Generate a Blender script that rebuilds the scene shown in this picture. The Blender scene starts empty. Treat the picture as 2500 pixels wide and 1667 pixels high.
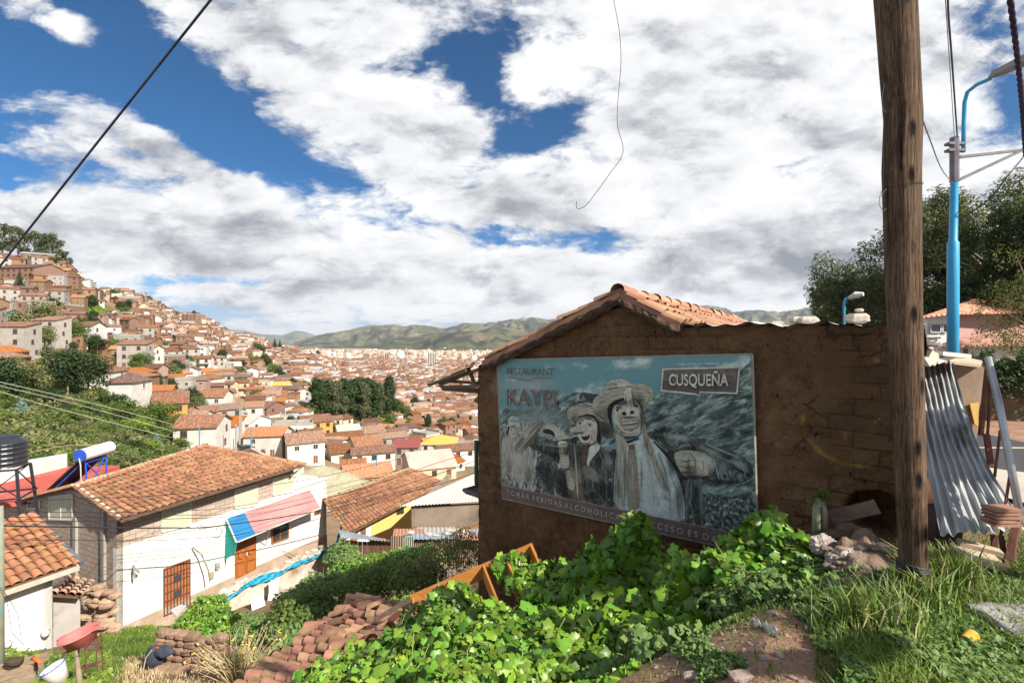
import bpy, math, random
import numpy as np
from mathutils import Vector, Matrix, noise
RAD = math.radians
SC = bpy.context.scene
COL = SC.collection
# ---------------------------------------------------------------- camera, sky, sun, exposure
F = 1180.0; CX, CY = 1250.0, 833.5          # focal length and centre in pixels of a 2500 px wide frame
cam_d = bpy.data.cameras.new('camera'); cam = bpy.data.objects.new('camera', cam_d); COL.objects.link(cam)
cam_d.sensor_width = 36; cam_d.lens = 36*F/2500; cam_d.clip_start = 0.05; cam_d.clip_end = 80000
cam.rotation_euler = (RAD(90), 0, 0); SC.camera = cam
SUN = Vector((1.06, -0.835, 1.12)).normalized()
SUN_EL = math.asin(SUN.z); SUN_AZ = math.atan2(SUN.x, SUN.y)
sd = bpy.data.lights.new('sun', 'SUN'); sd.energy = 5.0; sd.angle = RAD(0.55); sd.color = (1, .93, .82)
so = bpy.data.objects.new('sun', sd); COL.objects.link(so); so.rotation_euler = SUN.to_track_quat('Z', 'Y').to_euler()
SC.view_settings.view_transform = 'Standard'; SC.view_settings.look = 'None'
SC.view_settings.exposure = 0.80; SC.view_settings.gamma = 1
SC.cycles.max_bounces = 6; SC.cycles.diffuse_bounces = 3; SC.cycles.transparent_max_bounces = 8
SC.cycles.volume_bounces = 0

class NT:
    """tiny node-tree writer"""
    def __init__(s, tree): s.t = tree; s.n = tree.nodes; s.l = tree.links
    def node(s, kind, **kw):
        n = s.n.new(kind)
        for k, v in kw.items(): setattr(n, k, v)
        return n
    def put(s, sock, v):
        if isinstance(v, bpy.types.NodeSocket): s.l.new(v, sock)
        elif v is not None: sock.default_value = v
    def m(s, op, a, b=None, c=None, clamp=False):
        n = s.node('ShaderNodeMath', operation=op, use_clamp=clamp)
        for i, v in enumerate((a, b, c)): s.put(n.inputs[i], v)
        return n.outputs[0]
    def vm(s, op, a, b=None, sc=None):
        n = s.node('ShaderNodeVectorMath', operation=op)
        s.put(n.inputs[0], a); s.put(n.inputs[1], b)
        if sc is not None: s.put(n.inputs['Scale'], sc)
        return n.outputs['Value'] if op in ('LENGTH', 'DOT_PRODUCT') else n.outputs[0]
    def comb(s, x, y, z):
        n = s.node('ShaderNodeCombineXYZ')
        for i, v in enumerate((x, y, z)): s.put(n.inputs[i], v)
        return n.outputs[0]
    def sep(s, v):
        n = s.node('ShaderNodeSeparateXYZ'); s.put(n.inputs[0], v); return n.outputs
    def noise(s, vec, scale, detail=4, rough=.55, dist=0, lac=2.0):
        n = s.node('ShaderNodeTexNoise'); s.put(n.inputs['Vector'], vec)
        n.inputs['Scale'].default_value = scale; n.inputs['Detail'].default_value = detail
        n.inputs['Roughness'].default_value = rough; n.inputs['Distortion'].default_value = dist
        n.inputs['Lacunarity'].default_value = lac
        return n.outputs[0]
    def ramp(s, fac, stops, ease=False):
        n = s.node('ShaderNodeValToRGB'); s.put(n.inputs[0], fac); cr = n.color_ramp
        if ease: cr.interpolation = 'EASE'
        while len(cr.elements) < len(stops): cr.elements.new(.5)
        for e, (p, c) in zip(cr.elements, stops):
            e.position = p; e.color = c if len(c) == 4 else (*c, 1)
        return n.outputs[0]
    def mix(s, f, a, b, mode='MIX'):
        n = s.node('ShaderNodeMix', data_type='RGBA', blend_type=mode)
        s.put(n.inputs[0], f); s.put(n.inputs[6], a if not isinstance(a, tuple) else (*a[:3], 1)); s.put(n.inputs[7], b if not isinstance(b, tuple) else (*b[:3], 1))
        return n.outputs[2]
    def maprange(s, v, a, b, c=0., d=1., smooth=True):
        n = s.node('ShaderNodeMapRange', interpolation_type='SMOOTHSTEP' if smooth else 'LINEAR')
        s.put(n.inputs[0], v)
        for i, x in enumerate((a, b, c, d)): n.inputs[1+i].default_value = x
        return n.outputs[0]

W = bpy.data.worlds.new('World'); SC.world = W; W.use_nodes = True
def build_world():
    t = W.node_tree; t.nodes.clear(); N = NT(t)
    sky = N.node('ShaderNodeTexSky', sky_type='NISHITA', sun_disc=False)
    sky.sun_elevation = SUN_EL; sky.sun_rotation = SUN_AZ; sky.altitude = 3400; sky.dust_density = .6; sky.air_density = 1.0
    skyc = N.vm('MULTIPLY', sky.outputs[0], (0.020, 0.074, 0.108))
    d = N.node('ShaderNodeTexCoord').outputs['Generated']
    x, y, z = N.sep(d)
    ay = N.m('ADD', N.m('ABSOLUTE', y), .05)
    qx = N.m('DIVIDE', x, ay); qz = N.m('DIVIDE', z, ay)
    zz = N.m('ADD', N.m('MAXIMUM', z, 0), .16)
    pl = N.comb(N.m('DIVIDE', x, zz), N.m('DIVIDE', y, zz), 0)           # cloud deck seen in perspective
    w1 = N.noise(pl, .8, 3, .5)
    warp = N.vm('ADD', pl, N.vm('SCALE', N.comb(w1, w1, w1), sc=.55))
    n1 = N.noise(warp, 1.7, 12, .70, .25)
    def puffs(v, fine):
        """billowing cumulus heads: warped rounded cells on top of fractal noise"""
        a = N.noise(v, 5.5, 12 if fine else 6, .66, .35)
        wv = N.vm('ADD', v, N.vm('SCALE', N.vm('SUBTRACT', N.comb(a, N.noise(v, 9, 5, .6), 0), (.5, .5, 0)), sc=.22))
        r = N.m('MULTIPLY', a, .62)
        for sc_, am in ((4.0, .30), (10.0, .15)) + (((24.0, .08),) if fine else ()):
            vo = N.node('ShaderNodeTexVoronoi', feature='SMOOTH_F1', voronoi_dimensions='2D'); N.put(vo.inputs['Vector'], wv); vo.inputs['Scale'].default_value = sc_; vo.inputs['Smoothness'].default_value = .35
            r = N.m('ADD', r, N.m('MULTIPLY', N.m('SUBTRACT', .62, vo.outputs['Distance']), am))
        return r
    q3 = N.comb(qx, N.m('MULTIPLY', qz, 1.9), 3.7)
    n2 = puffs(q3, True)
    nd = N.m('ADD', N.m('MULTIPLY', n1, .80), N.m('MULTIPLY', n2, .60)); nd = N.m('ADD', nd, -.150)
    # large cloud masses and clear gaps: centre in px/py of the photograph's frame -> directions
    masses = [(1900, 330, 900, 380, 0, .22), (820, 190, 330, 120, -38, .26), (1060, 400, 300, 120, -35, .20), (230, 320, 330, 70, -22, .24), (560, 430, 260, 55, -24, .20),
              (420, 560, 560, 105, 0, .34), (800, 560, 150, 80, 0, .28), (820, 680, 420, 60, 0, .28), (140, 60, 70, 80, -20, .25), (270, 130, 100, 50, -30, .25), (1350, 690, 500, 80, 0, .30), (2050, 650, 700, 170, 0, .26),
              (1500, 60, 260, 140, 0, .20), (950, 90, 220, 70, -30, .14), (2000, 80, 350, 120, 0, .14),
              (150, 160, 480, 190, -15, -.36), (560, 330, 340, 75, -40, -.44), (620, 400, 160, 90, -30, -.22), (1190, 210, 60, 70, 30, -.30), (1150, 120, 200, 50, 20, -.12), (1020, 10, 200, 40, 0, -.24), (1110, 570, 280, 50, -10, -.34), (1340, 330, 90, 55, 30, -.30), (1230, 320, 100, 60, -40, -.22), (1330, 610, 190, 34, 0, -.30), (1180, 420, 90, 40, 30, -.20), (860, 460, 120, 30, -20, -.22), (620, 690, 160, 18, 0, -.2), (2380, 110, 110, 90, 0, -.22), (2440, 310, 90, 60, 0, -.26), (560, 690, 140, 16, 0, -.14), (1560, 30, 220, 50, 0, -.12), (40, 450, 140, 40, 0, -.22), (60, 210, 200, 30, -15, -.15)]
    acc = None
    for (mx, my, rx, ry, ang, amp) in masses:
        ux = (mx-CX)/F; uz = (CY-my)/F; a = RAD(ang)
        dx = N.m('SUBTRACT', qx, ux); dz = N.m('SUBTRACT', qz, uz)
        e1 = N.m('ADD', N.m('MULTIPLY', dx, math.cos(a)*F/rx), N.m('MULTIPLY', dz, math.sin(a)*F/rx))
        e2 = N.m('ADD', N.m('MULTIPLY', dx, -math.sin(a)*F/ry), N.m('MULTIPLY', dz, math.cos(a)*F/ry))
        r2 = N.m('ADD', N.m('MULTIPLY', e1, e1), N.m('MULTIPLY', e2, e2))
        g = N.m('MULTIPLY', N.m('EXPONENT', N.m('MULTIPLY', r2, -.9)), amp)
        acc = g if acc is None else N.m('ADD', acc, g)
    D = N.m('ADD', N.m('ADD', nd, -.50), N.m('ADD', N.m('MULTIPLY', acc, .62), .0))
    mask = N.maprange(D, -.065, .10)
    # shading: the same billows looked up a little higher; less cloud above -> bright top, more -> grey base
    q4 = N.comb(N.m('ADD', qx, .012), N.m('ADD', N.m('MULTIPLY', qz, 1.9), .055), 3.7)
    n3 = puffs(q4, False)
    big = N.noise(N.comb(qx, N.m('MULTIPLY', qz, 2.4), 9.1), 2.6, 5, .5)
    sh = N.m('ADD', N.m('MULTIPLY', N.m('SUBTRACT', n2, n3), 2.0), N.m('MULTIPLY', N.m('SUBTRACT', big, .5), -2.1))
    thick = N.maprange(D, .08, .34)
    darkb = N.m('ADD', sh, N.m('MULTIPLY', thick, -.28))
    for (mx, my, rx, ry, am) in ((1760, 612, 230, 38, -.34), (1980, 680, 330, 34, -.26), (700, 560, 190, 22, -.20), (520, 640, 220, 20, -.16), (1640, 690, 110, 26, -.22), (1500, 470, 180, 40, -.10), (350, 500, 330, 40, .22), (900, 520, 120, 30, .10)):
        e1 = N.m('MULTIPLY', N.m('SUBTRACT', qx, (mx-CX)/F), F/rx); e2 = N.m('MULTIPLY', N.m('SUBTRACT', qz, (CY-my)/F), F/ry)
        darkb = N.m('ADD', darkb, N.m('MULTIPLY', N.m('EXPONENT', N.m('MULTIPLY', N.m('ADD', N.m('MULTIPLY', e1, e1), N.m('MULTIPLY', e2, e2)), -.8)), am))
    cc = N.ramp(N.m('ADD', N.m('MULTIPLY', darkb, 1.05), .77), [(0, (.26, .28, .32)), (.22, (.38, .40, .44)), (.48, (.58, .59, .62)), (.72, (.80, .81, .83)), (1, (.94, .94, .94))])
    low = N.maprange(z, -.03, .20)
    horiz = N.mix(low, (.42, .53, .68), skyc)
    colr = N.mix(mask, horiz, cc)
    bg = N.node('ShaderNodeBackground'); N.put(bg.inputs[0], colr); bg.inputs[1].default_value = .64
    out = N.node('ShaderNodeOutputWorld'); N.l.new(bg.outputs[0], out.inputs[0])
build_world()

# ---------------------------------------------------------------- helpers
def P(px, py, Y): return Vector(((px-CX)/F*Y, Y, (CY-py)/F*Y))
def rp(px, py, p0, n):
    """point where the sight line through a frame position meets the plane (p0, n)"""
    d = Vector(((px-CX)/F, 1, (CY-py)/F)); return d*(Vector(p0).dot(n)/d.dot(n))
def srgb(r, g, b):
    f = lambda c: (c/255/12.92) if c/255 <= .04045 else ((c/255+.055)/1.055)**2.4
    return (f(r), f(g), f(b))
ORG = {}
def setp(o, label=None, cat=None, group=None, kind=None):
    if label: o['label'] = label
    if cat: o['category'] = cat
    if group: o['group'] = group
    if kind: o['kind'] = kind
    return o
def thing(name, label, cat, loc=(0, 0, 0), rz=0, group=None):
    o = bpy.data.objects.new(name, None); COL.objects.link(o); o.empty_display_size = .2
    o.location = loc; o.rotation_euler = (0, 0, rz); ORG[o.name] = Vector(loc)
    return setp(o, label, cat, group)
class MB:
    def __init__(s): s.v = []; s.f = []; s.m = []; s.uv = {}
    def add(s, vs, fs, mi=0):
        b = len(s.v); s.v += [tuple(p) for p in vs]
        for f in fs: s.f.append(tuple(b+i for i in f)); s.m.append(mi)
        return s
    def box(s, c, size, R=None, mi=0):
        hx, hy, hz = size[0]/2, size[1]/2, size[2]/2; c = Vector(c)
        vs = []
        for sx, sy, sz in ((-1,-1,-1),(1,-1,-1),(1,1,-1),(-1,1,-1),(-1,-1,1),(1,-1,1),(1,1,1),(-1,1,1)):
            q = Vector((sx*hx, sy*hy, sz*hz))
            if R is not None: q = R @ q
            vs.append(c+q)
        return s.add(vs, [(0,3,2,1),(4,5,6,7),(0,1,5,4),(1,2,6,5),(2,3,7,6),(3,0,4,7)], mi)
    def beam(s, a, b, w, h, mi=0, up=(0,0,1)):
        a = Vector(a); b = Vector(b); x = (b-a); L = x.length; x = x/L; u = Vector(up)
        if abs(x.dot(u)) > .98: u = Vector((0,1,0))
        y = u.cross(x).normalized(); z = x.cross(y)
        R = Matrix((x, y, z)).transposed()
        return s.box((a+b)/2, (L, w, h), R, mi)
    def prism(s, poly, vec, mi=0):
        n = len(poly); vec = Vector(vec); vs = [Vector(p) for p in poly]+[Vector(p)+vec for p in poly]
        fs = [tuple(range(n))[::-1], tuple(range(n, 2*n))]+[(i, (i+1) % n, n+(i+1) % n, n+i) for i in range(n)]
        return s.add(vs, fs, mi)
    def tube(s, pts, r, n=8, mi=0, cap=True):
        pts = [Vector(p) for p in pts]; k = len(pts); rs = r if isinstance(r, (list, tuple)) else [r]*k
        vs = []; up = Vector((.137, .21, .97))
        for i, p in enumerate(pts):
            t = (pts[min(i+1, k-1)]-pts[max(i-1, 0)]).normalized()
            if abs(t.dot(up)) > .95: up = Vector((.97, .1, .13))
            a = t.cross(up).normalized(); b = t.cross(a)
            for j in range(n):
                an = 2*math.pi*j/n; vs.append(p+(a*math.cos(an)+b*math.sin(an))*rs[i])
        fs = [(i*n+j, i*n+(j+1) % n, (i+1)*n+(j+1) % n, (i+1)*n+j) for i in range(k-1) for j in range(n)]
        if cap: fs += [tuple(range(n))[::-1], tuple(range((k-1)*n, k*n))]
        return s.add(vs, fs, mi)
    def lathe(s, c, prof, n=24, mi=0, R=None, sx=1, sy=1, cap=True):
        c = Vector(c); vs = []
        for r, z in prof:
            for j in range(n):
                an = 2*math.pi*j/n; q = Vector((math.cos(an)*r*sx, math.sin(an)*r*sy, z))
                vs.append(c+(R @ q if R is not None else q))
        k = len(prof)
        fs = [(i*n+j, i*n+(j+1) % n, (i+1)*n+(j+1) % n, (i+1)*n+j) for i in range(k-1) for j in range(n)]
        if cap: fs += [tuple(range(n))[::-1], tuple(range((k-1)*n, k*n))]
        return s.add(vs, fs, mi)
    def grid(s, fn, nu, nv, mi=0):
        vs = [fn(i/nu, j/nv) for j in range(nv+1) for i in range(nu+1)]
        return s.add(vs, [(j*(nu+1)+i, j*(nu+1)+i+1, (j+1)*(nu+1)+i+1, (j+1)*(nu+1)+i) for j in range(nv) for i in range(nu)], mi)
    def build(s, name, mats, parent=None, smooth=False, local=False, origin=None):
        o3 = Vector((0,0,0))
        if not local:
            if parent is not None: o3 = ORG.get(parent.name, o3)
            elif origin is not None: o3 = Vector(origin)
        me = bpy.data.meshes.new(name)
        me.from_pydata([(p[0]-o3[0], p[1]-o3[1], p[2]-o3[2]) for p in s.v], [], s.f)
        if not isinstance(mats, (list, tuple)): mats = [mats]
        for m_ in mats: me.materials.append(m_)
        nf = len(s.f)
        if nf:
            me.polygons.foreach_set('material_index', s.m)
            if smooth: me.polygons.foreach_set('use_smooth', [True]*nf)
            metric_uv(me)
        o = bpy.data.objects.new(name, me); COL.objects.link(o)
        if parent is not None: o.parent = parent
        elif origin is not None and not local: o.location = origin
        ORG[o.name] = o3
        return o
def metric_uv(me):
    """u along the wall or roof, v up it, in metres"""
    nl = len(me.loops); nf = len(me.polygons)
    co = np.empty(len(me.vertices)*3); me.vertices.foreach_get('co', co); co = co.reshape(-1, 3)
    vi = np.empty(nl, int); me.loops.foreach_get('vertex_index', vi)
    no = np.empty(nf*3); me.polygons.foreach_get('normal', no); no = no.reshape(-1, 3)
    lt = np.empty(nf, int); me.polygons.foreach_get('loop_total', lt)
    n = np.repeat(no, lt, axis=0); p = co[vi]
    h = np.hypot(n[:, 0], n[:, 1])+1e-9
    wall = np.abs(n[:, 2]) < .75
    u = np.where(wall, (-n[:, 1]*p[:, 0]+n[:, 0]*p[:, 1])/h, p[:, 0]); v = np.where(wall, p[:, 2], p[:, 1])
    uv = me.uv_layers.new(name='UVMap'); uv.data.foreach_set('uv', np.stack([u, v], 1).ravel())
def np_mesh(name, verts, faces, mat, parent=None, origin=None, smooth=False, local=False, midx=None):
    """verts (n,3), faces (m,k) arrays -> one mesh object"""
    o3 = Vector((0,0,0))
    if not local:
        if parent is not None: o3 = ORG.get(parent.name, o3)
        elif origin is not None: o3 = Vector(origin)
    me = bpy.data.meshes.new(name); m, k = faces.shape
    me.vertices.add(len(verts)); me.vertices.foreach_set('co', (verts-np.array(o3)).astype(np.float32).ravel())
    me.loops.add(m*k); me.loops.foreach_set('vertex_index', faces.astype(np.int32).ravel())
    me.polygons.add(m); me.polygons.foreach_set('loop_start', np.arange(m, dtype=np.int32)*k)
    me.polygons.foreach_set('loop_total', np.full(m, k, np.int32))
    for q in (mat if isinstance(mat, (list, tuple)) else [mat]): me.materials.append(q)
    if midx is not None: me.polygons.foreach_set('material_index', midx.astype(np.int32))
    if smooth: me.polygons.foreach_set('use_smooth', np.ones(m, bool))
    me.update(calc_edges=True)
    o = bpy.data.objects.new(name, me); COL.objects.link(o)
    if parent is not None: o.parent = parent
    elif origin is not None and not local: o.location = origin
    ORG[o.name] = o3
    return o
def copy_tree(o, parent=None):
    c = o.copy(); COL.objects.link(c); c.parent = parent
    for ch in list(o.children): copy_tree(ch, c)
    return c
def frameR(x, z):
    x = Vector(x).normalized(); z = Vector(z); z = (z-x*z.dot(x)).normalized(); y = z.cross(x)
    return Matrix((x, y, z)).transposed()

# ---------------------------------------------------------------- materials
MATS = {}
def mat(name, c1, c2=None, scale=3.0, rough=.85, bump=0.0, bscale=None, stretch=None, metal=0, c3=None, detail=6, obj_rand=0, stain=None, trans=0, island=0, bdist=.02, nrough=.55, spec=.3):
    if name in MATS: return MATS[name]
    m = bpy.data.materials.new(name); m.use_nodes = True; MATS[name] = m
    t = m.node_tree; t.nodes.clear(); N = NT(t)
    tc = N.node('ShaderNodeTexCoord').outputs['Object']
    if stretch: tc = N.vm('MULTIPLY', tc, stretch)
    c2 = c2 or tuple(v*.8 for v in c1)
    n = N.noise(tc, scale, detail, nrough)
    stops = [(.3, c1), (.7, c2)] if c3 is None else [(.28, c1), (.5, c2), (.72, c3)]
    colr = N.ramp(n, stops)
    if stain:
        sn = N.noise(tc, stain[1], 5, .6); colr = N.mix(N.maprange(sn, stain[2], stain[2]+.15, 0., stain[3]), colr, stain[0])
    if obj_rand or island:
        oi = N.node('ShaderNodeObjectInfo').outputs['Random'] if obj_rand else N.node('ShaderNodeNewGeometry').outputs['Random Per Island']
        amt = obj_rand or island
        hs = N.node('ShaderNodeHueSaturation')
        N.put(hs.inputs['Value'], N.m('ADD', N.m('MULTIPLY', oi, 2*amt), 1-amt)); N.put(hs.inputs['Color'], colr)
        N.put(hs.inputs['Hue'], N.m('ADD', N.m('MULTIPLY', N.m('FRACT', N.m('MULTIPLY', oi, 7.31)), .06*min(1, amt*2)), .5-.03*min(1, amt*2)))
        colr = hs.outputs[0]
    b = N.node('ShaderNodeBsdfPrincipled'); N.put(b.inputs['Base Color'], colr)
    b.inputs['Roughness'].default_value = rough; b.inputs['Metallic'].default_value = metal
    b.inputs['Specular IOR Level'].default_value = spec
    if bump:
        bn = N.node('ShaderNodeBump'); bn.inputs['Strength'].default_value = bump; bn.inputs['Distance'].default_value = bdist
        N.put(bn.inputs['Height'], N.noise(tc, bscale or scale*4, 8, .65)); N.l.new(bn.outputs[0], b.inputs['Normal'])
    out = N.node('ShaderNodeOutputMaterial')
    if trans:
        tr = N.node('ShaderNodeBsdfTranslucent'); N.put(tr.inputs[0], N.vm('MULTIPLY', colr, (1.5, 1.6, .6)))
        mx = N.node('ShaderNodeMixShader'); mx.inputs[0].default_value = trans
        N.l.new(b.outputs[0], mx.inputs[1]); N.l.new(tr.outputs[0], mx.inputs[2]); N.l.new(mx.outputs[0], out.inputs[0])
    else: N.l.new(b.outputs[0], out.inputs[0])
    return m
def brick_mat(name, c1, c2, mortar, bw=.3, bh=.12, mort=.012, rough=.9, bump=.5, dirt=None):
    m = bpy.data.materials.new(name); m.use_nodes = True; MATS[name] = m
    t = m.node_tree; t.nodes.clear(); N = NT(t)
    uv = N.node('ShaderNodeTexCoord').outputs['UV']
    br = N.node('ShaderNodeTexBrick'); N.put(br.inputs['Vector'], uv)
    br.inputs['Color1'].default_value = (*c1, 1); br.inputs['Color2'].default_value = (*c2, 1); br.inputs['Mortar'].default_value = (*mortar, 1)
    br.inputs['Scale'].default_value = 1; br.inputs['Brick Width'].default_value = bw; br.inputs['Row Height'].default_value = bh
    br.inputs['Mortar Size'].default_value = mort; br.inputs['Bias'].default_value = 0
    n = N.noise(uv, 1.3, 6, .6)
    colr = N.mix(N.m('MULTIPLY', n, .55), br.outputs[0], tuple(.6*(a+b)/2 for a, b in zip(c1, c2)), 'MIX')
    if dirt: colr = N.mix(N.maprange(N.noise(uv, .7, 5, .6), .52, .7, 0., .8), colr, dirt)
    oi = N.node('ShaderNodeObjectInfo').outputs['Random']
    hs = N.node('ShaderNodeHueSaturation'); N.put(hs.inputs['Value'], N.m('ADD', N.m('MULTIPLY', oi, .3), .85)); N.put(hs.inputs['Color'], colr)
    b = N.node('ShaderNodeBsdfPrincipled'); N.l.new(hs.outputs[0], b.inputs['Base Color']); b.inputs['Roughness'].default_value = rough; b.inputs['Specular IOR Level'].default_value = .2
    bn = N.node('ShaderNodeBump'); bn.inputs['Strength'].default_value = bump; bn.inputs['Distance'].default_value = .015
    N.put(bn.inputs['Height'], N.m('SUBTRACT', N.m('MULTIPLY', n, .6), br.outputs['Fac'])); N.l.new(bn.outputs[0], b.inputs['Normal'])
    out = N.node('ShaderNodeOutputMaterial'); N.l.new(b.outputs[0], out.inputs[0]); return m
def roof_mat(name, cols, pitch=.26, row=.42, dark=(.07, .045, .03), lichen=.5, bump=.9):
    """barrel-tile roofing from metric uv: tile columns along v, courses along u"""
    m = bpy.data.materials.new(name); m.use_nodes = True; MATS[name] = m
    t = m.node_tree; t.nodes.clear(); N = NT(t)
    u, v, _ = N.sep(N.node('ShaderNodeTexCoord').outputs['UV'])
    uu = N.m('DIVIDE', u, pitch); vv = N.m('DIVIDE', v, row)
    cell = N.comb(N.m('FLOOR', uu), N.m('FLOOR', vv), 0)
    wn = N.node('ShaderNodeTexWhiteNoise', noise_dimensions='2D'); N.put(wn.inputs[0], cell)
    nb = N.noise(N.comb(u, v, 0), .45, 6, .65)
    k = N.m('ADD', N.m('MULTIPLY', wn.outputs[0], .5), N.m('MULTIPLY', nb, .5))
    colr = N.ramp(k, [(.2+.6*i/(len(cols)-1), c) for i, c in enumerate(cols)])
    prof = N.m('ABSOLUTE', N.m('SINE', N.m('MULTIPLY', uu, math.pi)))
    lich = N.maprange(N.noise(N.comb(u, v, 4.), 1.6, 7, .7), .50, .68, 0., lichen)
    colr = N.mix(lich, colr, dark)
    oi = N.node('ShaderNodeObjectInfo').outputs['Random']
    hs = N.node('ShaderNodeHueSaturation'); N.put(hs.inputs['Value'], N.m('ADD', N.m('MULTIPLY', oi, .55), .72)); N.put(hs.inputs['Color'], colr)
    N.put(hs.inputs['Saturation'], N.m('ADD', N.m('MULTIPLY', N.m('FRACT', N.m('MULTIPLY', oi, 5.7)), .4), .75))
    b = N.node('ShaderNodeBsdfPrincipled'); N.l.new(hs.outputs[0], b.inputs['Base Color']); b.inputs['Roughness'].default_value = .85; b.inputs['Specular IOR Level'].default_value = .2
    bn = N.node('ShaderNodeBump'); bn.inputs['Strength'].default_value = bump; bn.inputs['Distance'].default_value = .10
    N.put(bn.inputs['Height'], N.m('ADD', prof, N.m('MULTIPLY', N.m('FRACT', vv), -.25))); N.l.new(bn.outputs[0], b.inputs['Normal'])
    out = N.node('ShaderNodeOutputMaterial'); N.l.new(b.outputs[0], out.inputs[0]); return m
def corr_mat(name, c1, c2, pitch=.076, rough=.45, metal=.6, rust=None):
    m = bpy.data.materials.new(name); m.use_nodes = True; MATS[name] = m
    t = m.node_tree; t.nodes.clear(); N = NT(t)
    uv = N.node('ShaderNodeTexCoord').outputs['UV']; u, v, _ = N.sep(uv)
    colr = N.ramp(N.noise(uv, 1.5, 6, .6), [(.3, c1), (.7, c2)])
    if rust: colr = N.mix(N.maprange(N.noise(uv, 2.2, 6, .65), .5, .62, 0., .9), colr, rust)
    b = N.node('ShaderNodeBsdfPrincipled'); N.put(b.inputs['Base Color'], colr); b.inputs['Roughness'].default_value = rough; b.inputs['Metallic'].default_value = metal
    bn = N.node('ShaderNodeBump'); bn.inputs['Strength'].default_value = .8; bn.inputs['Distance'].default_value = .03
    N.put(bn.inputs['Height'], N.m('SINE', N.m('MULTIPLY', u, 2*math.pi/pitch))); N.l.new(bn.outputs[0], b.inputs['Normal'])
    out = N.node('ShaderNodeOutputMaterial'); N.l.new(b.outputs[0], out.inputs[0]); return m

TC = [(.17, .075, .042), (.25, .11, .058), (.32, .15, .08), (.38, .21, .125)]
R_OLD = roof_mat('old_clay_tiles', [(.12, .062, .04), (.18, .09, .055), (.24, .125, .08), (.29, .175, .12)], lichen=.6)
R_RED = roof_mat('red_clay_tiles', TC, lichen=.35)
R_ORG = roof_mat('orange_clay_tiles', [(.34, .12, .045), (.44, .17, .065), (.50, .23, .10)], lichen=.1)
R_PALE = roof_mat('pale_clay_tiles', [(.26, .15, .10), (.36, .22, .15), (.44, .29, .20)], lichen=.4)
R_TIN = corr_mat('galvanised_roofing', (.40, .43, .46), (.58, .60, .62), pitch=.3, metal=.3)
R_GREY = corr_mat('fibre_cement_roofing', (.40, .37, .33), (.52, .49, .44), pitch=.25, metal=0, rough=.9)
R_MAR = corr_mat('maroon_roofing', (.22, .05, .05), (.30, .08, .07), pitch=.3, metal=0, rough=.6)
R_ORT = corr_mat('orange_plastic_roofing', (.86, .33, .07), (.92, .40, .10), pitch=.5, metal=0, rough=.6)
R_BLUE = corr_mat('blue_roofing', (.05, .2, .45), (.10, .3, .55), pitch=.3, metal=0, rough=.6)
W_WHITE = mat('white_plaster', (.66, .645, .60), (.52, .50, .46), .8, bump=.15, bscale=12, obj_rand=.10, stain=((.42, .33, .24), .6, .60, .5))
W_CREAM = mat('cream_plaster', (.56, .49, .34), (.46, .40, .27), .8, bump=.15, bscale=12, obj_rand=.12)
W_OCHRE = mat('ochre_plaster', (.52, .31, .09), (.42, .25, .08), .8, bump=.15, bscale=12, obj_rand=.1)
W_PINK = mat('pink_plaster', (.40, .27, .22), (.33, .22, .18), .8, bump=.15, bscale=12, obj_rand=.1)
W_GREY = mat('cement_render', (.40, .37, .33), (.30, .275, .245), .9, bump=.2, bscale=10, obj_rand=.15)
W_TURQ = mat('turquoise_paint', (.03, .42, .42), (.03, .36, .38), 1.2)
W_LIME = mat('lime_paint', (.52, .76, .06), (.46, .70, .05), 1.2)
W_ADOBE = brick_mat('adobe_blocks', (.26, .155, .085), (.34, .21, .12), (.21, .13, .08), .4, .18, .02, dirt=(.26, .15, .085))
W_BRICK = brick_mat('hollow_bricks', (.24, .125, .085), (.31, .165, .115), (.26, .21, .17), .3, .2, .02)
M_GLASS = mat('window_glass', (.03, .035, .04), (.05, .055, .06), 2, rough=.15, spec=.6)
M_FRAMEW = mat('white_window_frame', (.62, .60, .55), (.54, .52, .48), 3)
M_FRAMEB = mat('brown_wood_frame', (.13, .06, .03), (.19, .09, .045), 6)
M_DOORB = mat('wooden_door_paint', (.16, .07, .03), (.24, .11, .05), 5, stretch=(8, 8, 1))
M_CONC = mat('raw_concrete', (.36, .34, .30), (.27, .255, .23), 1.3, bump=.2)
M_BARK = mat('bark', (.20, .15, .10), (.32, .26, .19), 3, stretch=(4, 4, .6), bump=.4)
L_EUC = mat('eucalyptus_leaves', (.055, .075, .032), (.14, .155, .075), .5, rough=.6, trans=.25, island=.4)
L_DARK = mat('dark_leaves', (.022, .045, .014), (.055, .085, .026), .6, rough=.6, trans=.22, island=.4)
L_MID = mat('green_leaves', (.055, .10, .018), (.16, .21, .045), .5, rough=.6, trans=.28, island=.4)
L_LIGHT = mat('light_green_leaves', (.12, .20, .025), (.24, .32, .05), .5, rough=.55, trans=.3, island=.35)
L_OLIVE = mat('olive_leaves', (.11, .125, .045), (.24, .24, .10), .5, rough=.6, trans=.25, island=.4)
L_BLUE = mat('blue_grey_leaves', (.17, .27, .24), (.28, .38, .34), .6, rough=.6, trans=.15, island=.25)
L_VINE = mat('vine_leaves', (.075, .17, .012), (.19, .32, .03), 1.4, rough=.42, trans=.16, island=.46, spec=.5)
L_MALLOW = mat('mallow_leaves', (.085, .16, .04), (.16, .23, .065), 1.2, rough=.55, trans=.15, island=.25)
L_STEM = mat('green_stem', (.16, .24, .06), (.28, .30, .12), 4)
L_DRY = mat('dry_straw', (.42, .32, .17), (.56, .46, .27), 3, island=.3)
L_GRASS = mat('grass_blades', (.05, .105, .016), (.17, .235, .045), .9, rough=.5, trans=.18, island=.35)
L_YEL = mat('yellow_petals', (.75, .62, .05), (.8, .7, .1), 3)
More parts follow.
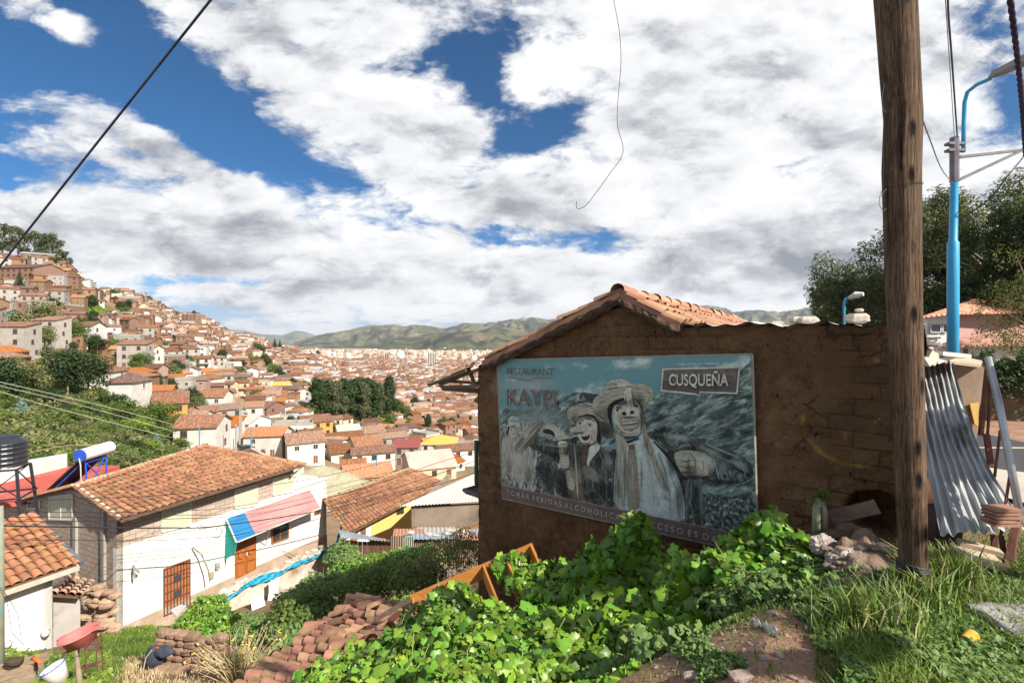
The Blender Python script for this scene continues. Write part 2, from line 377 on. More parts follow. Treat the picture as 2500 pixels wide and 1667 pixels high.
# ---------------------------------------------------------------- terrain
def smooth(t): return t*t*(3-2*t)
TCOL = [
 (-900, [(1,-2.5),(3,-3.6),(8,-5.9),(14,-9),(20,-11.5),(30,-11),(60,-3),(90,3),(130,18),(180,34),(250,60),(330,90),(500,120),(1500,100),(12000,0),(30000,-100)]),
 (-300, [(1,-2.3),(3,-3.5),(8,-5.8),(14,-9),(20,-11.5),(30,-12),(60,-8),(90,-3),(130,6),(180,20),(250,42),(330,72),(500,95),(1500,80),(12000,0),(30000,-100)]),
 (100, [(1,-2),(3,-3.2),(7,-5.5),(8.5,-6.1),(10,-7.0),(14,-9.0),(17,-10.4),(21,-11.7),(26,-13),(40,-11),(55,-11.5),(80,-11.3),(120,-6.8),(160,.4),(220,17),(300,49),(345,57),(400,58),(600,50),(2000,0),(12000,-100),(30000,-100)]),
 (300, [(1,-1.9),(3,-2.9),(7,-5.2),(10,-6.8),(13,-8.4),(18,-10.8),(21,-11.9),(30,-13.5),(50,-13),(70,-15),(95,-15),(120,-12),(160,-8),(220,-1),(300,12),(400,33),(470,46.6),(520,48),(900,20),(3000,-60),(12000,-100),(30000,-100)]),
 (470, [(1,-1.9),(3,-3.0),(6,-4.9),(9,-6.4),(12,-8.0),(16,-10),(20,-11.7),(26,-14),(40,-17),(70,-20),(95,-21),(130,-22),(180,-19.5),(230,-13.5),(300,-5),(400,9),(500,22),(600,30),(700,28),(1500,0),(4000,-90),(12000,-100),(30000,-100)]),
 (580, [(1,-1.85),(3,-3.2),(6,-5.1),(7.5,-5.8),(9,-6.4),(12,-7.7),(16,-9.8),(20,-11.2),(26,-12.6),(40,-17),(70,-22),(95,-24.5),(130,-26.5),(180,-26),(230,-23),(300,-17),(400,-7),(500,1),(650,7),(800,9),(1500,-20),(4000,-95),(12000,-100),(30000,-100)]),
 (700, [(1,-1.8),(3,-3.0),(5,-4.4),(7,-5.5),(9,-6.5),(12,-7.9),(16,-9.7),(20,-11.1),(26,-12.6),(35,-16),(60,-23),(90,-27),(130,-29),(170,-31),(210,-30),(280,-28),(420,-24),(600,-15),(750,-12),(850,-14),(1500,-60),(4000,-100),(12000,-105),(30000,-100)]),
 (900, [(1,-1.75),(3,-2.5),(5,-3.7),(6.5,-4.9),(8,-5.8),(10,-6.4),(12,-7.3),(16,-9.3),(20,-10.8),(26,-12.3),(35,-16),(60,-24),(90,-29),(140,-35),(220,-42),(300,-44),(480,-48),(800,-50),(1300,-60),(1800,-70),(3000,-90),(4500,-100),(12000,-105),(30000,-100)]),
 (1150, [(1,-1.7),(3,-2.3),(4,-2.8),(5,-3.35),(7,-4.2),(9,-5.1),(12,-6.8),(16,-9),(20,-10.6),(26,-12.5),(35,-16.5),(60,-23),(90,-29),(120,-33),(190,-43),(260,-50),(400,-57),(600,-60),(1200,-68),(1800,-78),(3000,-92),(4500,-100),(12000,-105),(30000,-100)]),
 (1450, [(1,-1.68),(3,-2.15),(4,-2.8),(5,-3.3),(6,-3.5),(7,-3.7),(9,-4.2),(14,-6),(20,-9),(35,-15),(60,-22),(200,-42),(600,-60),(1800,-78),(4500,-100),(12000,-105),(30000,-100)]),
 (1850, [(1,-1.65),(2.3,-1.64),(3.1,-1.72),(4,-2.2),(5,-2.65),(6.2,-2.9),(9,-3.0),(15,-3.5),(30,-8),(60,-16),(200,-30),(600,-50),(4500,-80),(12000,-105),(30000,-100)]),
 (2150, [(1,-1.62),(2.5,-1.58),(3.4,-1.66),(4.2,-2.0),(5,-2.3),(6,-2.4),(9,-2.2),(15,-2.2),(30,-4),(60,-6),(200,-10),(600,-30),(4500,-60),(12000,-105),(30000,-100)]),
 (2330, [(1,-1.62),(3,-1.62),(5,-1.78),(9,-1.95),(14,-1.95),(22,-1.9),(35,-1.7),(60,-1),(200,2),(600,5),(4500,-50),(12000,-105),(30000,-100)]),
 (2560, [(1,-1.62),(3,-1.62),(5,-1.8),(7,-1.93),(14,-1.95),(22,-1.9),(35,-1.7),(60,0),(200,8),(600,20),(4500,0),(12000,-105),(30000,-100)]),
 (3600, [(1,-1.62),(5,-1.8),(9,-1.95),(14,-1.9),(22,-1.5),(40,1),(100,10),(600,60),(4500,0),(12000,-105),(30000,-100)]),
]
_px = np.array([c[0] for c in TCOL], float)
_tab = [(np.log([q[0] for q in c[1]]), np.array([q[1] for q in c[1]], float)) for c in TCOL]
def H(px, Y):
    """ground height at frame column px (a bearing) and distance Y"""
    px = min(max(px, _px[0]), _px[-1]-1e-6); i = int(np.searchsorted(_px, px, side='right')-1)
    t = (px-_px[i])/(_px[i+1]-_px[i]); ly = math.log(max(Y, 1.0))
    z = [float(np.interp(ly, *_tab[i+k])) for k in (0, 1)]
    x = (px-CX)/F*Y
    a = .035 if Y < 12 else (.10 if Y < 40 else min(2.0, .004*Y))
    s = .9 if Y < 12 else (.25 if Y < 40 else .02)
    t2 = t if Y < 40 else smooth(t)
    return z[0]*(1-t2)+z[1]*t2 + a*noise.noise(Vector((x*s, Y*s, 1.7)))
def HX(x, y): return H(CX+F*x/max(y, .5), y)
def G(px, Y, dz=0): return Vector(((px-CX)/F*Y, Y, H(px, Y)+dz))
def hit(px, py, Ymin=1.2, Ymax=9000):
    """distance at which the ground shows at frame position px, py"""
    Y = Ymin; prev = None
    while Y < Ymax:
        q = CY-H(px, Y)/Y*F
        if prev is not None and prev[1] > py >= q:
            return prev[0]+(Y-prev[0])*(prev[1]-py)/max(prev[1]-q, 1e-6)
        prev = (Y, q); Y *= 1.012
    return Ymax
def ground_mat(name, cols, sc1, sc2, bump=.5, bdist=.03):
    m = bpy.data.materials.new(name); m.use_nodes = True; MATS[name] = m
    t = m.node_tree; t.nodes.clear(); N = NT(t)
    tc = N.node('ShaderNodeTexCoord').outputs['Object']
    n1 = N.noise(tc, sc1, 8, .65); n2 = N.noise(tc, sc2, 6, .7)
    k = N.m('ADD', N.m('MULTIPLY', n1, .6), N.m('MULTIPLY', n2, .4))
    colr = N.ramp(k, [(.36+.3*i/(len(cols)-1), c) for i, c in enumerate(cols)])
    b = N.node('ShaderNodeBsdfPrincipled'); N.put(b.inputs['Base Color'], colr); b.inputs['Roughness'].default_value = .95; b.inputs['Specular IOR Level'].default_value = .15
    bn = N.node('ShaderNodeBump'); bn.inputs['Strength'].default_value = bump; bn.inputs['Distance'].default_value = bdist
    N.put(bn.inputs['Height'], n2); N.l.new(bn.outputs[0], b.inputs['Normal'])
    out = N.node('ShaderNodeOutputMaterial'); N.l.new(b.outputs[0], out.inputs[0]); return m
M_SOIL = ground_mat('garden_soil', [(.085, .05, .03), (.16, .10, .06), (.25, .16, .10), (.12, .12, .045)], 1.2, 14, .9, .05)
M_DIRT = ground_mat('path_dirt', [(.22, .125, .08), (.33, .20, .13), (.45, .29, .20)], 1.6, 30, .9, .03)
M_SLOPE = ground_mat('green_slope_ground', [(.06, .07, .025), (.075, .115, .025), (.11, .165, .035), (.17, .155, .08)], .05, .5, .6, .3)
M_TOWN = ground_mat('town_ground', [(.12, .15, .05), (.22, .15, .09), (.30, .20, .12), (.16, .13, .08)], .03, .4, .4, .2)
M_FAR = ground_mat('far_town_ground', [(.24, .16, .12), (.33, .23, .18), (.20, .18, .12)], .004, .03, .2, .5)
def build_terrain():
    pxs = np.concatenate([np.linspace(-900, -100, 17)[:-1], np.linspace(-100, 2600, 190), np.linspace(2600, 3600, 12)[1:]])
    ys = [-10, -3, .2]+list(np.exp(np.linspace(0, math.log(30000), 250)))
    vs = []; fs = []; mi = []; n = len(pxs)
    for Y in ys:
        for px in pxs:
            if Y < 1: vs.append(((px-CX)/F*(1.0+.6*(1-Y)), Y, H(px, 1)))
            else: vs.append(((px-CX)/F*Y, Y, H(px, Y)))
    for j in range(len(ys)-1):
        Y = ys[j]
        for i in range(n-1):
            a = j*n+i; fs.append((a, a+1, a+n+1, a+n)); px = pxs[i]
            if Y < 12: k = 1 if px > 1500 or Y < 1 else 0
            elif Y < 34: k = 0
            elif Y > 1300: k = 4
            elif px < 420 and Y < 105: k = 2
            elif 180 < px < 300 and 230 < Y < 330: k = 2
            elif px > 1700: k = 2
            else: k = 3
            mi.append(k)
    o = np_mesh('terrain', np.array(vs), np.array(fs), [M_SOIL, M_DIRT, M_SLOPE, M_TOWN, M_FAR], smooth=True, midx=np.array(mi))
    setp(o, kind='structure')
build_terrain()

# ---------------------------------------------------------------- mountains
def hill_mat(name, cols, tow=None):
    m = bpy.data.materials.new(name); m.use_nodes = True
    t = m.node_tree; t.nodes.clear(); N = NT(t)
    tc = N.node('ShaderNodeTexCoord').outputs['Object']
    n = N.noise(tc, .0011, 10, .62); n2 = N.noise(tc, .006, 8, .7)
    k = N.m('ADD', N.m('MULTIPLY', n, .65), N.m('MULTIPLY', n2, .35))
    colr = N.ramp(k, [(.36+.28*i/(len(cols)-1), c) for i, c in enumerate(cols)])
    cloud_shade = N.maprange(N.noise(tc, .0016, 9, .68, .5), .50, .57); colr = N.mix(N.m('MULTIPLY', cloud_shade, .8), colr, (.022, .032, .026))  # dark patches painted into the slope colour as cloud shadows
    b = N.node('ShaderNodeBsdfPrincipled'); N.put(b.inputs['Base Color'], colr); b.inputs['Roughness'].default_value = 1; b.inputs['Specular IOR Level'].default_value = 0
    bn = N.node('ShaderNodeBump'); bn.inputs['Strength'].default_value = 1; bn.inputs['Distance'].default_value = 60
    N.put(bn.inputs['Height'], n); N.l.new(bn.outputs[0], b.inputs['Normal'])
    out = N.node('ShaderNodeOutputMaterial'); N.l.new(b.outputs[0], out.inputs[0]); return m
def mountain(name, sky, Yr, Yb, m, seed=0, rug=1.0, zbase=-112, nx=420, nt=60):
    """a range with real depth: foot at Yb, crest at Yr, then falling away behind"""
    xs = [p[0] for p in sky]; zs = [p[1] for p in sky]; vs = []
    pxs = np.linspace(xs[0], xs[-1], nx)
    for j in range(nt+12):
        t = j/nt
        for px in pxs:
            crest = (CY-float(np.interp(px, xs, zs)))/F*Yr
            Y = Yb+(Yr-Yb)*t; X = (px-CX)/F*Y
            if t <= 1: base = zbase+(crest-zbase)*(t**1.25)
            else: base = crest-(crest-zbase)*(t-1)*2.2
            q = Vector((X/900+seed, Y/1500, seed*.7)); q2 = Vector((X/240+seed, Y/500, 3+seed))
            r = (1-2*abs(noise.noise(q)))*.6+(1-2*abs(noise.noise(q2)))*.35+noise.noise(q2*2.7)*.18-.2
            amp = (crest-zbase)*.55*rug*(math.sin(min(t, 1)*math.pi)**.8 if t < 1 else 0)+(crest-zbase)*.05*rug
            vs.append((X, Y, base+amp*(r-.25)))
    n = len(pxs); fs = [(j*n+i, j*n+i+1, (j+1)*n+i+1, (j+1)*n+i) for j in range(nt+11) for i in range(n-1)]
    setp(np_mesh(name, np.array(vs), np.array(fs), m, smooth=True), kind='structure')
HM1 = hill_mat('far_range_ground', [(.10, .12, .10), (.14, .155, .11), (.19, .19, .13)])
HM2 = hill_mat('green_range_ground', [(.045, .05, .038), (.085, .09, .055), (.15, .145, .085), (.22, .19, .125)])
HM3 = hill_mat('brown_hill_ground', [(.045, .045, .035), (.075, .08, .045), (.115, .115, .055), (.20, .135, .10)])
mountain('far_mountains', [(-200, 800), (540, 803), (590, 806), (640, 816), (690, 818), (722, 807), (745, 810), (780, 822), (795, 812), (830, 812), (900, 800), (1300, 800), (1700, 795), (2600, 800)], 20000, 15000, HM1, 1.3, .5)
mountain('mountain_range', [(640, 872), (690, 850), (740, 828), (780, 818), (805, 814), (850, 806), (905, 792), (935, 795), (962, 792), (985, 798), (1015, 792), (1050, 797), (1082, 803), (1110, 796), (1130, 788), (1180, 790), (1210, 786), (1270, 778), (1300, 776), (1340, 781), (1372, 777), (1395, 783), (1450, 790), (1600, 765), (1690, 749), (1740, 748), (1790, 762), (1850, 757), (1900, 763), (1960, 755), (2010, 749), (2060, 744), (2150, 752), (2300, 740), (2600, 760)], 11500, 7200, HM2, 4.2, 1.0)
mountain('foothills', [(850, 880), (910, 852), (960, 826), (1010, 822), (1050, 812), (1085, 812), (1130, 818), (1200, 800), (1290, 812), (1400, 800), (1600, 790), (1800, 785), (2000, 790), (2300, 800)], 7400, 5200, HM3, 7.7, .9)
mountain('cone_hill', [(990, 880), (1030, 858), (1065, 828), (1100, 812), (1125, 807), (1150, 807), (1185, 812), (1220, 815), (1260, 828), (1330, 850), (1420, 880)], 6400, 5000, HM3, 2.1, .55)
# ---------------------------------------------------------------- barrel tiles laid one by one (each roof's tiles are one mesh)
T_NEAR = mat('near_clay_tiles', (.25, .115, .062), (.38, .195, .105), 2.0, rough=.8, bump=.3, bscale=25, island=.22, stain=((.085, .05, .03), 5.0, .52, .75), bdist=.01)
T_ORG = mat('orange_near_tiles', (.33, .145, .068), (.46, .235, .12), 2.0, rough=.8, bump=.3, bscale=25, island=.2, stain=((.10, .055, .03), 4.0, .56, .65), bdist=.01)  # brighter, more orange clay than the other near tiles
T_UNDER = mat('roof_underlay_mud', (.10, .06, .04), (.17, .10, .06), 4)
T_MORT = mat('pale_mortar', (.55, .48, .40), (.42, .36, .29), 6)
def bil(A, B, C, D, u, v): return (A*(1-u)+B*u)*(1-v)+(D*(1-u)+C*u)*v
def tiles(mb, A, B, C, D, pitch=.23, row=.34, r=.095, seed=1, jit=1.0, seg=5, mi=0, sag=0.0):
    """A-B along the ridge, D-C along the eave"""
    A, B, C, D = map(Vector, (A, B, C, D)); rnd = random.Random(seed)
    nc = max(2, round(((B-A).length+(C-D).length)/2/pitch)); 
    nrm0 = (B-A).cross(D-A).normalized()
    if nrm0.z < 0: nrm0 = -nrm0
    for i in range(nc+1):
        u = i/nc; L = (bil(A, B, C, D, u, 1)-bil(A, B, C, D, u, 0)).length; nr = max(1, round(L/row)); du = rnd.uniform(-.25, .25)*jit
        for j in range(nr):
            v0 = (j-.12)/nr; v1 = (j+1+rnd.uniform(-.02, .10)*jit)/nr
            p = bil(A, B, C, D, u, max(v0, -.02)); q = bil(A, B, C, D, u, v1)
            d = (q-p).normalized(); x = d.cross(nrm0).normalized(); n = x.cross(d)
            if n.z < 0: n = -n
            off = x*rnd.uniform(-.012, .012)*jit+x*du*.05; dz = n*(.012+rnd.uniform(0, .012)*jit)
            sg = -sag*math.sin(math.pi*u)*math.sin(math.pi*min(1, v1))
            d2 = (x*rnd.uniform(-.05, .05)*jit)
            vs = []
            for (pt, rr, lift) in ((p+off+Vector((0,0,sg)), r*.82, -.004), (q+off+d2*.3+Vector((0,0,sg)), r*1.06, .022)):
                for k in range(seg+1):
                    an = math.pi*k/seg
                    vs.append(pt+dz+n*(lift+math.sin(an)*rr*.85)+x*math.cos(an)*rr)
            mb.add(vs, [(k, k+1, seg+2+k, seg+1+k) for k in range(seg)], mi)
def ridge_tiles(mb, a, b, r=.12, L=.38, mi=0, seed=3, seg=6):
    a = Vector(a); b = Vector(b); n = max(1, round((b-a).length/L)); d = (b-a).normalized(); x = d.cross(Vector((0,0,1))).normalized(); z = x.cross(d); rnd = random.Random(seed)
    for i in range(n):
        p = a+(b-a)*(i/n)-d*.03; q = a+(b-a)*((i+1)/n)+d*.03; o = x*rnd.uniform(-.015, .015)+z*rnd.uniform(-.01, .015)
        vs = [pt+o+z*(math.sin(math.pi*k/seg)*rr)+x*math.cos(math.pi*k/seg)*rr for pt, rr in ((p, r*1.08), (q, r*.86)) for k in range(seg+1)]
        mb.add(vs, [(k, k+1, seg+2+k, seg+1+k) for k in range(seg)], mi)
def corrugated(A, B, C, D, nwave, amp=.03, nu=None, nv=10, dent=.0, seed=0, bend=None):
    """A-B top edge, D-C bottom edge; waves run from top to bottom"""
    A, B, C, D = map(Vector, (A, B, C, D)); n = (B-A).cross(D-A).normalized(); nu = nu or nwave*6
    mb = MB()
    def fn(u, v):
        p = bil(A, B, C, D, u, v); w = math.sin(u*nwave*2*math.pi)*amp
        d = noise.noise(Vector((u*4+seed, v*5, seed)))*dent
        if bend: d += bend*math.sin(math.pi*v)
        return p+n*(w+d)
    mb.grid(fn, nu, nv); return mb

# ---------------------------------------------------------------- the white house below
U = Vector((.4225, .906, 0)); V = Vector((-.906, .4225, 0)); NF = -V; NG = -U     # along its front, and back from it
K = Vector((-14.8, 18.1, 0))
def onF(px, py, off=0): return rp(px, py, K+NF*off, NF)
def onG(px, py, off=0): return rp(px, py, K+NG*off, NG)
zb, zt = -11.6, -7.76
BLOCK = brick_mat('concrete_blocks', (.46, .36, .28), (.56, .45, .36), (.25, .19, .15), .42, .2, .015)
WHT = mat('whitewashed_wall', (.76, .745, .70), (.66, .635, .58), .7, bump=.2, bscale=9, stain=((.50, .38, .26), .8, .60, .45), bdist=.01)
STONEB = mat('stone_footing', (.34, .24, .17), (.48, .37, .28), 2.2, bump=.9, bscale=5, bdist=.06)
CURT = mat('cream_curtain', (.40, .39, .26), (.58, .56, .42), 1.5, stretch=(14, 14, .3), rough=.9)
GATE = mat('orange_brown_metal', (.42, .15, .06), (.34, .11, .045), 2, stretch=(6, 6, .8), rough=.5)
DOORW = mat('varnished_wood', (.42, .15, .04), (.30, .10, .03), 3, stretch=(8, 8, .8), rough=.35, bump=.1)
house = thing('house', 'white and bare-block house with an orange tile roof and a blue and pink awning', 'house', (K.x, K.y, zb))
def tF(px, z=0):    # point on the front wall line above frame column px
    q = onF(px, CY+100); return Vector((q.x, q.y, z))
R1 = tF(797); G0 = K+V*9.5
mb = MB()
# front: whitewashed lower part, then right end and back so that the house is closed
mb.prism([Vector((K.x, K.y, zb)), Vector((R1.x, R1.y, zb)), Vector((R1.x, R1.y, zt)), Vector((K.x, K.y, zt))], V*.25)
mb.prism([Vector((R1.x, R1.y, zb)), Vector((R1.x, R1.y, zt+.02)), Vector((R1.x, R1.y, zt+.02))+V*6, Vector((R1.x, R1.y, zb))+V*6], -U*.22)
mb.build('wall', WHT, house)
mb = MB(); mb.prism([Vector((K.x, K.y, zb-.6))+NF*.05, Vector((R1.x, R1.y, zb-.6))+NF*.05, Vector((R1.x, R1.y, -10.9))+NF*.05, Vector((K.x, K.y, -10.75))+NF*.05], V*.2)
mb.build('footing', STONEB, house)
Rt = tF(717); ze = -6.62
mb = MB()
mb.prism([Vector((K.x, K.y, zt)), Vector((Rt.x, Rt.y, zt)), Vector((Rt.x, Rt.y, ze+.05)), Vector((K.x, K.y, ze+.05))], V*.2)
zr = -5.82
gp = [K+Vector((0,0,zb)), K+Vector((0,0,ze+.05)), K+V*3.1+Vector((0,0,zr)), G0+Vector((0,0,-7.45)), G0+Vector((0,0,zb))]
mb.prism([p+U*.003 for p in gp], U*.2)
mb.prism([Rt+V*.2+Vector((0,0,zt)), Rt+V*.2+Vector((0,0,ze)), Rt+V*3.1+Vector((0,0,zr)), Rt+V*6+Vector((0,0,-6.6)), Rt+V*6+Vector((0,0,zt))], -U*.2)
mb.build('wall', BLOCK, house)
mb = MB()   # concrete columns and ring beam on the gable side
for px, w in ((187, .22), (256, .2)):
    p = onG(px, 1300); mb.box(Vector((p.x, p.y, -8.3))+NG*.03, (w, .12, 3.6 if px > 200 else 2.6), frameR(V, (0,0,1)))
mb.build('column', M_CONC, house)
# roof: one tiled slope towards the road, one falling away behind the ridge
Bv = onF(295, 1270, .75); Av = P(183, 1187, 18.9)
nrm = None
eR = onF(745, 1137, .75)
Dn = (eR-Bv); nrm = Dn.cross(Av-Bv).normalized()
Cv = rp(497, 1090, Av, nrm); E2 = rp(745, 1134, Av, nrm)
roof = MB(); roof.prism([Av, Cv, E2, Bv], Vector((0,0,-.09)))
ro = roof.build('roof', T_UNDER, house)
mb = MB()
# tile columns run down the slope, parallel to the left verge
dn = (Bv-Av)
e_n = 46
rn = random.Random(4)
tiles(mb, Av, Cv, E2, Bv, .235, .36, .10, 5, seg=4)
to = mb.build('roof_tiles', T_NEAR, ro, smooth=True)
back = [Av+Vector((0,0,-.02)), onG(0, 1236, .45), onG(-260, 1290, .45)+U*5, Cv+V*7-Vector((0,0,1.9)), Cv+Vector((0,0,-.02))]
bA = Av; bD = onG(-40, 1243, .45); bC = bD+U*5.5
mb = MB(); mb.prism([bA, bD, bC, Cv-Vector((0,0,.03))], Vector((0,0,-.08)))
rb = mb.build('roof', T_UNDER, house)
mb = MB(); tiles(mb, Cv, bA, bD, bC, .235, .36, .10, 6, seg=4); mb.build('roof_tiles', T_ORG, rb, smooth=True)
mb = MB(); ridge_tiles(mb, Av, Cv, .13); ridge_tiles(mb, Cv, E2, .12); mb.build('ridge_cap', T_ORG, house, smooth=True)
mb = MB(); rn = random.Random(8)
for i in range(34):
    p = Av+(Cv-Av)*(i/34); mb.box(p+Vector((0,0,.08)), (.22, .12, .06), Matrix.Rotation(rn.uniform(0, 3), 3, 'Z'))
for i in range(9):
    p = Av+(Bv-Av)*(i/9+.06); mb.box(p+Vector((0,0,.10)), (.18, .10, .05), frameR(Bv-Av, (0,0,1)))
mb.build('mortar', T_MORT, house)
def window(parent, q, nm='window', wm=CURT, fm=M_FRAMEW, nrmv=NF, bars=True, off=.03):
    """q: four wall points (tl, tr, br, bl)"""
    mb = MB(); mb.prism([p+nrmv*.012 for p in q], nrmv*.02); o = mb.build(nm, wm, parent)
    f = MB(); c = [p+nrmv*.03 for p in q]
    for a, b in ((0,1), (1,2), (2,3), (3,0)): f.beam(c[a], c[b], .06, .06)
    if bars: f.beam((c[0]+c[1])/2, (c[2]+c[3])/2, .04, .05)
    fo = f.build('window_frame', fm, o); return o
for (x0, x1, ya, yb, yc, yd) in ((395, 464, 1245, 1224, 1298, 1277), (573, 627, 1196, 1182, 1240, 1229), (666, 714, 1168, 1157, 1208, 1196)):
    window(house, [onF(x0, ya, .004), onF(x1, yb, .004), onF(x1, yd+4, .004), onF(x0, yc, .004)])
window(house, [onG(123, 1212, .004), onG(180, 1206, .004), onG(180, 1268, .004), onG(123, 1266, .004)], nrmv=NG)
mb = MB(); mb.prism([onG(194, 1214, .004), onG(246, 1240, .004), onG(246, 1276, .004), onG(194, 1266, .004)], NG*.03); mb.build('boarded_window', BLOCK, house)
window(house, [onG(70, 1223, .004), onG(100, 1222, .004), onG(100, 1240, .004), onG(70, 1240, .004)], wm=M_GLASS, nrmv=NG, bars=False)
window(house, [onF(663, 1282, .004), onF(703, 1274, .004), onF(703, 1312, .004), onF(663, 1326, .004)], wm=M_GLASS, fm=DOORW)
window(house, [onF(768, 1240, .004), onF(783, 1236, .004), onF(783, 1250, .004), onF(768, 1255, .004)], wm=M_GLASS, fm=DOORW, bars=False)
# barred gate
q = [onF(399, 1387, .01), onF(462, 1363, .01), onF(462, 1478, .01), onF(399, 1504, .01)]
mb = MB(); mb.prism(q, NF*.04); d1 = mb.build('door', GATE, house)
mb = MB(); cc = [p+NF*.06 for p in q]
for i in range(9):
    t = i/8; mb.beam(cc[0].lerp(cc[1], t), cc[3].lerp(cc[2], t), .03, .03)
for t in (.02, .18, .35, .52, .7, .98): mb.beam(cc[0].lerp(cc[3], t), cc[1].lerp(cc[2], t), .04, .04)
mb.build('bars', mat('dark_brown_iron', (.10, .05, .03), (.15, .08, .05), 5), d1)
for ty in (.3, .62):
    mb = MB(); mb.box(cc[0].lerp(cc[1], .5).lerp(cc[3].lerp(cc[2], .5), ty)+NF*.02, (.3, .03, .26), frameR(U, (0,0,1))); mb.build('lock_plate', mat('dark_plate', (.04, .04, .05), (.05, .05, .06), 4), d1)
# panelled double door
q = [onF(573, 1310, .01), onF(624, 1290, .01), onF(624, 1388, .01), onF(573, 1414, .01)]
mb = MB(); mb.prism(q, NF*.05); d2 = mb.build('door', DOORW, house)
mb = MB(); cc = [p+NF*.06 for p in q]; ex = (cc[1]-cc[0]); ey = (cc[3]-cc[0])
for lx in (.06, .54):
    for ly, lh in ((.05, .22), (.33, .3), (.69, .26)):
        c0 = cc[0]+ex*(lx+.2)+ey*(ly+lh/2)
        for sx, sy, w, h in ((0, -.5, .4, 0), (0, .5, .4, 0), (-.5, 0, 0, lh), (.5, 0, 0, lh)):
            a = c0+ex*(sx*.4-w/2)+ey*(sy*lh-h/2); b = c0+ex*(sx*.4+w/2)+ey*(sy*lh+h/2); mb.beam(a, b, .05, .05)
    ctr = cc[0]+ex*(lx+.2)+ey*.48; mb.lathe(ctr, [(.01, 0), (.16, .0), (.16, .05), (.10, .06), (.10, .03), (.01, .03)], 16, R=frameR(U, NF))
mb.build('panel', DOORW, d2)
mb = MB(); mb.box(cc[0].lerp(cc[1], .5).lerp(cc[3].lerp(cc[2], .5), .5)+NF*.04, (.04, .05, .16), frameR(U, (0,0,1))); mb.build('handle', M_FRAMEW, d2)
# awning
AWN_B = mat('blue_awning_sheet', (.02, .15, .33), (.03, .20, .42), 1.3, rough=.4); AWN_P = mat('pink_awning_sheet', (.40, .19, .19), (.47, .25, .24), 1.0, rough=.5)
w0, w1 = onF(552, 1266, .02), onF(757, 1195, .02); f0, f1 = onF(577, 1324, 1.0), onF(783, 1240, 1.0)
aw = corrugated(w0, w0.lerp(w1, .19), f0.lerp(f1, .20), f0, 9, .018).build('awning', AWN_B, house, smooth=True)
corrugated(w0.lerp(w1, .19), w1, f1, f0.lerp(f1, .20), 44, .018).build('awning', AWN_P, house, smooth=True)
mb = MB(); mb.beam(w0, f0, .05, .05); mb.beam(w1, f1, .05, .05); mb.beam(f0, f1, .05, .04)
mb.beam(onF(648, 1330, .02), f0.lerp(f1, .35), .03, .03)
mb.build('awning_frame', M_FRAMEW, aw)
mb = MB(); mb.prism([w0+Vector((0,0,-.05)), onF(548, 1366, .02), onF(573, 1352, .95), f0-Vector((0,0,.05))], U*.02)
mb.build('side_sheet', mat('teal_plastic', (.02, .36, .32), (.03, .42, .38), 1.5), house)
mb = MB(); mb.prism([onF(524, 1375, .01), onF(533, 1371, .01), onF(533, 1386, .01), onF(524, 1390, .01)], NF*.12); mb.prism([onF(510, 1397, .01), onF(520, 1393, .01), onF(520, 1408, .01), onF(510, 1412, .01)], NF*.1); mb.build('meter_box', M_CONC, house)
mb = MB(); mb.tube([onF(327, 1380, .05), onF(327, 1387, .3), onF(329, 1412, .3)], .035, 6); mb.tube([onF(329, 1386, .3), onF(340, 1396, .3)], .05, 6); mb.build('wall_bracket', M_CONC, house)
# terrace wall at the right end, with its thin canopy post
Tc = mat('pale_yellow_wall', (.74, .64, .38), (.66, .57, .33), 1.2)
mb = MB(); mb.prism([tF(717, zt)+V*2.2, tF(717, -7.05)+V*2.2, tF(810, -7.05)+V*2.2, tF(810, zt)+V*2.2], V*.2); mb.prism([tF(717, zt)+V*.2, tF(717, ze)+V*.2, tF(717, ze)+V*2.2, tF(717, zt)+V*2.2], U*.18)
mb.build('terrace_wall', Tc, house)
mb = MB(); mb.prism([tF(717, zt+.004), tF(797, zt+.004), tF(797, zt+.004)+V*2.3, tF(717, zt+.004)+V*2.3], Vector((0,0,.03))); mb.beam(tF(690, zt+.06), tF(797, zt+.06), .16, .12); mb.build('terrace', W_WHITE, house)
mb = MB(); pp = tF(742, zt)+V*1.2; mb.tube([pp, pp+Vector((0,0,1.35))], .035, 6); mb.beam(onF(712, 1160, .3), P(745, 1134, 27.2), .06, .08); mb.beam(P(745, 1134, 27.2), P(785, 1139, 29), .05, .05)
mb.build('canopy_post', M_CONC, house)
# red flat roof behind with its low white wall
RED = mat('red_roof_paint', (.36, .06, .045), (.46, .11, .08), .8, rough=.8, stain=((.55, .40, .34), 1.2, .62, .5))
zp = Vector((0, 0, -6.78)); nz = Vector((0, 0, 1))
dk = [rp(*q, zp, nz) for q in ((-60, 1236), (60, 1218), (186, 1178), (292, 1136), (165, 1138), (-60, 1192))]
mb = MB(); mb.prism(dk, Vector((0, 0, -.25))); mb.build('flat_roof', RED, house)
mb = MB(); a, b = rp(-60, 1196, zp, nz), rp(163, 1140, zp, nz); mb.prism([a, b, b+Vector((0,0,.72)), a+Vector((0,0,.95))], Vector((-.1, .15, 0))); mb.build('parapet', W_WHITE, house)

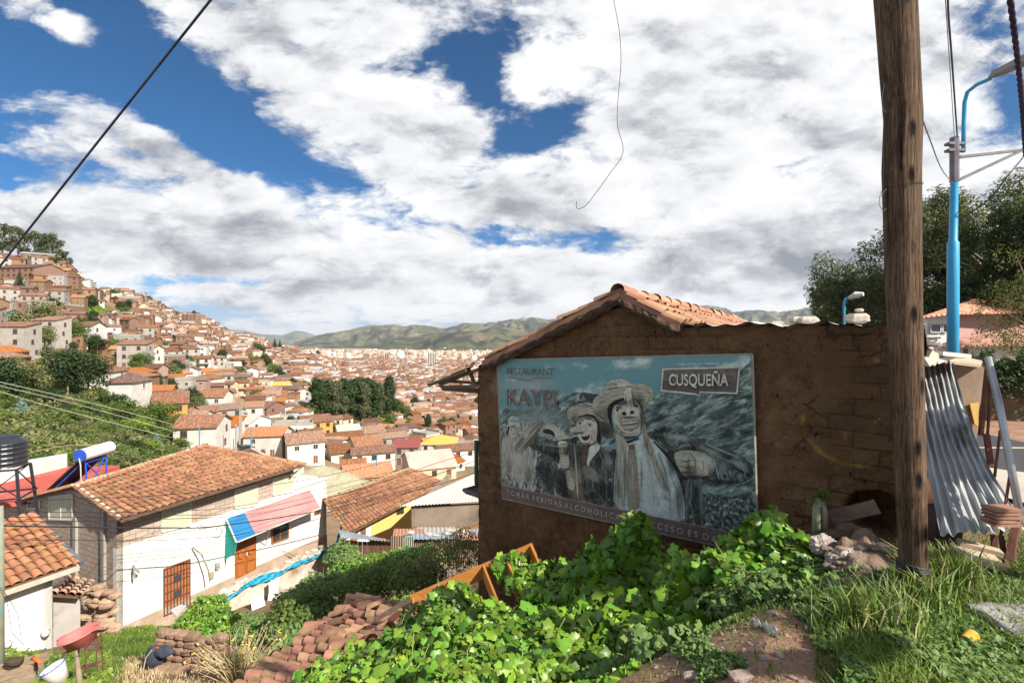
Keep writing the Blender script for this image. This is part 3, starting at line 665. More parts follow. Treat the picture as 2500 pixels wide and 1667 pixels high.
# ---------------------------------------------------------------- water tank on its stand, solar water heater
BLK = mat('black_plastic', (.018, .020, .026), (.03, .033, .04), 2, rough=.35, spec=.5)
IRON = mat('black_iron', (.02, .02, .03), (.04, .04, .05), 4, rough=.5)
tk = P(12, 1150, 17.5); tank_stand = thing('tank_stand', 'black iron angle stand under the round water tank', 'stand', (tk.x, tk.y, -6.75))
ts = MB(); s_ = .6; tz = (CY-1142)/F*17.5; bz = -6.78
R0 = Matrix.Rotation(RAD(25), 3, 'Z'); lg = [R0 @ Vector((sx*s_, sy*s_, 0)) for sx, sy in ((-1,-1),(1,-1),(1,1),(-1,1))]
c0 = Vector((tk.x, tk.y, 0))
for i, q in enumerate(lg):
    l = MB(); l.beam(c0+q*.85+Vector((0,0,tz)), c0+q*1.15+Vector((0,0,bz)), .07, .07); l.build('leg', IRON, tank_stand)
for i in range(4):
    a, b = lg[i], lg[(i+1) % 4]
    ts.beam(c0+a*.85+Vector((0,0,tz)), c0+b*.85+Vector((0,0,tz)), .06, .06); ts.beam(c0+a*1.08+Vector((0,0,tz-1.0)), c0+b*1.08+Vector((0,0,tz-1.0)), .05, .05); ts.beam(c0+a*.85+Vector((0,0,tz)), c0+b*1.08+Vector((0,0,tz-1.0)), .03, .03)
ts.build('brace', IRON, tank_stand)
wt = thing('water_tank', 'black ribbed plastic water tank with a domed lid on the red roof', 'water tank', (tk.x, tk.y, tz+.03))
mb = MB(); prof = [(.5, .02)]
for i in range(5): prof += [(.62, .05+i*.17), (.60, .09+i*.17), (.60, .15+i*.17), (.62, .19+i*.17)]
prof += [(.61, .90), (.40, 1.08), (.38, 1.08)]
mb.lathe(c0+Vector((0,0,tz+.03)), prof, 28); mb.build('body', BLK, wt, smooth=False)
mb = MB(); mb.lathe(c0+Vector((0,0,tz+1.1)), [(.39, 0), (.39, .05), (.2, .10), (.02, .11)], 24); mb.build('lid', BLK, wt)
sh = thing('solar_water_heater', 'white solar water heater with blue ends on blue legs above the red roof', 'water heater', (-18.0, 21.3, -6.75))
BLU = mat('blue_enamel', (.02, .06, .42), (.03, .09, .50), 2, rough=.35)
a = P(196, 1112, 21.0); b = P(268, 1091, 22.6); ax = (b-a).normalized()
mb = MB(); mb.tube([a, b], .27, 24, cap=False); mb.build('tank', mat('white_enamel', (.80, .80, .80), (.72, .73, .75), 1, rough=.3), sh, smooth=True)
mb = MB(); mb.tube([a-ax*.05, a], [.262, .275], 24); mb.build('end_cap', BLU, sh); mb = MB(); mb.tube([b, b+ax*.05], [.275, .262], 24); mb.build('end_cap', BLU, sh)
for c in (a+ax*.25, b-ax*.25):
    l = MB(); l.tube([c-Vector((0,0,.2)), Vector((c.x+.1, c.y, -6.78))], .035, 6); l.tube([c-Vector((0,0,.25)), Vector((c.x-1.5, c.y-.2, -6.74))], .03, 6); l.build('leg', BLU, sh)
mb = MB(); c = a+ax*.25; e = b-ax*.25
mb.tube([Vector((c.x+.1, c.y, -6.6)), Vector((e.x, e.y, e.z-.3))], .025, 6); mb.tube([Vector((c.x, c.y, c.z-.35)), Vector((e.x+.1, e.y, -6.6))], .025, 6); mb.tube([Vector((c.x, c.y, c.z-.4)), Vector((e.x, e.y, e.z-.4))], .025, 6); mb.build('brace', BLU, sh)
mb = MB()
for i in range(14):
    q = (a+ax*.1).lerp(b-ax*.1, i/13); mb.tube([q-Vector((.12,0,.2)), Vector((q.x-1.62, q.y-.2, -6.68))], .034, 6)
mb.build('vacuum_tube', mat('dark_glass_tubes', (.05, .02, .025), (.08, .03, .03), 2, rough=.15), sh, smooth=True)
mb = MB(); mb.tube([a+Vector((0,0,-.1))-ax*.06, a+Vector((.1,-.1,-.4)), Vector((a.x+.15, a.y-.1, -6.75))], .025, 6); mb.build('outlet_pipe', T_MORT, sh)
mb = MB(); mb.tube([P(46, 1112, 18), P(110, 1096, 19.5), P(165, 1087, 21), P(220, 1087, 22), P(280, 1084, 22.8)], .014, 5)
setp(mb.build('water_pipe', mat('pinkish_hose', (.42, .25, .2), (.5, .3, .25), 3), origin=P(165, 1087, 21)), 'thin pinkish hose running from the water tank to the solar heater', 'hose')

# ---------------------------------------------------------------- smaller house at the lower left
Kw = G(128, 14.4, 0); LL = Vector((Kw.x, Kw.y, 0))
def onL(px, py, off=0): return rp(px, py, LL+NF*off, NF)
lh = thing('house', 'low white house with a sagging clay tile roof at the lower left edge', 'house', (LL.x, LL.y, Kw.z))
mb = MB(); a = onL(-160, 1500); b = onL(128, 1400); zeL = onL(128, 1404).z
mb.prism([Vector((a.x, a.y, -10.5)), Vector((b.x, b.y, -10.5)), Vector((b.x, b.y, zeL)), Vector((a.x, a.y, zeL))], V*.2)
bb = b+V*4.0; mb.prism([Vector((b.x, b.y, -10.5)), Vector((b.x, b.y, zeL)), Vector((bb.x, bb.y, zeL+.6)), Vector((bb.x, bb.y, -10.5))], -U*.2); mb.build('wall', WHT, lh)
e1 = onL(192, 1377, .35); e0 = onL(-170, 1491, .35); e0.z = e1.z
r1 = e1+V*3.0+Vector((0,0,1.05)); r0 = e0+V*3.0+Vector((0,0,1.05))
mb = MB(); mb.prism([r0, r1, e1, e0], Vector((0,0,-.07))); lr = mb.build('roof', T_UNDER, lh)
mb = MB(); tiles(mb, r0, r1, e1, e0, .235, .36, .105, 9, seg=5); mb.build('roof_tiles', T_ORG, lr, smooth=True)
mb = MB(); mb.beam(e0+Vector((0,0,-.10)), e1+Vector((0,0,-.10)), .10, .14); mb.beam(e1+Vector((0,0,-.06)), r1+Vector((0,0,-.06)), .1, .12); mb.build('eave_board', T_MORT, lh)
mb = MB(); mb.tube([r1+Vector((0,0,.02)), e1+Vector((.1, 0, .05))], .07, 6); mb.build('flashing', mat('dark_lead', (.08, .09, .11), (.14, .15, .17), 3), lh)
mb = MB(); mb.prism([Vector((a.x, a.y, -10.4))+NF*.01, Vector((b.x, b.y, -10.4))+NF*.01, onL(112, 1580, .01), onL(0, 1640, .01)], NF*.02); mb.build('blue_skirting', BLU, lh)
# small shed between the two houses
sp = Vector((onL(172, 1420).x, onL(172, 1420).y, 0))
shd = thing('shed', 'little grey rendered shed with a cracked wall and a few pinkish roof tiles', 'shed', (sp.x, sp.y, -9.6))
mb = MB(); q = [onL(130, 1452, -.3), onL(196, 1440, -.3), onL(196, 1640, -.3), onL(130, 1640, -.3)]; mb.prism(q, V*1.0); mb.build('wall', mat('cracked_grey_render', (.44, .41, .39), (.34, .31, .28), 1.2, bump=.4, stain=((.20, .13, .08), 1.6, .55, .7)), shd)
c4 = [onL(166, 1416, -1.3)+Vector((0,0,.1)), onL(222, 1420, -1.3), onL(190, 1457, .0), onL(124, 1452, .0)]
mb = MB(); mb.prism(c4, Vector((0,0,-.05))); rr = mb.build('roof', T_UNDER, shd)
mb = MB(); tiles(mb, *c4, .24, .3, .11, 12, seg=5); mb.build('roof_tiles', mat('pink_clay_tiles', (.55, .33, .24), (.62, .40, .29), 3, island=.2), rr, smooth=True)
# broken adobe wall beside the shed
STN = mat('adobe_lumps', (.33, .22, .15), (.45, .31, .21), 3, bump=.8, bscale=9, island=.22, bdist=.03)
def lump(mb, c, s, rnd, R=None, mi=0):
    """rough block: a cube with pushed corners and bevel-like chamfers"""
    c = Vector(c); R = R or Matrix.Rotation(rnd.uniform(-.25, .25), 3, 'Z') @ Matrix.Rotation(rnd.uniform(-.12, .12), 3, 'X')
    vs = []; k = 4
    for j in range(-k//2, k//2+1):
        for i in range(10):
            an = 2*math.pi*i/10; f = (1-(abs(j)/(k/2))**4*.35)
            x, y = math.cos(an), math.sin(an); m_ = max(abs(x), abs(y))**.92
            q = Vector((x/m_*s[0]*.5*f, y/m_*s[1]*.5*f, j/(k/2)*s[2]*.5))
            q *= 1+rnd.uniform(-.07, .07); vs.append(c+R @ q)
    n = 10; rows = k+1
    fs = [(j*n+i, j*n+(i+1) % n, (j+1)*n+(i+1) % n, (j+1)*n+i) for j in range(rows-1) for i in range(n)]+[tuple(range(n))[::-1], tuple(range((rows-1)*n, rows*n))]
    mb.add(vs, fs, mi)
rnd = random.Random(2); mb = MB()
for i in range(64):
    px = rnd.uniform(205, 280); t = (px-205)/75; py = rnd.uniform(1440+10*math.sin(px*.2), 1560)
    p = onG(px, py, .1+rnd.uniform(0, .35)+(py-1440)/400); lump(mb, p, (.42, .3, .2), rnd)
setp(mb.build('ruined_adobe_wall', STN, origin=onG(240, 1560, .3)), 'crumbling brown adobe masonry against the corner of the white house', 'wall')

# ---------------------------------------------------------------- low retaining wall with the blue tarp
rw = thing('retaining_wall', 'low crumbling whitish retaining wall topped with stones in front of the white house', 'wall', onF(680, 1430, 1.7))
top = [(556, 1452), (580, 1440), (625, 1418), (660, 1408), (700, 1388), (750, 1362), (805, 1338)]
bot = [(556, 1500), (590, 1510), (640, 1480), (680, 1462), (720, 1430), (760, 1405), (805, 1385)]
mb = MB(); tp = [onF(x, y, 1.8) for x, y in top]; bp = [onF(x, y+60, 1.8) for x, y in bot]
mb.prism(tp+bp[::-1], V*.35); mb.build('wall_face', mat('dirty_whitewash', (.66, .60, .52), (.36, .27, .20), 1.5, bump=.7, bscale=6, stain=((.24, .15, .09), 1.1, .52, .9), bdist=.05), rw)
mb = MB(); rnd = random.Random(5)
for i in range(60):
    t = i/59*6; k = min(int(t), 5); p = tp[k].lerp(tp[k+1], t-k)+V*rnd.uniform(0, .5)+Vector((0,0,.05)); lump(mb, p, (rnd.uniform(.15, .42), rnd.uniform(.15, .3), rnd.uniform(.06, .16)), rnd)
mb.build('coping_stones', mat('grey_coping_stones', (.40, .34, .28), (.54, .48, .41), 3, island=.2, bump=.5), rw)
TARP = mat('bright_blue_tarp', (.01, .22, .36), (.03, .33, .47), 4, rough=.4, bump=.6, bscale=8, bdist=.05)
tw = [(555, 1462, 16), (585, 1446, 9), (600, 1430, 8), (625, 1419, 20), (660, 1408, 18), (690, 1398, 8), (720, 1380, 11), (760, 1366, 7), (790, 1352, 14), (815, 1335, 11), (832, 1300, 12), (836, 1262, 7)]
mb = MB(); pts = []
def tf(u, v):
    t = u*(len(tw)-1.0001); k = int(t); f = t-k; x = tw[k][0]*(1-f)+tw[k+1][0]*f; y = tw[k][1]*(1-f)+tw[k+1][1]*f; h = tw[k][2]*(1-f)+tw[k+1][2]*f
    return onF(x+3*math.sin(v*9+u*30), y+(v-.5)*h-2, 1.9+.08*math.sin(u*70+v*8)+.06*math.sin(v*15))
mb.grid(tf, 90, 6); setp(mb.build('tarp', TARP, smooth=True, origin=onF(680, 1400, 1.9)), 'twisted bright blue plastic tarp strung along the low retaining wall', 'tarp')
mb = MB(); g0 = [onF(612, 1462, 2.5), onF(642, 1450, 2.4), onF(655, 1505, 3.0), onF(617, 1512, 3.1)]
setp(corrugated(*g0, 7, .02).build('corrugated_sheet', mat('pale_galvanised', (.46, .48, .47), (.58, .60, .58), 2, rough=.5), smooth=True, origin=g0[2]), 'pale upright corrugated metal sheet leaning against the retaining wall', 'metal sheet')
mb = MB(); gr = random.Random(4); c = onF(668, 1440, 2.2)
mb.grid(lambda u, v: c+U*(u-.5)*.55+Vector((0,0,(.5-v)*.95))+NF*(.12*math.sin(u*3.1)*math.sin(v*3.1)+.04*math.sin(u*14+v*5)), 14, 14)
setp(mb.build('sack', mat('white_woven_plastic', (.72, .72, .68), (.58, .57, .53), 3, rough=.6), smooth=True, origin=c), 'white plastic sack hanging on the retaining wall', 'sack')
mb = MB(); pg = P(425, 1488, 18.3); mb.prism([P(415, 1490, 17.6), P(440, 1476, 17.9), P(456, 1480, 17.7), P(430, 1506, 17.1)], Vector((.01, -.01, .03))); setp(mb.build('metal_sheet', mat('grey_flat_metal', (.42, .42, .42), (.5, .5, .5), 3, rough=.4), origin=pg), 'small bent grey metal sheet leaning by the barred gate', 'metal sheet')
# ---------------------------------------------------------------- yellow house, grey shed and tin sheds in the middle
ye = thing('house', 'yellow-walled house under a steep bank of mossy clay tiles, right of the white one', 'house', P(940, 1310, 29))
A_, B_, C_, D_ = P(792, 1222, 27.0), P(998, 1144, 33.8), P(1086, 1178, 33.6), P(850, 1303, 24.8)
C_.z = D_.z
ya = A_+(A_-D_)*0.9; yb = B_+(B_-C_)*0.9; ya.z = D_.z-.2; yb.z = C_.z-.2
mb = MB(); mb.prism([A_, B_, C_, D_], Vector((0,0,-.08))); mb.prism([A_, B_, yb, ya], Vector((0,0,-.08))); yr = mb.build('roof', T_UNDER, ye)
mb = MB(); tiles(mb, A_, B_, C_, D_, .25, .36, .105, 31, seg=4); tiles(mb, B_, A_, ya, yb, .27, .4, .11, 32, seg=4); mb.build('roof_tiles', T_NEAR, yr, smooth=True)
mb = MB(); ridge_tiles(mb, A_, B_, .14); mb.build('ridge_cap', mat('mossy_ridge_tiles', (.26, .20, .11), (.36, .25, .14), 3), ye, smooth=True)
ydir = (C_-D_).normalized(); yn = Vector((ydir.y, -ydir.x, 0)); yp = D_-yn*.45
def onY(px, py, off=0): return rp(px, py, yp+yn*off, yn)
def yz(px, z):
    q = onY(px, 1250); return Vector((q.x, q.y, z))
ez = D_.z
mb = MB(); mb.prism([yz(905, -13), yz(1090, -13), yz(1090, ez), yz(905, ez)], -yn*.2); mb.build('wall', mat('yellow_limewash', (.74, .50, .17), (.68, .44, .14), .7, stain=((.5, .33, .16), .9, .58, .5)), ye)
mb = MB(); mb.prism([yz(845, -13), yz(905, -13), yz(905, ez), yz(845, ez)], -yn*.2+yn*.002); mb.build('wall', WHT, ye)
for x0, x1, y0, y1, m_ in ((880, 892, 1292, 1312, M_DOORB), (968, 985, 1240, 1256, M_GLASS), (855, 872, 1302, 1322, DOORW)):
    mb = MB(); mb.prism([onY(x0, y0, .01), onY(x1, y0-4, .01), onY(x1, y1-4, .01), onY(x0, y1, .01)], yn*.04); mb.build('window', m_, ye)
gs = thing('shed', 'grey-walled shed with a wide pale fibre-cement roof beside the mud hut', 'shed', P(1080, 1285, 25.5))
FC = corr_mat('pale_fibre_cement', (.52, .48, .39), (.60, .56, .47), pitch=.18, metal=0, rough=.9)
q = [P(1121, 1175, 30.5), P(1300, 1110, 34), P(1420, 1200, 27.5), P(975, 1236, 25.0)]
q = [P(1150, 1160, 31), P(1330, 1100, 33.5), P(1330, 1213, 26), P(975, 1236, 25.0)]
o = corrugated(*q, 44, .022, nu=264, nv=4).build('roof', FC, gs, smooth=True)
mb = MB(); a, b = P(1005, 1240, 25.3), P(1300, 1226, 26.1)
mb.prism([a, b, Vector((b.x, b.y, -13)), Vector((a.x, a.y, -13))], Vector((-.1, .3, 0))); mb.prism([a, Vector((a.x, a.y, -13)), Vector((a.x+1.2, a.y+5, -13)), a+Vector((1.2, 5, .4))], Vector((.2, 0, 0)))
mb.build('wall', mat('stained_brown_render', (.30, .24, .19), (.20, .15, .115), 1.1, bump=.3, stain=((.12, .095, .08), .9, .55, .7)), gs)
# tin sheds
TIN = [mat('blue_grey_tin', (.26, .33, .40), (.42, .49, .55), 1.5, rough=.4, metal=.2, stain=((.45, .20, .11), 1.3, .60, .8)), mat('rusty_tin', (.48, .18, .12), (.40, .24, .17), 1.5, rough=.8), mat('dull_tin', (.34, .34, .32), (.46, .44, .40), 1.5, rough=.6, stain=((.4, .17, .1), 1.6, .52, .9)), mat('old_brown_tin', (.20, .13, .09), (.30, .22, .16), 1.5, rough=.8), mat('greenish_tin', (.22, .26, .20), (.31, .34, .26), 1.5, rough=.6)]
t1 = thing('tin_shed', 'low shack of rusty timber under a bluish sheet of tin', 'shack', P(870, 1360, 23.5))
corrugated(P(826, 1292, 24.5), P(955, 1318, 25.0), P(962, 1322, 22.8), P(832, 1312, 22.5), 16, .02, nv=3).build('roof_sheet', TIN[0], t1, smooth=True)
corrugated(P(900, 1310, 24.2), P(962, 1316, 24.4), P(960, 1324, 23), P(905, 1322, 22.9), 8, .02, nv=3).build('roof_sheet', TIN[1], t1, smooth=True)
mb = MB(); a, b = P(830, 1318, 22.9), P(962, 1328, 23.0); rnd = random.Random(4)
for i in range(12):
    p = a.lerp(b, i/12); r_ = a.lerp(b, (i+.9)/12); hh = rnd.uniform(0, .08); mb.prism([p, r_, Vector((r_.x, r_.y, -13)), Vector((p.x, p.y, -13))], Vector((0, .03+hh, 0)))
mb.build('plank_wall', mat('dark_old_planks', (.10, .055, .035), (.17, .10, .065), 2, stretch=(5, 5, 1)), t1)
t2 = thing('tin_shed', 'long patched shack with red, blue and rust tin sheets held down by rubble', 'shack', P(1060, 1350, 22))
for (x0, x1, y0, y1, k, Ya, Yb) in ((962, 1035, 1290, 1308, 1, 24.5, 23.0), (1020, 1110, 1286, 1302, 2, 25, 23.6), (990, 1080, 1302, 1316, 0, 23.2, 21.9), (1075, 1175, 1297, 1314, 0, 23.6, 22), (1100, 1185, 1290, 1300, 2, 24.8, 23.4), (1130, 1180, 1302, 1318, 1, 22.6, 21.6)):
    corrugated(P(x0, y0, Ya), P(x1, y0, Ya), P(x1+4, y1, Yb), P(x0-3, y1, Yb), 9, .02, nv=3).build('roof_sheet', TIN[k], t2, smooth=True)
for (x0, x1, yt, yb2, k, Yq) in ((955, 984, 1308, 1362, 3, 21.6), (984, 1010, 1310, 1356, 4, 21.7), (1010, 1175, 1316, 1362, 3, 22.1)):
    corrugated(P(x0, yt, Yq), P(x1, yt, Yq), P(x1, yb2+20, Yq-.1), P(x0, yb2+20, Yq-.1), max(5, (x1-x0)//5), .025, nv=3).build('wall_sheet', TIN[k], t2, smooth=True)
mb = MB()
for i in range(26):
    px = rnd.choice([rnd.uniform(1093, 1135), rnd.uniform(1000, 1160)]); lump(mb, P(px, rnd.uniform(1296, 1312), 22.8)+Vector((0,0,.06)), (.3, .22, .12), rnd)
mb.build('rubble', mat('white_rubble', (.58, .54, .48), (.45, .36, .30), 3, island=.3), t2)
mb = MB(); mb.beam(P(1110, 1300, 22.5), P(1175, 1276, 23.5), .09, .09); mb.build('pole', M_DOORB, t2)

# ---------------------------------------------------------------- mud hut with the poster
PW0 = Vector((2.894, 5.76, 0)); NW = Vector((-.635, -.772, 0)); DW = Vector((-.772, .635, 0))   # wall runs along DW, faces NW
def onW(px, py, off=0): return rp(px, py, PW0+NW*off, NW)
def mud_mat(name, c1, c2, c3):
    m = bpy.data.materials.new(name); m.use_nodes = True; t = m.node_tree; t.nodes.clear(); N = NT(t)
    tc = N.node('ShaderNodeTexCoord').outputs['Object']
    n1 = N.noise(tc, 1.1, 6, .6); n2 = N.noise(tc, 9, 8, .7); n3 = N.noise(tc, 45, 3, .6)
    colr = N.ramp(N.m('ADD', N.m('MULTIPLY', n1, .55), N.m('MULTIPLY', n2, .45)), [(.34, c1), (.5, c2), (.66, c3)])
    vo = N.node('ShaderNodeTexVoronoi', feature='DISTANCE_TO_EDGE'); N.put(vo.inputs['Vector'], N.vm('ADD', N.vm('MULTIPLY', tc, (3.6, 3.6, 4.2)), N.vm('SCALE', N.comb(n2, n1, n2), sc=1.6))); vo.inputs['Scale'].default_value = 1.0
    ax_ = N.vm('DOT_PRODUCT', tc, (-.772, .635, 0)); zz_ = N.sep(tc)[2]
    wv = N.vm('ADD', N.comb(ax_, zz_, 0), N.vm('SCALE', N.comb(n2, n1, 0), sc=.10))
    br = N.node('ShaderNodeTexBrick'); N.put(br.inputs['Vector'], wv); br.inputs['Scale'].default_value = 1; br.inputs['Brick Width'].default_value = .46; br.inputs['Row Height'].default_value = .17; br.inputs['Mortar Size'].default_value = .012; br.inputs['Mortar Smooth'].default_value = .6
    br.inputs['Color1'].default_value = (.75, .75, .75, 1); br.inputs['Color2'].default_value = (1.15, 1.12, 1.08, 1); br.inputs['Mortar'].default_value = (.55, .5, .45, 1)
    bfade = N.maprange(N.noise(tc, .8, 4, .6), .42, .60); colr = N.mix(N.m('MULTIPLY', bfade, .85), colr, N.vm('MULTIPLY', colr, br.outputs[0]))
    big_ = N.noise(tc, .55, 5, .6); colr = N.mix(N.maprange(big_, .50, .66, 0., .6), colr, (.05, .028, .016)); colr = N.mix(N.maprange(N.noise(tc, .9, 6, .7), .55, .68, 0., .5), colr, (.24, .155, .09))
    crack = N.m('MULTIPLY', N.maprange(vo.outputs[0], .0, .03, 1., 0.), N.maprange(N.noise(tc, 1.9, 4, .6), .48, .66))
    colr = N.mix(N.m('MULTIPLY', crack, .45), colr, (.035, .02, .013))
    peb = N.maprange(N.noise(tc, 60, 2, .4), .70, .74); colr = N.mix(N.m('MULTIPLY', peb, .7), colr, (.45, .34, .26))
    hole = N.maprange(N.noise(N.vm('MULTIPLY', tc, (1, 1, .45)), 22, 2, .4), .27, .24); colr = N.mix(N.m('MULTIPLY', hole, .9), colr, (.012, .008, .006))
    soot = N.m('MULTIPLY', N.maprange(N.vm('LENGTH', N.vm('MULTIPLY', N.vm('SUBTRACT', tc, SOOT), (1, 1, .75))), .95, .15), N.m('MULTIPLY', n2, 1.1)); colr = N.mix(N.m('MULTIPLY', soot, .85), colr, (.035, .022, .014))
    rd = N.vm('LENGTH', N.vm('SUBTRACT', tc, RING)); ring = N.m('MULTIPLY', N.maprange(N.m('ABSOLUTE', N.m('SUBTRACT', rd, .46)), .035, .012), N.m('MULTIPLY', N.maprange(N.sep(tc)[2], RING[2]+.25, RING[2]-.05), N.maprange(n2, .38, .62)))
    colr = N.mix(N.m('MULTIPLY', ring, .55), colr, (.42, .25, .03))
    b = N.node('ShaderNodeBsdfPrincipled'); N.put(b.inputs['Base Color'], colr); b.inputs['Roughness'].default_value = .95; b.inputs['Specular IOR Level'].default_value = .1
    bn = N.node('ShaderNodeBump'); bn.inputs['Strength'].default_value = .9; bn.inputs['Distance'].default_value = .03
    N.put(bn.inputs['Height'], N.m('SUBTRACT', N.m('ADD', N.m('MULTIPLY', n2, 1.), N.m('MULTIPLY', n3, .55)), N.m('ADD', N.m('MULTIPLY', N.m('ADD', crack, hole), .8), N.m('MULTIPLY', N.m('MULTIPLY', br.outputs['Fac'], bfade), .5)))); N.l.new(bn.outputs[0], b.inputs['Normal'])
    out = N.node('ShaderNodeOutputMaterial'); N.l.new(b.outputs[0], out.inputs[0]); return m
hb = onW(1500, 1450)
SOOT = tuple(onW(2110, 960)-hb); RING = tuple(onW(2080, 1030)-hb)
MUD = mud_mat('mud_wall', (.085, .046, .023), (.155, .086, .043), (.25, .15, .076))
hut = thing('mud_hut', 'dark brown mud hut with a low tiled gable roof carrying a large poster', 'hut', hb)
TOPL = [(1168, 893), (1185, 882), (1300, 832), (1440, 776), (1542, 741), (1600, 766), (1655, 793), (1662, 800), (1800, 797), (2000, 795), (2160, 795), (2257, 800)]
def wall_s(px): return (onW(px, 833)-PW0).dot(DW)
ss = [wall_s(p[0]) for p in TOPL]; tzs = [onW(*p).z for p in TOPL]     # decreasing s to the right
s0, s1 = ss[0], ss[-1]
def wtop(s): return float(np.interp(-s, [-q for q in ss], tzs))
def wbot(s):
    p = PW0+DW*s; return HX(p.x, p.y)-.35
def wf(u, v):
    s = s0+(s1-s0)*u; z0, z1 = wbot(s), wtop(s); z = z0+(z1-z0)*v; p = PW0+DW*s
    d = .035*noise.noise(Vector((s*1.1, z*1.4, 3)))+.022*noise.noise(Vector((s*4, z*6, 5)))+.01*noise.noise(Vector((s*14, z*16, 8)))
    hole = math.exp(-(((s-wall_s(2135))/.33)**2+((z-onW(2120, 1250).z)/.30)**2)*1.6)
    return Vector((p.x, p.y, z))+NW*(d-.42*(1 if hole > .5 else max(0, (hole-.38)/.12)))
mb = MB(); mb.grid(wf, 210, 90)
back = -NW*.38
def wedge(s, z): p = PW0+DW*s; return Vector((p.x, p.y, z))
# wall thickness: ends and top
for sa in (s0, s1):
    mb.grid(lambda u, v: wedge(sa, wbot(sa)+(wtop(sa)-wbot(sa))*v)+back*u+DW*(.03*noise.noise(Vector((u*2, v*9, sa)))), 6, 40)
n_t = 60
mb.grid(lambda u, v: wedge(s0+(s1-s0)*u, wtop(s0+(s1-s0)*u))+back*v, n_t, 1)
mb.build('front_wall', MUD, hut, smooth=True)
mb = MB(); RD = Vector((.635, .772, 0))
for sa, zt2 in ((s0-.19, -.7), (s1+.19, tzs[-1]-.05)):
    p = PW0+DW*sa; mb.prism([p+back+Vector((0,0,-5.5)), p+back+Vector((0,0,zt2)), p+back+RD*4.8+Vector((0,0,zt2)), p+back+RD*4.8+Vector((0,0,-5.5))], DW*(.34 if sa > 0 else -.34) if False else -DW*.02+DW*(-.3 if sa == s0-.19 else .3))
mb.build('side_wall', MUD, hut)
# roof
apx = onW(1517, 716, .12); el = onW(1183, 884, .12); er = onW(1662, 796, .06); RDg = P(1795, 782, 10.6)-apx
mb = MB(); mb.prism([apx, el, el+RDg, apx+RDg], Vector((0,0,-.05))); mb.prism([apx, apx+RDg, er+RDg, er], Vector((0,0,-.05))); hr = mb.build('roof', T_UNDER, hut)
T_HUT = mat('weathered_hut_tiles', (.30, .14, .085), (.44, .25, .155), 2.5, rough=.8, bump=.4, bscale=20, island=.22, stain=((.16, .09, .055), 3.5, .55, .6), bdist=.01)
mb = MB(); tiles(mb, apx, apx+RDg, er+RDg, er, .19, .36, .085, 21, jit=2.2, seg=6, sag=.05); tiles(mb, apx+RDg, apx, el, el+RDg, .19, .36, .085, 22, jit=1.5, seg=6)
ridge_tiles(mb, apx-RDg*.02, apx+RDg, .105, .4, seed=6); mb.build('roof_tiles', T_HUT, hr, smooth=True)
mb = MB(); d = (el-apx); n_ = 9
for i in range(n_):   # tiles seen on edge along the verge
    a = apx+d*(i/n_)+NW*.06; b = apx+d*((i+1.04)/n_)+NW*.06; w = Vector((0,0,-.085-.02*(i % 2)))
    mb.prism([a+Vector((0,0,.03)), b+Vector((0,0,.03)), b+w, a+w], -NW*.1+NW*.004*(i % 3))
a = apx+NW*.05; b = er+NW*.05; mb.prism([a+Vector((0,0,.03)), b+Vector((0,0,.03)), b+Vector((0,0,-.07)), a+Vector((0,0,-.09))], -NW*.1)
mb.build('verge_tile', T_HUT, hut)
STRAW = mat('mud_and_straw', (.05, .03, .018), (.12, .075, .045), 12, bump=1, bscale=30, bdist=.03)
mb = MB()
for aa, bb_, nn in ((apx+Vector((0,0,-.10)), el+Vector((0,0,-.12)), 80), (apx+Vector((0,0,-.12)), er+Vector((0,0,-.09)), 30)):
    mb.grid(lambda u, v: aa.lerp(bb_, u)+NW*(.05+.05*math.cos((v-.5)*3)+.045*noise.noise(Vector((u*14, v*5, 2))))+Vector((0,0,(.5-v)*.13+.03*noise.noise(Vector((u*20, v*3, 9))))), nn, 6)
    for i in range(nn):
        p = aa.lerp(bb_, random.random())+NW*.08; mb.tube([p, p+NW*random.uniform(0, .05)+DW*random.uniform(-.09, .09)+Vector((0,0,random.uniform(-.09, .02)))], .004, 3, cap=False)
mb.build('thatch_edge', STRAW, hut, smooth=True)
WOODD = mat('weathered_roof_wood', (.10, .07, .045), (.20, .14, .09), 5, stretch=(3, 3, 3), bump=.5, bscale=25)
mb = MB()   # broken eave poking out past the left corner
tips = [(1047, 940, .2, 1140, 905), (1075, 938, .1, 1172, 900), (1078, 944, .15, 1176, 942), (1090, 930, .0, 1165, 935)]
for (x, y, of, x2, y2) in tips: mb.beam(onW(x, y, of), onW(x2, y2, of), .07, .05)
mb.beam(onW(1082, 947, -.3), onW(1180, 955, -.3), .09, .09); mb.beam(onW(1108, 925, -.1), onW(1160, 885, -.1), .04, .05); mb.beam(onW(1140, 890, .0), onW(1162, 945, 0), .05, .05)
mb.build('rafter', WOODD, hut)
mb = MB(); mb.grid(lambda u, v: onW(1185+(1040-1185)*u, 884+(938-884)*u**1.1, .14-.7*v)+Vector((0,0,.02*noise.noise(Vector((u*6, v*5, 1)))+.02)), 16, 8)
mb.grid(lambda u, v: onW(1150+(1100-1150)*u, 898+(918-898)*u, .2-.35*v)+Vector((0,0,.03+.02*math.sin(v*9))), 8, 6)
mb.build('eave_sheet', mat('rotten_board', (.26, .15, .08), (.42, .25, .14), 4, stretch=(2, 2, 2), bump=.5), hut, smooth=True)
mb = MB(); a = onW(1655, 797, .10); b = onW(2262, 797, .10)
mb.grid(lambda u, v: a.lerp(b, u)+RD*(v*3.2)+Vector((0, 0, .012*math.sin(u*60)+.035*noise.noise(Vector((u*7, v*3, 6)))+.03-.02*v)), 160, 8)
mb.grid(lambda u, v: a.lerp(b, u)+RD*(v*3.2)+Vector((0, 0, .012*math.sin(u*60)+.035*noise.noise(Vector((u*7, v*3, 6)))+.012-.02*v)), 160, 8)
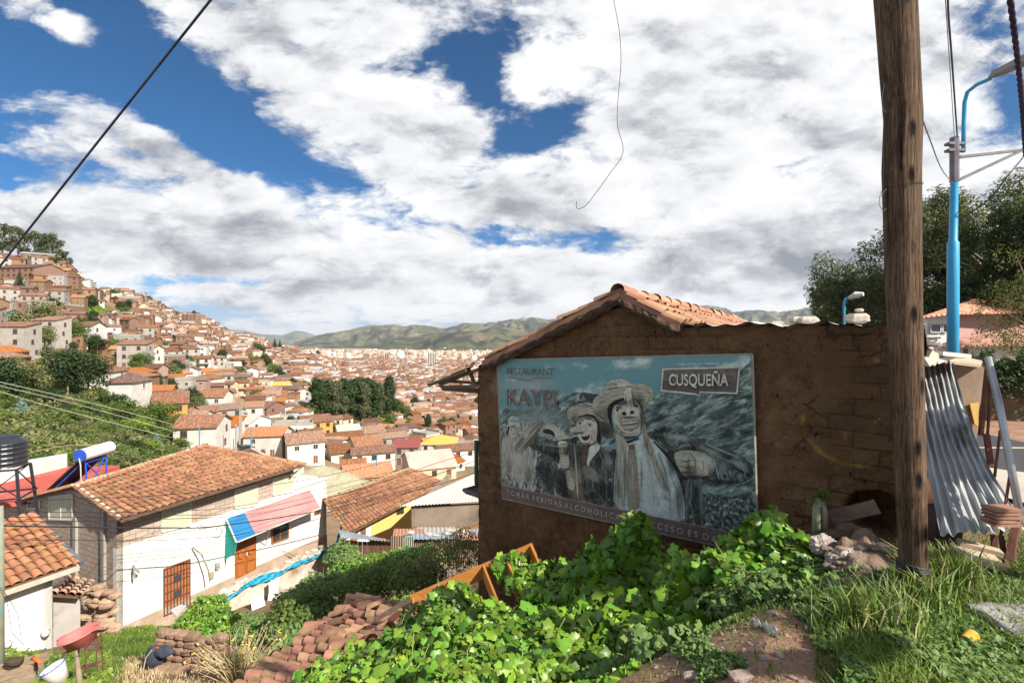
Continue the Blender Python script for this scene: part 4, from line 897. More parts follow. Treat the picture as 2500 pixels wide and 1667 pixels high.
mb.build('flat_sheet_roof', mat('white_grey_sheet', (.52, .50, .47), (.66, .64, .60), 2, rough=.6, bump=.3), hut, smooth=True)
mb = MB(); c = onW(1167, 1040, -.25)
mb.tube([onW(1163, 1075, -.35), onW(1163, 1182, -.35)], .045, 6); mb.build('drain_pipe', mat('green_pipe', (.03, .12, .08), (.05, .16, .11), 3), hut)
mb = MB(); mb.prism([onW(1131, 1192, -.1), onW(1172, 1180, -.5), onW(1174, 1196, -.5), onW(1174, 1212, -.1), onW(1136, 1200, -.1)], Vector((0,0,-.04))); mb.tube([onW(1132, 1195, -.05), onW(1172, 1212, -.05)], .04, 6); mb.build('side_ledge', mat('grey_slate_ledge', (.09, .085, .09), (.15, .14, .14), 4), hut)
rnd = random.Random(12)
for px, py, s, lb, st in ((1895, 786, (.16, .12, .06), 'thin grey stone lying on the flat part of the hut roof', 0), (1970, 782, (.22, .18, .10), 'jagged pale stone second from the left on the hut roof', 1), (2000, 788, (.20, .12, .06), 'small flat stone right of the jagged pale one on the roof', 2), (2093, 778, (.20, .18, .11), 'square whitish block on the hut roof just left of the wooden pole', 3)):
    mb = MB(); p = onW(px, py+9, -.35); lump(mb, p+Vector((0,0,s[2]*.4)), s, rnd)
    if st == 1: lump(mb, p+Vector((-.1, .05, .05)), (.14, .12, .08), rnd); 
    if st == 3: lump(mb, p+Vector((.02, .0, .135)), (.08, .06, .04), rnd)
    setp(mb.build('stone', mat('pale_stone', (.50, .44, .37), (.36, .31, .26), 8, bump=.6, bscale=30), origin=p), lb, 'stone', 'stones on the hut roof')

# ---------------------------------------------------------------- poster
def K3(cx, cy, off=0): return onW(1200+cx/2.903, 830+cy/2.903, .075+off)
post = thing('poster', 'large faded beer poster of masked dancers fixed to the mud wall', 'poster', K3(960, 1300))
ptl, ptr, pbr, pbl = (38, 140), (1848, 100), (1890, 1520), (78, 1120)
POM = {}
def pm(rgb, kind='flat'):
    """printed ink, a little grainy and faded"""
    key = (rgb, kind)
    if key in POM: return POM[key]
    m = bpy.data.materials.new('print'); m.use_nodes = True; t = m.node_tree; t.nodes.clear(); N = NT(t)
    tc = N.node('ShaderNodeTexCoord').outputs['Object']; base = srgb(*rgb)
    g = N.noise(tc, 38, 6, .65)
    if kind == 'flat': g2 = N.noise(tc, 10, 6, .65, .8); colr = N.ramp(N.m('ADD', N.m('MULTIPLY', g, .4), N.m('MULTIPLY', g2, .6)), [(.36, tuple(c*.50 for c in base)), (.47, tuple(c*.86 for c in base)), (.54, base), (.66, tuple(min(1, c*1.3) for c in base))])
    elif kind == 'sky':
        n = N.noise(N.vm('MULTIPLY', tc, (1, 1, 2.0)), 1.9, 7, .6); colr = N.mix(N.maprange(n, .50, .66), srgb(108, 152, 158), srgb(205, 214, 208))
        colr = N.mix(N.m('MULTIPLY', g, .2), colr, srgb(80, 120, 125))
    elif kind == 'rock':
        tcr = N.node('ShaderNodeVectorRotate', rotation_type='AXIS_ANGLE'); N.put(tcr.inputs['Vector'], tc); tcr.inputs['Axis'].default_value = tuple(NW); tcr.inputs['Angle'].default_value = RAD(-28)
        n = N.noise(N.vm('MULTIPLY', tcr.outputs[0], (1, 1, 3.4)), 4.6, 10, .72, .6); colr = N.ramp(n, [(.34, srgb(34, 44, 42)), (.47, srgb(78, 96, 92)), (.55, srgb(130, 150, 144)), (.66, srgb(196, 208, 200))])
    elif kind == 'leafy':
        n = N.noise(tc, 20, 8, .8); colr = N.ramp(n, [(.40, srgb(28, 34, 32)), (.52, srgb(80, 96, 90)), (.62, srgb(190, 200, 192))])
    elif kind == 'crowd':
        n = N.noise(N.vm('MULTIPLY', tc, (1, 1, .45)), 13, 8, .7, .8); colr = N.ramp(n, [(.40, srgb(52, 56, 54)), (.5, srgb(130, 135, 128)), (.60, srgb(205, 205, 194))])
    elif kind == 'cloth':
        n = N.noise(N.vm('MULTIPLY', tc, (1, 1, .6)), 8.5, 9, .66, 1.6); colr = N.ramp(n, [(.38, tuple(c*.22 for c in base)), (.49, base), (.56, tuple(min(1, c*1.6) for c in base)), (.64, tuple(min(1, c*3.2) for c in base))])
    elif kind == 'straw':
        w = N.noise(N.vm('MULTIPLY', tc, (3, 3, 30)), 3.5, 4, .6); colr = N.ramp(w, [(.38, tuple(c*.45 for c in base)), (.6, tuple(min(1, c*1.15) for c in base))])
    elif kind == 'hair':
        w = N.noise(N.vm('MULTIPLY', tc, (30, 30, 2.5)), 2.4, 5, .7); colr = N.ramp(w, [(.40, tuple(c*.40 for c in base)), (.6, tuple(min(1, c*1.2) for c in base))])
    b = N.node('ShaderNodeBsdfPrincipled'); N.put(b.inputs['Base Color'], N.vm('MULTIPLY', colr, (1.04, 1.02, .96))); b.inputs['Roughness'].default_value = .55; b.inputs['Specular IOR Level'].default_value = .25
    out = N.node('ShaderNodeOutputMaterial'); N.l.new(b.outputs[0], out.inputs[0]); POM[key] = m; return m
mb = MB(); mb.prism([K3(*p, -.001) for p in (ptl, ptr, pbr, pbl)], -NW*.02); board = mb.build('board', pm((150, 150, 145)), post)
mb = MB(); cs = [K3(*p, .0) for p in (ptl, ptr, pbr, pbl)]
for i in range(4): mb.beam(cs[i], cs[(i+1) % 4], .022, .022)
mb.build('frame', pm((150, 146, 138)), post)
PM_V = MB(); PM_M = []; PLAY = [0]
def ink(pts, rgb, kind='flat', sm=True):
    """one printed shape, a fraction of a millimetre above the last"""
    PLAY[0] += 1; m = pm(rgb, kind)
    if m not in PM_M: PM_M.append(m)
    if sm and len(pts) > 4:   # round the outline once
        q = []
        for i in range(len(pts)):
            a = pts[i]; b = pts[(i+1) % len(pts)]; q += [(a[0]*.78+b[0]*.22, a[1]*.78+b[1]*.22), (a[0]*.22+b[0]*.78, a[1]*.22+b[1]*.78)]
        pts = q
    PM_V.add([K3(x, y, .0008+PLAY[0]*.00008) for x, y in pts], [tuple(range(len(pts)))], PM_M.index(m))
def ell(cx, cy, rx, ry, rgb, kind='flat', a=0, n=20):
    ca, sa = math.cos(RAD(a)), math.sin(RAD(a)); ink([(cx+rx*math.cos(t)*ca-ry*math.sin(t)*sa, cy+rx*math.cos(t)*sa+ry*math.sin(t)*ca) for t in [2*math.pi*i/n for i in range(n)]], rgb, kind, False)
def stroke(pts, w, rgb, kind='flat'):
    l = []; r = []
    for i, p in enumerate(pts):
        a = pts[max(0, i-1)]; b = pts[min(len(pts)-1, i+1)]; dx, dy = b[0]-a[0], b[1]-a[1]; L = math.hypot(dx, dy) or 1; h = w/2*(1 if 0 < i < len(pts)-1 else .5)
        l.append((p[0]-dy/L*h, p[1]+dx/L*h)); r.append((p[0]+dy/L*h, p[1]-dx/L*h))
    ink(l+r[::-1], rgb, kind, False)
dk, md, lt, wh = (38, 44, 42), (104, 110, 105), (168, 172, 164), (208, 210, 200)
ink([(50, 145), (1846, 106), (1862, 760), (60, 760)], dk, 'sky', False)
ink([(60, 480), (200, 500), (420, 470), (520, 385), (620, 365), (760, 385), (820, 440), (900, 800), (60, 800)], (150, 162, 156), 'rock')
ink([(640, 380), (760, 384), (820, 470), (700, 470)], (60, 74, 72))
ink([(1060, 620), (1080, 480), (1190, 370), (1500, 400), (1600, 330), (1740, 240), (1849, 135), (1885, 1395), (1500, 1320), (1080, 1200)], dk, 'rock', False)
ink([(1480, 1060), (1560, 1090), (1700, 1120), (1874, 1100), (1882, 1400), (1520, 1330)], dk, 'leafy')
ink([(62, 560), (300, 540), (560, 640), (620, 1150), (78, 1030)], lt, 'crowd')
# woman at the far left
ink([(75, 690), (130, 665), (210, 690), (290, 770), (312, 900), (290, 1060), (80, 1015)], (186, 184, 172), 'hair')
ell(152, 640, 36, 48, (196, 192, 180)); ink([(112, 625), (118, 585), (190, 585), (200, 640), (186, 605), (130, 605), (122, 660), (108, 700)], dk)
ink([(118, 600), (124, 545), (150, 535), (190, 548), (196, 600), (214, 616), (100, 612)], (200, 205, 200)); stroke([(124, 570), (192, 578)], 20, (96, 160, 172))
for x in (140, 168): ell(x, 632, 6, 4, dk)
stroke([(140, 660), (155, 668), (170, 658)], 6, (90, 60, 56))
ink([(78, 950), (160, 960), (240, 1000), (280, 1062), (80, 1020)], (70, 108, 112), 'crowd')
# second woman with a wide hat
ink([(360, 610), (430, 590), (500, 640), (560, 700), (480, 720), (430, 660)], (190, 188, 176)); ell(400, 670, 34, 42, (160, 156, 146)); ink([(360, 640), (400, 625), (445, 650), (450, 700), (430, 670), (370, 660)], dk)
# man raising a bottle
ink([(300, 690), (360, 680), (440, 720), (520, 700), (600, 690), (610, 800), (600, 900), (480, 880), (420, 830), (310, 780), (255, 745)], (66, 72, 68), 'cloth')
ink([(330, 800), (440, 840), (480, 900), (450, 1010), (440, 1100), (350, 1060), (310, 940)], (70, 78, 74), 'cloth')
ink([(440, 1070), (470, 930), (500, 880), (560, 900), (600, 1000), (590, 1130), (520, 1120)], (60, 66, 62), 'cloth')
ink([(158, 768), (210, 690), (275, 650), (350, 575), (360, 565), (374, 585), (318, 680), (260, 760), (205, 815), (180, 805)], (104, 98, 84)); stroke([(190, 780), (270, 690), (345, 600)], 14, (176, 170, 148)); ink([(345, 572), (358, 560), (376, 584), (362, 594)], dk)
ink([(215, 690), (225, 640), (262, 612), (282, 630), (262, 665), (250, 700)], (176, 170, 156)); stroke([(225, 655), (262, 625)], 4, dk)
ink([(610, 740), (700, 730), (770, 745), (830, 800), (870, 760), (880, 900), (800, 1180), (660, 1150), (590, 1000), (560, 820)], (58, 64, 60), 'cloth')
ink([(688, 752), (760, 732), (772, 770), (700, 850), (690, 900), (672, 880)], wh); ink([(645, 758), (682, 748), (692, 790), (668, 890), (650, 930), (632, 880)], (96, 78, 72)); stroke([(640, 820), (680, 830)], 5, (140, 122, 112)); stroke([(640, 860), (676, 868)], 5, (140, 122, 112))
# his hat and mask
ink([(700, 480), (760, 500), (810, 560), (860, 640), (868, 690), (800, 700), (750, 620), (720, 540)], (96, 92, 82), 'straw')
ink([(535, 500), (552, 478), (610, 462), (640, 445), (700, 440), (730, 470), (745, 530), (700, 528), (640, 530), (600, 560), (575, 600), (560, 590), (540, 545)], (186, 180, 160), 'straw')
ink([(620, 535), (700, 520), (750, 560), (770, 640), (780, 720), (750, 740), (740, 640), (700, 560), (610, 560)], (34, 36, 34))
ink([(604, 570), (640, 540), (700, 535), (740, 570), (756, 625), (745, 690), (720, 735), (680, 745), (645, 735), (615, 690), (605, 640)], (206, 202, 186))
ink([(556, 650), (552, 625), (580, 612), (640, 602), (676, 612), (684, 640), (650, 655), (600, 660), (575, 668)], (186, 180, 164)); stroke([(560, 655), (610, 660), (672, 648)], 8, (120, 114, 102))
stroke([(606, 572), (640, 560), (655, 575)], 9, dk); stroke([(668, 562), (705, 560), (732, 580)], 9, dk)
for x, y in ((626, 590), (694, 603)): ell(x, y, 15, 9, (226, 226, 216)); ell(x, y, 7, 8, (84, 120, 130)); ell(x, y, 3, 4, dk)
ink([(628, 672), (660, 680), (700, 664), (696, 695), (672, 714), (645, 706)], (60, 40, 38)); stroke([(636, 682), (690, 676)], 7, wh); stroke([(718, 620), (735, 680)], 4, (140, 134, 122))
# beer glass and second bottle
ink([(468, 722), (490, 712), (540, 720), (532, 770), (520, 830), (500, 900), (484, 830)], (170, 165, 142)); ink([(469, 722), (492, 712), (541, 722), (536, 756), (476, 756)], (222, 218, 200)); stroke([(486, 800), (524, 800)], 16, (96, 80, 64))
ink([(478, 850), (520, 812), (548, 822), (552, 870), (545, 905), (500, 912), (482, 880)], (184, 178, 162)); stroke([(482, 860), (545, 868)], 4, dk); stroke([(484, 884), (542, 890)], 4, dk)
ink([(565, 712), (592, 706), (610, 745), (622, 850), (650, 930), (662, 1150), (575, 1140), (545, 960), (560, 860), (572, 770)], (112, 106, 90)); stroke([(585, 760), (598, 900), (612, 1120)], 16, (186, 180, 158)); ink([(563, 700), (585, 680), (604, 705), (602, 732), (570, 738)], (46, 48, 46)); ink([(560, 900), (640, 915), (652, 1010), (566, 1000)], (140, 134, 118))
ink([(526, 960), (535, 925), (552, 920), (566, 970), (590, 1000), (588, 1060), (560, 1064), (532, 1030)], (184, 178, 162))
for y in (960, 990, 1022): stroke([(528, y), (582, y+16)], 4, (70, 68, 62))
ink([(640, 890), (700, 890), (760, 950), (756, 1010), (700, 990), (655, 960)], (130, 126, 114)); ink([(650, 1040), (740, 1020), (800, 1080), (800, 1180), (662, 1150)], (72, 78, 74), 'cloth')
# main dancer: jacket, shirt, tie
ink([(870, 745), (960, 720), (1130, 640), (1250, 655), (1360, 645), (1440, 700), (1560, 740), (1700, 785), (1800, 830), (1850, 885), (1858, 975), (1790, 1012), (1600, 1008), (1480, 985), (1500, 1180), (1522, 1340), (1370, 1305), (1300, 1290), (1260, 900)], (72, 80, 76), 'cloth')
ink([(1140, 625), (1190, 640), (1240, 605), (1225, 655), (1180, 668)], (40, 44, 42))
ink([(745, 960), (770, 860), (830, 790), (890, 765), (880, 900), (868, 1198), (800, 1178), (812, 1010)], (66, 72, 69), 'cloth')
ink([(862, 1190), (868, 960), (880, 820), (940, 745), (1060, 700), (1130, 690), (1200, 760), (1270, 860), (1340, 1010), (1370, 1160), (1372, 1300), (1100, 1245)], (190, 204, 202)); ink([(1210, 1090), (1300, 1130), (1290, 1160), (1220, 1130)], (158, 172, 170)); stroke([(1250, 900), (1310, 1060), (1330, 1270)], 12, (150, 164, 162)); stroke([(920, 900), (900, 1050), (905, 1180)], 14, (160, 170, 168))
ink([(1040, 690), (1075, 655), (1130, 700), (1110, 770)], wh); ink([(950, 735), (1000, 730), (975, 775), (940, 780)], wh)
ink([(968, 748), (1012, 738), (1022, 780), (1040, 950), (1056, 1175), (1010, 1238), (962, 1190), (958, 960)], (146, 138, 126)); stroke([(975, 960), (985, 1190)], 12, (168, 160, 148)); stroke([(1000, 985), (1020, 1180)], 5, (186, 180, 168)); ink([(966, 745), (1012, 735), (1018, 770), (975, 780)], (112, 104, 94))
# jacket seams, buttons and lapel
for pts in (((1290, 780), (1370, 745), (1440, 740)), ((1140, 690), (1210, 770), (1300, 860)), ((1420, 1000), (1410, 1150), (1440, 1310)), ((1470, 1000), (1490, 1330)), ((1385, 1010), (1380, 1290))): stroke(pts, 6, (150, 158, 152))
stroke([(1150, 720), (1230, 800), (1310, 900), (1340, 960)], 20, (34, 38, 36)); stroke([(815, 830), (815, 1170)], 5, (150, 158, 152)); stroke([(858, 830), (852, 1180)], 5, (150, 158, 152))
for x, y in ((846, 865), (842, 990), (836, 1128), (1412, 1250)): ell(x, y, 11, 11, (176, 176, 166)); ell(x, y, 5, 5, dk)
ink([(1490, 790), (1560, 800), (1640, 850), (1700, 900), (1700, 1000), (1610, 1000), (1590, 900)], (100, 108, 103), 'cloth'); stroke([(1500, 795), (1580, 860), (1612, 990)], 8, (176, 184, 176)); stroke([(1540, 800), (1690, 860), (1800, 900)], 9, (140, 148, 142)); stroke([(1700, 900), (1702, 1000)], 8, (40, 44, 42)); ell(1655, 965, 13, 13, (34, 38, 36)); stroke([(1480, 720), (1600, 770), (1750, 830)], 20, (150, 158, 152)); stroke([(1720, 900), (1800, 950), (1840, 960)], 22, (40, 46, 43)); stroke([(1380, 700), (1440, 760), (1450, 800)], 12, (36, 40, 38))
# fist
ink([(1288, 805), (1330, 785), (1400, 780), (1480, 790), (1545, 830), (1578, 880), (1580, 935), (1520, 965), (1440, 975), (1375, 978), (1340, 930), (1310, 880)], (178, 172, 158)); ink([(1440, 800), (1540, 840), (1570, 900), (1540, 945), (1480, 930)], (204, 198, 182))
for pts in (((1306, 848), (1370, 860), (1430, 850)), ((1322, 890), (1380, 905), (1440, 895)), ((1345, 935), (1400, 945), (1445, 935)), ((1400, 790), (1440, 840), (1450, 930))): stroke(pts, 8, (76, 74, 68))
stroke([(1358, 912), (1392, 918)], 9, (220, 216, 200)); stroke([(1300, 800), (1280, 790), (1290, 830)], 8, dk)
# hat
ink([(706, 480), (722, 420), (790, 360), (880, 325), (1000, 308), (1090, 310), (1142, 345), (1148, 395), (1120, 450), (1080, 512), (1060, 470), (1010, 425), (940, 415), (880, 440), (840, 500), (838, 590), (780, 575), (730, 545)], (180, 174, 156), 'straw')
ink([(800, 355), (812, 310), (850, 283), (910, 275), (975, 292), (1000, 318), (940, 330), (860, 345)], (204, 198, 180), 'straw')
ink([(820, 470), (870, 425), (950, 405), (1040, 420), (1080, 500), (1075, 540), (1040, 450), (960, 430), (880, 450), (850, 500), (852, 600), (880, 670), (960, 720), (1010, 700), (980, 730), (920, 720), (860, 640), (826, 560)], (30, 32, 30))
# mask
ink([(852, 520), (872, 458), (940, 425), (1020, 420), (1062, 470), (1085, 560), (1078, 620), (1040, 670), (1000, 692), (950, 688), (905, 655), (868, 590)], (198, 194, 178))
ink([(1040, 440), (1070, 490), (1086, 560), (1078, 620), (1050, 660), (1060, 560)], (150, 146, 134))
stroke([(862, 470), (890, 450), (925, 452)], 9, dk); stroke([(1000, 445), (1040, 440)], 8, dk)
for x, y in ((888, 498), (1028, 470)): ell(x, y, 22, 13, (222, 222, 210), a=-18); ell(x+3, y, 10, 11, (84, 116, 124)); ell(x+3, y, 4, 5, dk)
stroke([(868, 520), (900, 522)], 5, (120, 116, 106))
ell(942, 520, 20, 15, (52, 44, 42)); ell(996, 512, 16, 13, (52, 44, 42)); ink([(940, 370), (948, 345), (975, 333), (1005, 345), (1018, 380), (1008, 430), (985, 500), (975, 528), (950, 520), (940, 440)], (208, 202, 186)); ink([(985, 345), (1012, 360), (1016, 400), (990, 490), (980, 500), (992, 420)], (166, 160, 146)); stroke([(950, 336), (975, 326), (996, 336)], 9, dk); stroke([(956, 380), (960, 500)], 5, (160, 154, 140))
ink([(900, 560), (930, 540), (980, 535), (1040, 545), (1056, 580), (1048, 615), (1000, 640), (945, 638), (912, 610)], (150, 145, 132)); ink([(908, 565), (935, 548), (985, 545), (1042, 555), (1000, 572), (940, 580)], (170, 160, 148)); ink([(925, 612), (985, 600), (1046, 596), (1010, 630), (950, 634)], (164, 154, 142)); stroke([(925, 592), (985, 586), (1040, 577)], 9, wh); stroke([(926, 603), (985, 598), (1046, 588)], 8, dk); stroke([(936, 636), (990, 642), (1042, 620)], 5, dk); stroke([(905, 562), (935, 545), (985, 552), (1045, 540)], 5, (70, 66, 62))
ink([(880, 590), (905, 610), (935, 680), (962, 720), (950, 800), (958, 900), (935, 1000), (945, 1150), (925, 1195), (905, 1100), (880, 1000), (888, 860), (880, 740)], (176, 172, 156), 'hair')
ink([(1056, 600), (1080, 560), (1100, 640), (1130, 740), (1180, 880), (1235, 1010), (1255, 1075), (1210, 1060), (1160, 950), (1110, 850), (1085, 740)], (160, 156, 142), 'hair')
# modelling of the folds and creases in the printed figures
for pts, w, c in ((((880, 640), (905, 670), (960, 688), (1020, 680)), 12, (140, 134, 122)), (((868, 560), (900, 545), (925, 530)), 6, (120, 114, 104)), (((1048, 520), (1066, 560), (1060, 600)), 8, (120, 114, 104)), (((905, 620), (930, 655), (990, 668), (1035, 650)), 6, (128, 120, 110)), (((720, 500), (790, 556), (835, 588)), 10, (96, 92, 82)), (((740, 430), (820, 380), (930, 345), (940, 348)), 5, (110, 104, 92)), (((1010, 345), (1090, 345), (1130, 390), (1095, 470)), 6, (110, 104, 92)), (((735, 480), (770, 440), (850, 400), (930, 380)), 4, (120, 114, 100)), (((812, 350), (880, 336), (940, 338)), 9, (96, 90, 80)),
                  (((545, 520), (600, 490), (690, 470), (736, 500)), 5, (112, 106, 94)), (((612, 470), (660, 462), (720, 470)), 6, (104, 98, 86)), (((612, 610), (640, 640)), 4, (130, 124, 112)), (((716, 640), (706, 700), (690, 728)), 6, (134, 128, 116)), (((640, 728), (670, 735), (700, 724)), 5, (120, 112, 104)), (((1060, 700), (1100, 820), (1130, 960), (1150, 1150)), 8, (158, 172, 172)), (((1180, 800), (1230, 920), (1260, 1080), (1270, 1250)), 12, (150, 164, 164)), (((900, 830), (890, 1000), (884, 1150)), 10, (214, 224, 220)), (((1090, 760), (1140, 900), (1180, 1040)), 10, (214, 224, 220)),
                  (((1380, 660), (1470, 720), (1600, 770)), 14, (130, 138, 132)), (((1560, 780), (1660, 820), (1760, 860)), 10, (40, 46, 43)), (((1740, 880), (1790, 920), (1800, 980)), 10, (140, 148, 142)), (((1620, 880), (1640, 940)), 8, (46, 50, 48)), (((1180, 690), (1260, 720), (1300, 770)), 14, (120, 128, 122)), (((480, 740), (560, 730), (600, 760)), 10, (120, 126, 120)), (((330, 720), (420, 760), (520, 770)), 8, (34, 38, 36)), (((760, 780), (790, 860), (780, 960)), 9, (120, 126, 120)), (((690, 1060), (760, 1080), (790, 1140)), 9, (120, 126, 120)), (((1470, 800), (1500, 860), (1500, 930)), 7, (130, 126, 114)), (((1350, 795), (1410, 812)), 6, (120, 116, 106))):
    stroke(pts, w, c)
PM_V.build('print', PM_M, post)
# soft tones of the photographic print: discs that fade out to their rims
SV, SF, SCL = [], [], []
def soft(cx, cy, rx, ry, rgb, al, ang=0):
    PLAY[0] += 1; b = len(SV); c = srgb(*rgb); n = 20; ca, sa = math.cos(RAD(ang)), math.sin(RAD(ang))
    for k, (rr, aa) in enumerate(((0, 1), (.35, .80), (.7, .28), (1, 0))):
        for i in range(1 if k == 0 else n):
            t = 2*math.pi*i/n; x, y = math.cos(t)*rr*rx, math.sin(t)*rr*ry
            SV.append(tuple(K3(cx+x*ca-y*sa, cy+x*sa+y*ca, .0008+PLAY[0]*.00008))); SCL.append((*c, al*aa))
    SF.extend([(b, b+1+i, b+1+(i+1) % n) for i in range(n)])
    for k in (0, 1): SF.extend([(b+1+k*n+i, b+1+(k+1)*n+i, b+1+(k+1)*n+(i+1) % n, b+1+k*n+(i+1) % n) for i in range(n)])
K_, L_, G_ = (22, 26, 25), (214, 216, 204), (150, 158, 152)
for q in ((260, 330, 300, 120, (190, 202, 198), .55), (330, 540, 320, 110, (160, 172, 166), .55), (1560, 470, 240, 80, (150, 164, 158), .35, 25), (1690, 620, 150, 260, K_, .45), (1180, 560, 110, 90, K_, .5), (1500, 620, 200, 50, (150, 164, 158), .3, 30),
          (940, 442, 100, 34, K_, .75, -6), (1066, 560, 26, 100, K_, .6), (898, 480, 34, 22, K_, .8, -20), (1018, 464, 26, 18, K_, .8), (970, 548, 60, 14, K_, .4), (985, 690, 80, 20, K_, .7), (884, 560, 26, 44, L_, .6), (1040, 510, 18, 34, L_, .5), (965, 400, 16, 80, L_, .8), (1006, 420, 12, 90, K_, .55, -8), (952, 420, 8, 80, K_, .3), (980, 618, 60, 10, L_, .5, -6), (925, 660, 30, 24, K_, .4),
          (1052, 440, 50, 90, K_, .6, -20), (822, 520, 50, 90, K_, .55, 20), (760, 520, 40, 70, K_, .35, 30), (850, 312, 70, 22, K_, .35, -20), (900, 352, 150, 14, L_, .5, -14), (1095, 350, 60, 30, L_, .35), (740, 450, 26, 60, L_, .4, 30), (890, 292, 60, 18, L_, .5),
          (625, 586, 24, 20, K_, .7), (694, 600, 30, 20, K_, .5), (755, 650, 18, 90, K_, .7), (680, 545, 80, 20, K_, .75, -4), (682, 738, 44, 14, K_, .6), (612, 660, 70, 10, K_, .7, 4), (600, 628, 60, 9, L_, .6), (720, 660, 16, 40, L_, .5), (640, 655, 16, 12, K_, .5), (585, 555, 30, 50, K_, .6, 30), (620, 490, 80, 14, L_, .4, -12), (800, 640, 60, 50, K_, .6),
          (884, 960, 30, 240, K_, .45), (1335, 1110, 50, 220, K_, .55), (948, 980, 18, 220, K_, .5), (1062, 1000, 14, 230, K_, .45), (1130, 1000, 60, 280, L_, .5, -6), (1220, 960, 30, 200, K_, .25, -12), (905, 900, 20, 180, L_, .4), (1280, 1200, 40, 120, L_, .35), (1000, 960, 16, 200, L_, .3),
          (1330, 690, 130, 34, (190, 198, 190), .65, 8), (1180, 690, 90, 26, K_, .7, 30), (1560, 790, 120, 26, (180, 188, 180), .6, 22), (1760, 880, 100, 36, (180, 188, 180), .55, 28), (1400, 930, 60, 60, K_, .6), (1640, 1010, 200, 30, K_, .8), (1270, 870, 40, 130, K_, .8, -14), (1640, 900, 50, 60, (170, 178, 170), .5), (1440, 1150, 40, 180, K_, .5), (1490, 1130, 14, 160, G_, .5), (1480, 720, 60, 24, K_, .6, 20), (1830, 930, 30, 70, K_, .6), (1400, 770, 70, 20, K_, .6, 8),
          (1485, 838, 70, 34, L_, .75, 14), (1430, 968, 130, 22, K_, .85), (1330, 850, 30, 50, L_, .4), (1560, 930, 40, 50, K_, .5), (1395, 880, 14, 80, K_, .35), (1350, 940, 50, 14, K_, .5),
          (820, 850, 40, 60, (160, 168, 160), .5), (845, 1100, 40, 130, K_, .6), (770, 1060, 60, 70, K_, .6), (730, 960, 34, 70, (160, 168, 160), .4), (590, 830, 40, 130, K_, .7), (420, 745, 110, 18, (160, 168, 160), .55, 8), (400, 800, 100, 26, K_, .7, 10), (520, 780, 60, 50, K_, .5), (500, 1010, 60, 100, K_, .6), (700, 1110, 60, 40, K_, .6), (390, 960, 60, 110, K_, .5),
          (190, 840, 80, 130, L_, .55, 10), (120, 900, 30, 110, K_, .35), (260, 960, 40, 90, K_, .4), (150, 612, 40, 14, K_, .5), (178, 650, 12, 34, K_, .4), (250, 690, 20, 90, L_, .4, 42), (600, 900, 10, 220, L_, .5, -4), (640, 980, 12, 160, K_, .6, -6), (500, 780, 14, 60, L_, .4), (560, 1010, 26, 40, L_, .4), (930, 900, 12, 260, L_, .35), (900, 1050, 12, 140, K_, .4), (1160, 900, 14, 180, L_, .35, -24), (1100, 760, 16, 120, K_, .4, -14)): soft(*q)
me = bpy.data.meshes.new('print_tones'); o3 = ORG[post.name]; me.from_pydata([tuple(Vector(v)-o3) for v in SV], [], SF); ca_ = me.color_attributes.new('tone', 'FLOAT_COLOR', 'POINT'); ca_.data.foreach_set('color', np.array(SCL, np.float32).ravel())
tm = bpy.data.materials.new('print_tone'); tm.use_nodes = True; t = tm.node_tree; t.nodes.clear(); N = NT(t); at = N.node('ShaderNodeAttribute', attribute_name='tone'); gn_ = N.noise(N.node('ShaderNodeTexCoord').outputs['Object'], 26, 6, .7)
b = N.node('ShaderNodeBsdfPrincipled'); N.put(b.inputs['Base Color'], at.outputs['Color']); b.inputs['Roughness'].default_value = .55; N.put(b.inputs['Alpha'], N.m('MULTIPLY', at.outputs['Alpha'], N.m('ADD', N.m('MULTIPLY', gn_, 1.0), .45), clamp=True)); out = N.node('ShaderNodeOutputMaterial'); N.l.new(b.outputs[0], out.inputs[0])
me.materials.append(tm); o_ = bpy.data.objects.new('print_tones', me); COL.objects.link(o_); o_.parent = post
PLAY[0] += 60; PM_V = MB(); PM_M = []
# brand panel and wording
ink([(1210, 200), (1763, 186), (1745, 383), (1482, 374), (1478, 398), (1440, 388), (1198, 362)], (200, 198, 188), sm=False); ink([(1221, 212), (1750, 199), (1734, 371), (1474, 363), (1466, 386), (1440, 376), (1208, 351)], (96, 88, 84), sm=False)
ink([(1226, 220), (1740, 206), (1732, 290), (1222, 290)], (112, 104, 99), sm=False)
ink([(72, 1028), (700, 1158), (1877, 1402), (1888, 1512), (700, 1254), (79, 1118)], (112, 98, 96), sm=False)
ink([(72, 1024), (1877, 1396), (1877, 1402), (72, 1030)], (150, 140, 134), sm=False)
stroke([(108, 264), (200, 276), (284, 290), (290, 268), (448, 268)], 5, (128, 92, 84))
PM_V.build('brand_panel', PM_M, post)
def lettering(txt, bl, br, h, rgb, name='lettering', off=.040, bold=0, parent=post, fx=K3, top=None):
    """text laid on the poster: bl-br baseline ends, h cap height (all in picture units of the print)"""
    cu = bpy.data.curves.new('t', 'FONT'); cu.body = txt; cu.size = 1; cu.offset = bold
    ob = bpy.data.objects.new('t', cu); COL.objects.link(ob); dg = bpy.context.evaluated_depsgraph_get(); me = bpy.data.meshes.new_from_object(ob.evaluated_get(dg))
    bpy.data.objects.remove(ob); xs = [v.co.x for v in me.vertices]; x0, x1 = min(xs), max(xs)
    A, B = fx(*bl, off), fx(*br, off); up = (fx(bl[0], bl[1]-h, off)-A)
    if top: up = fx(*top, off)-A
    mbt = MB(); mbt.add([A+(B-A)*((v.co.x-x0)/(x1-x0))+up*(v.co.y/.70) for v in me.vertices], [tuple(p.vertices) for p in me.polygons])
    bpy.data.meshes.remove(me); return mbt.build(name, pm(rgb), parent)
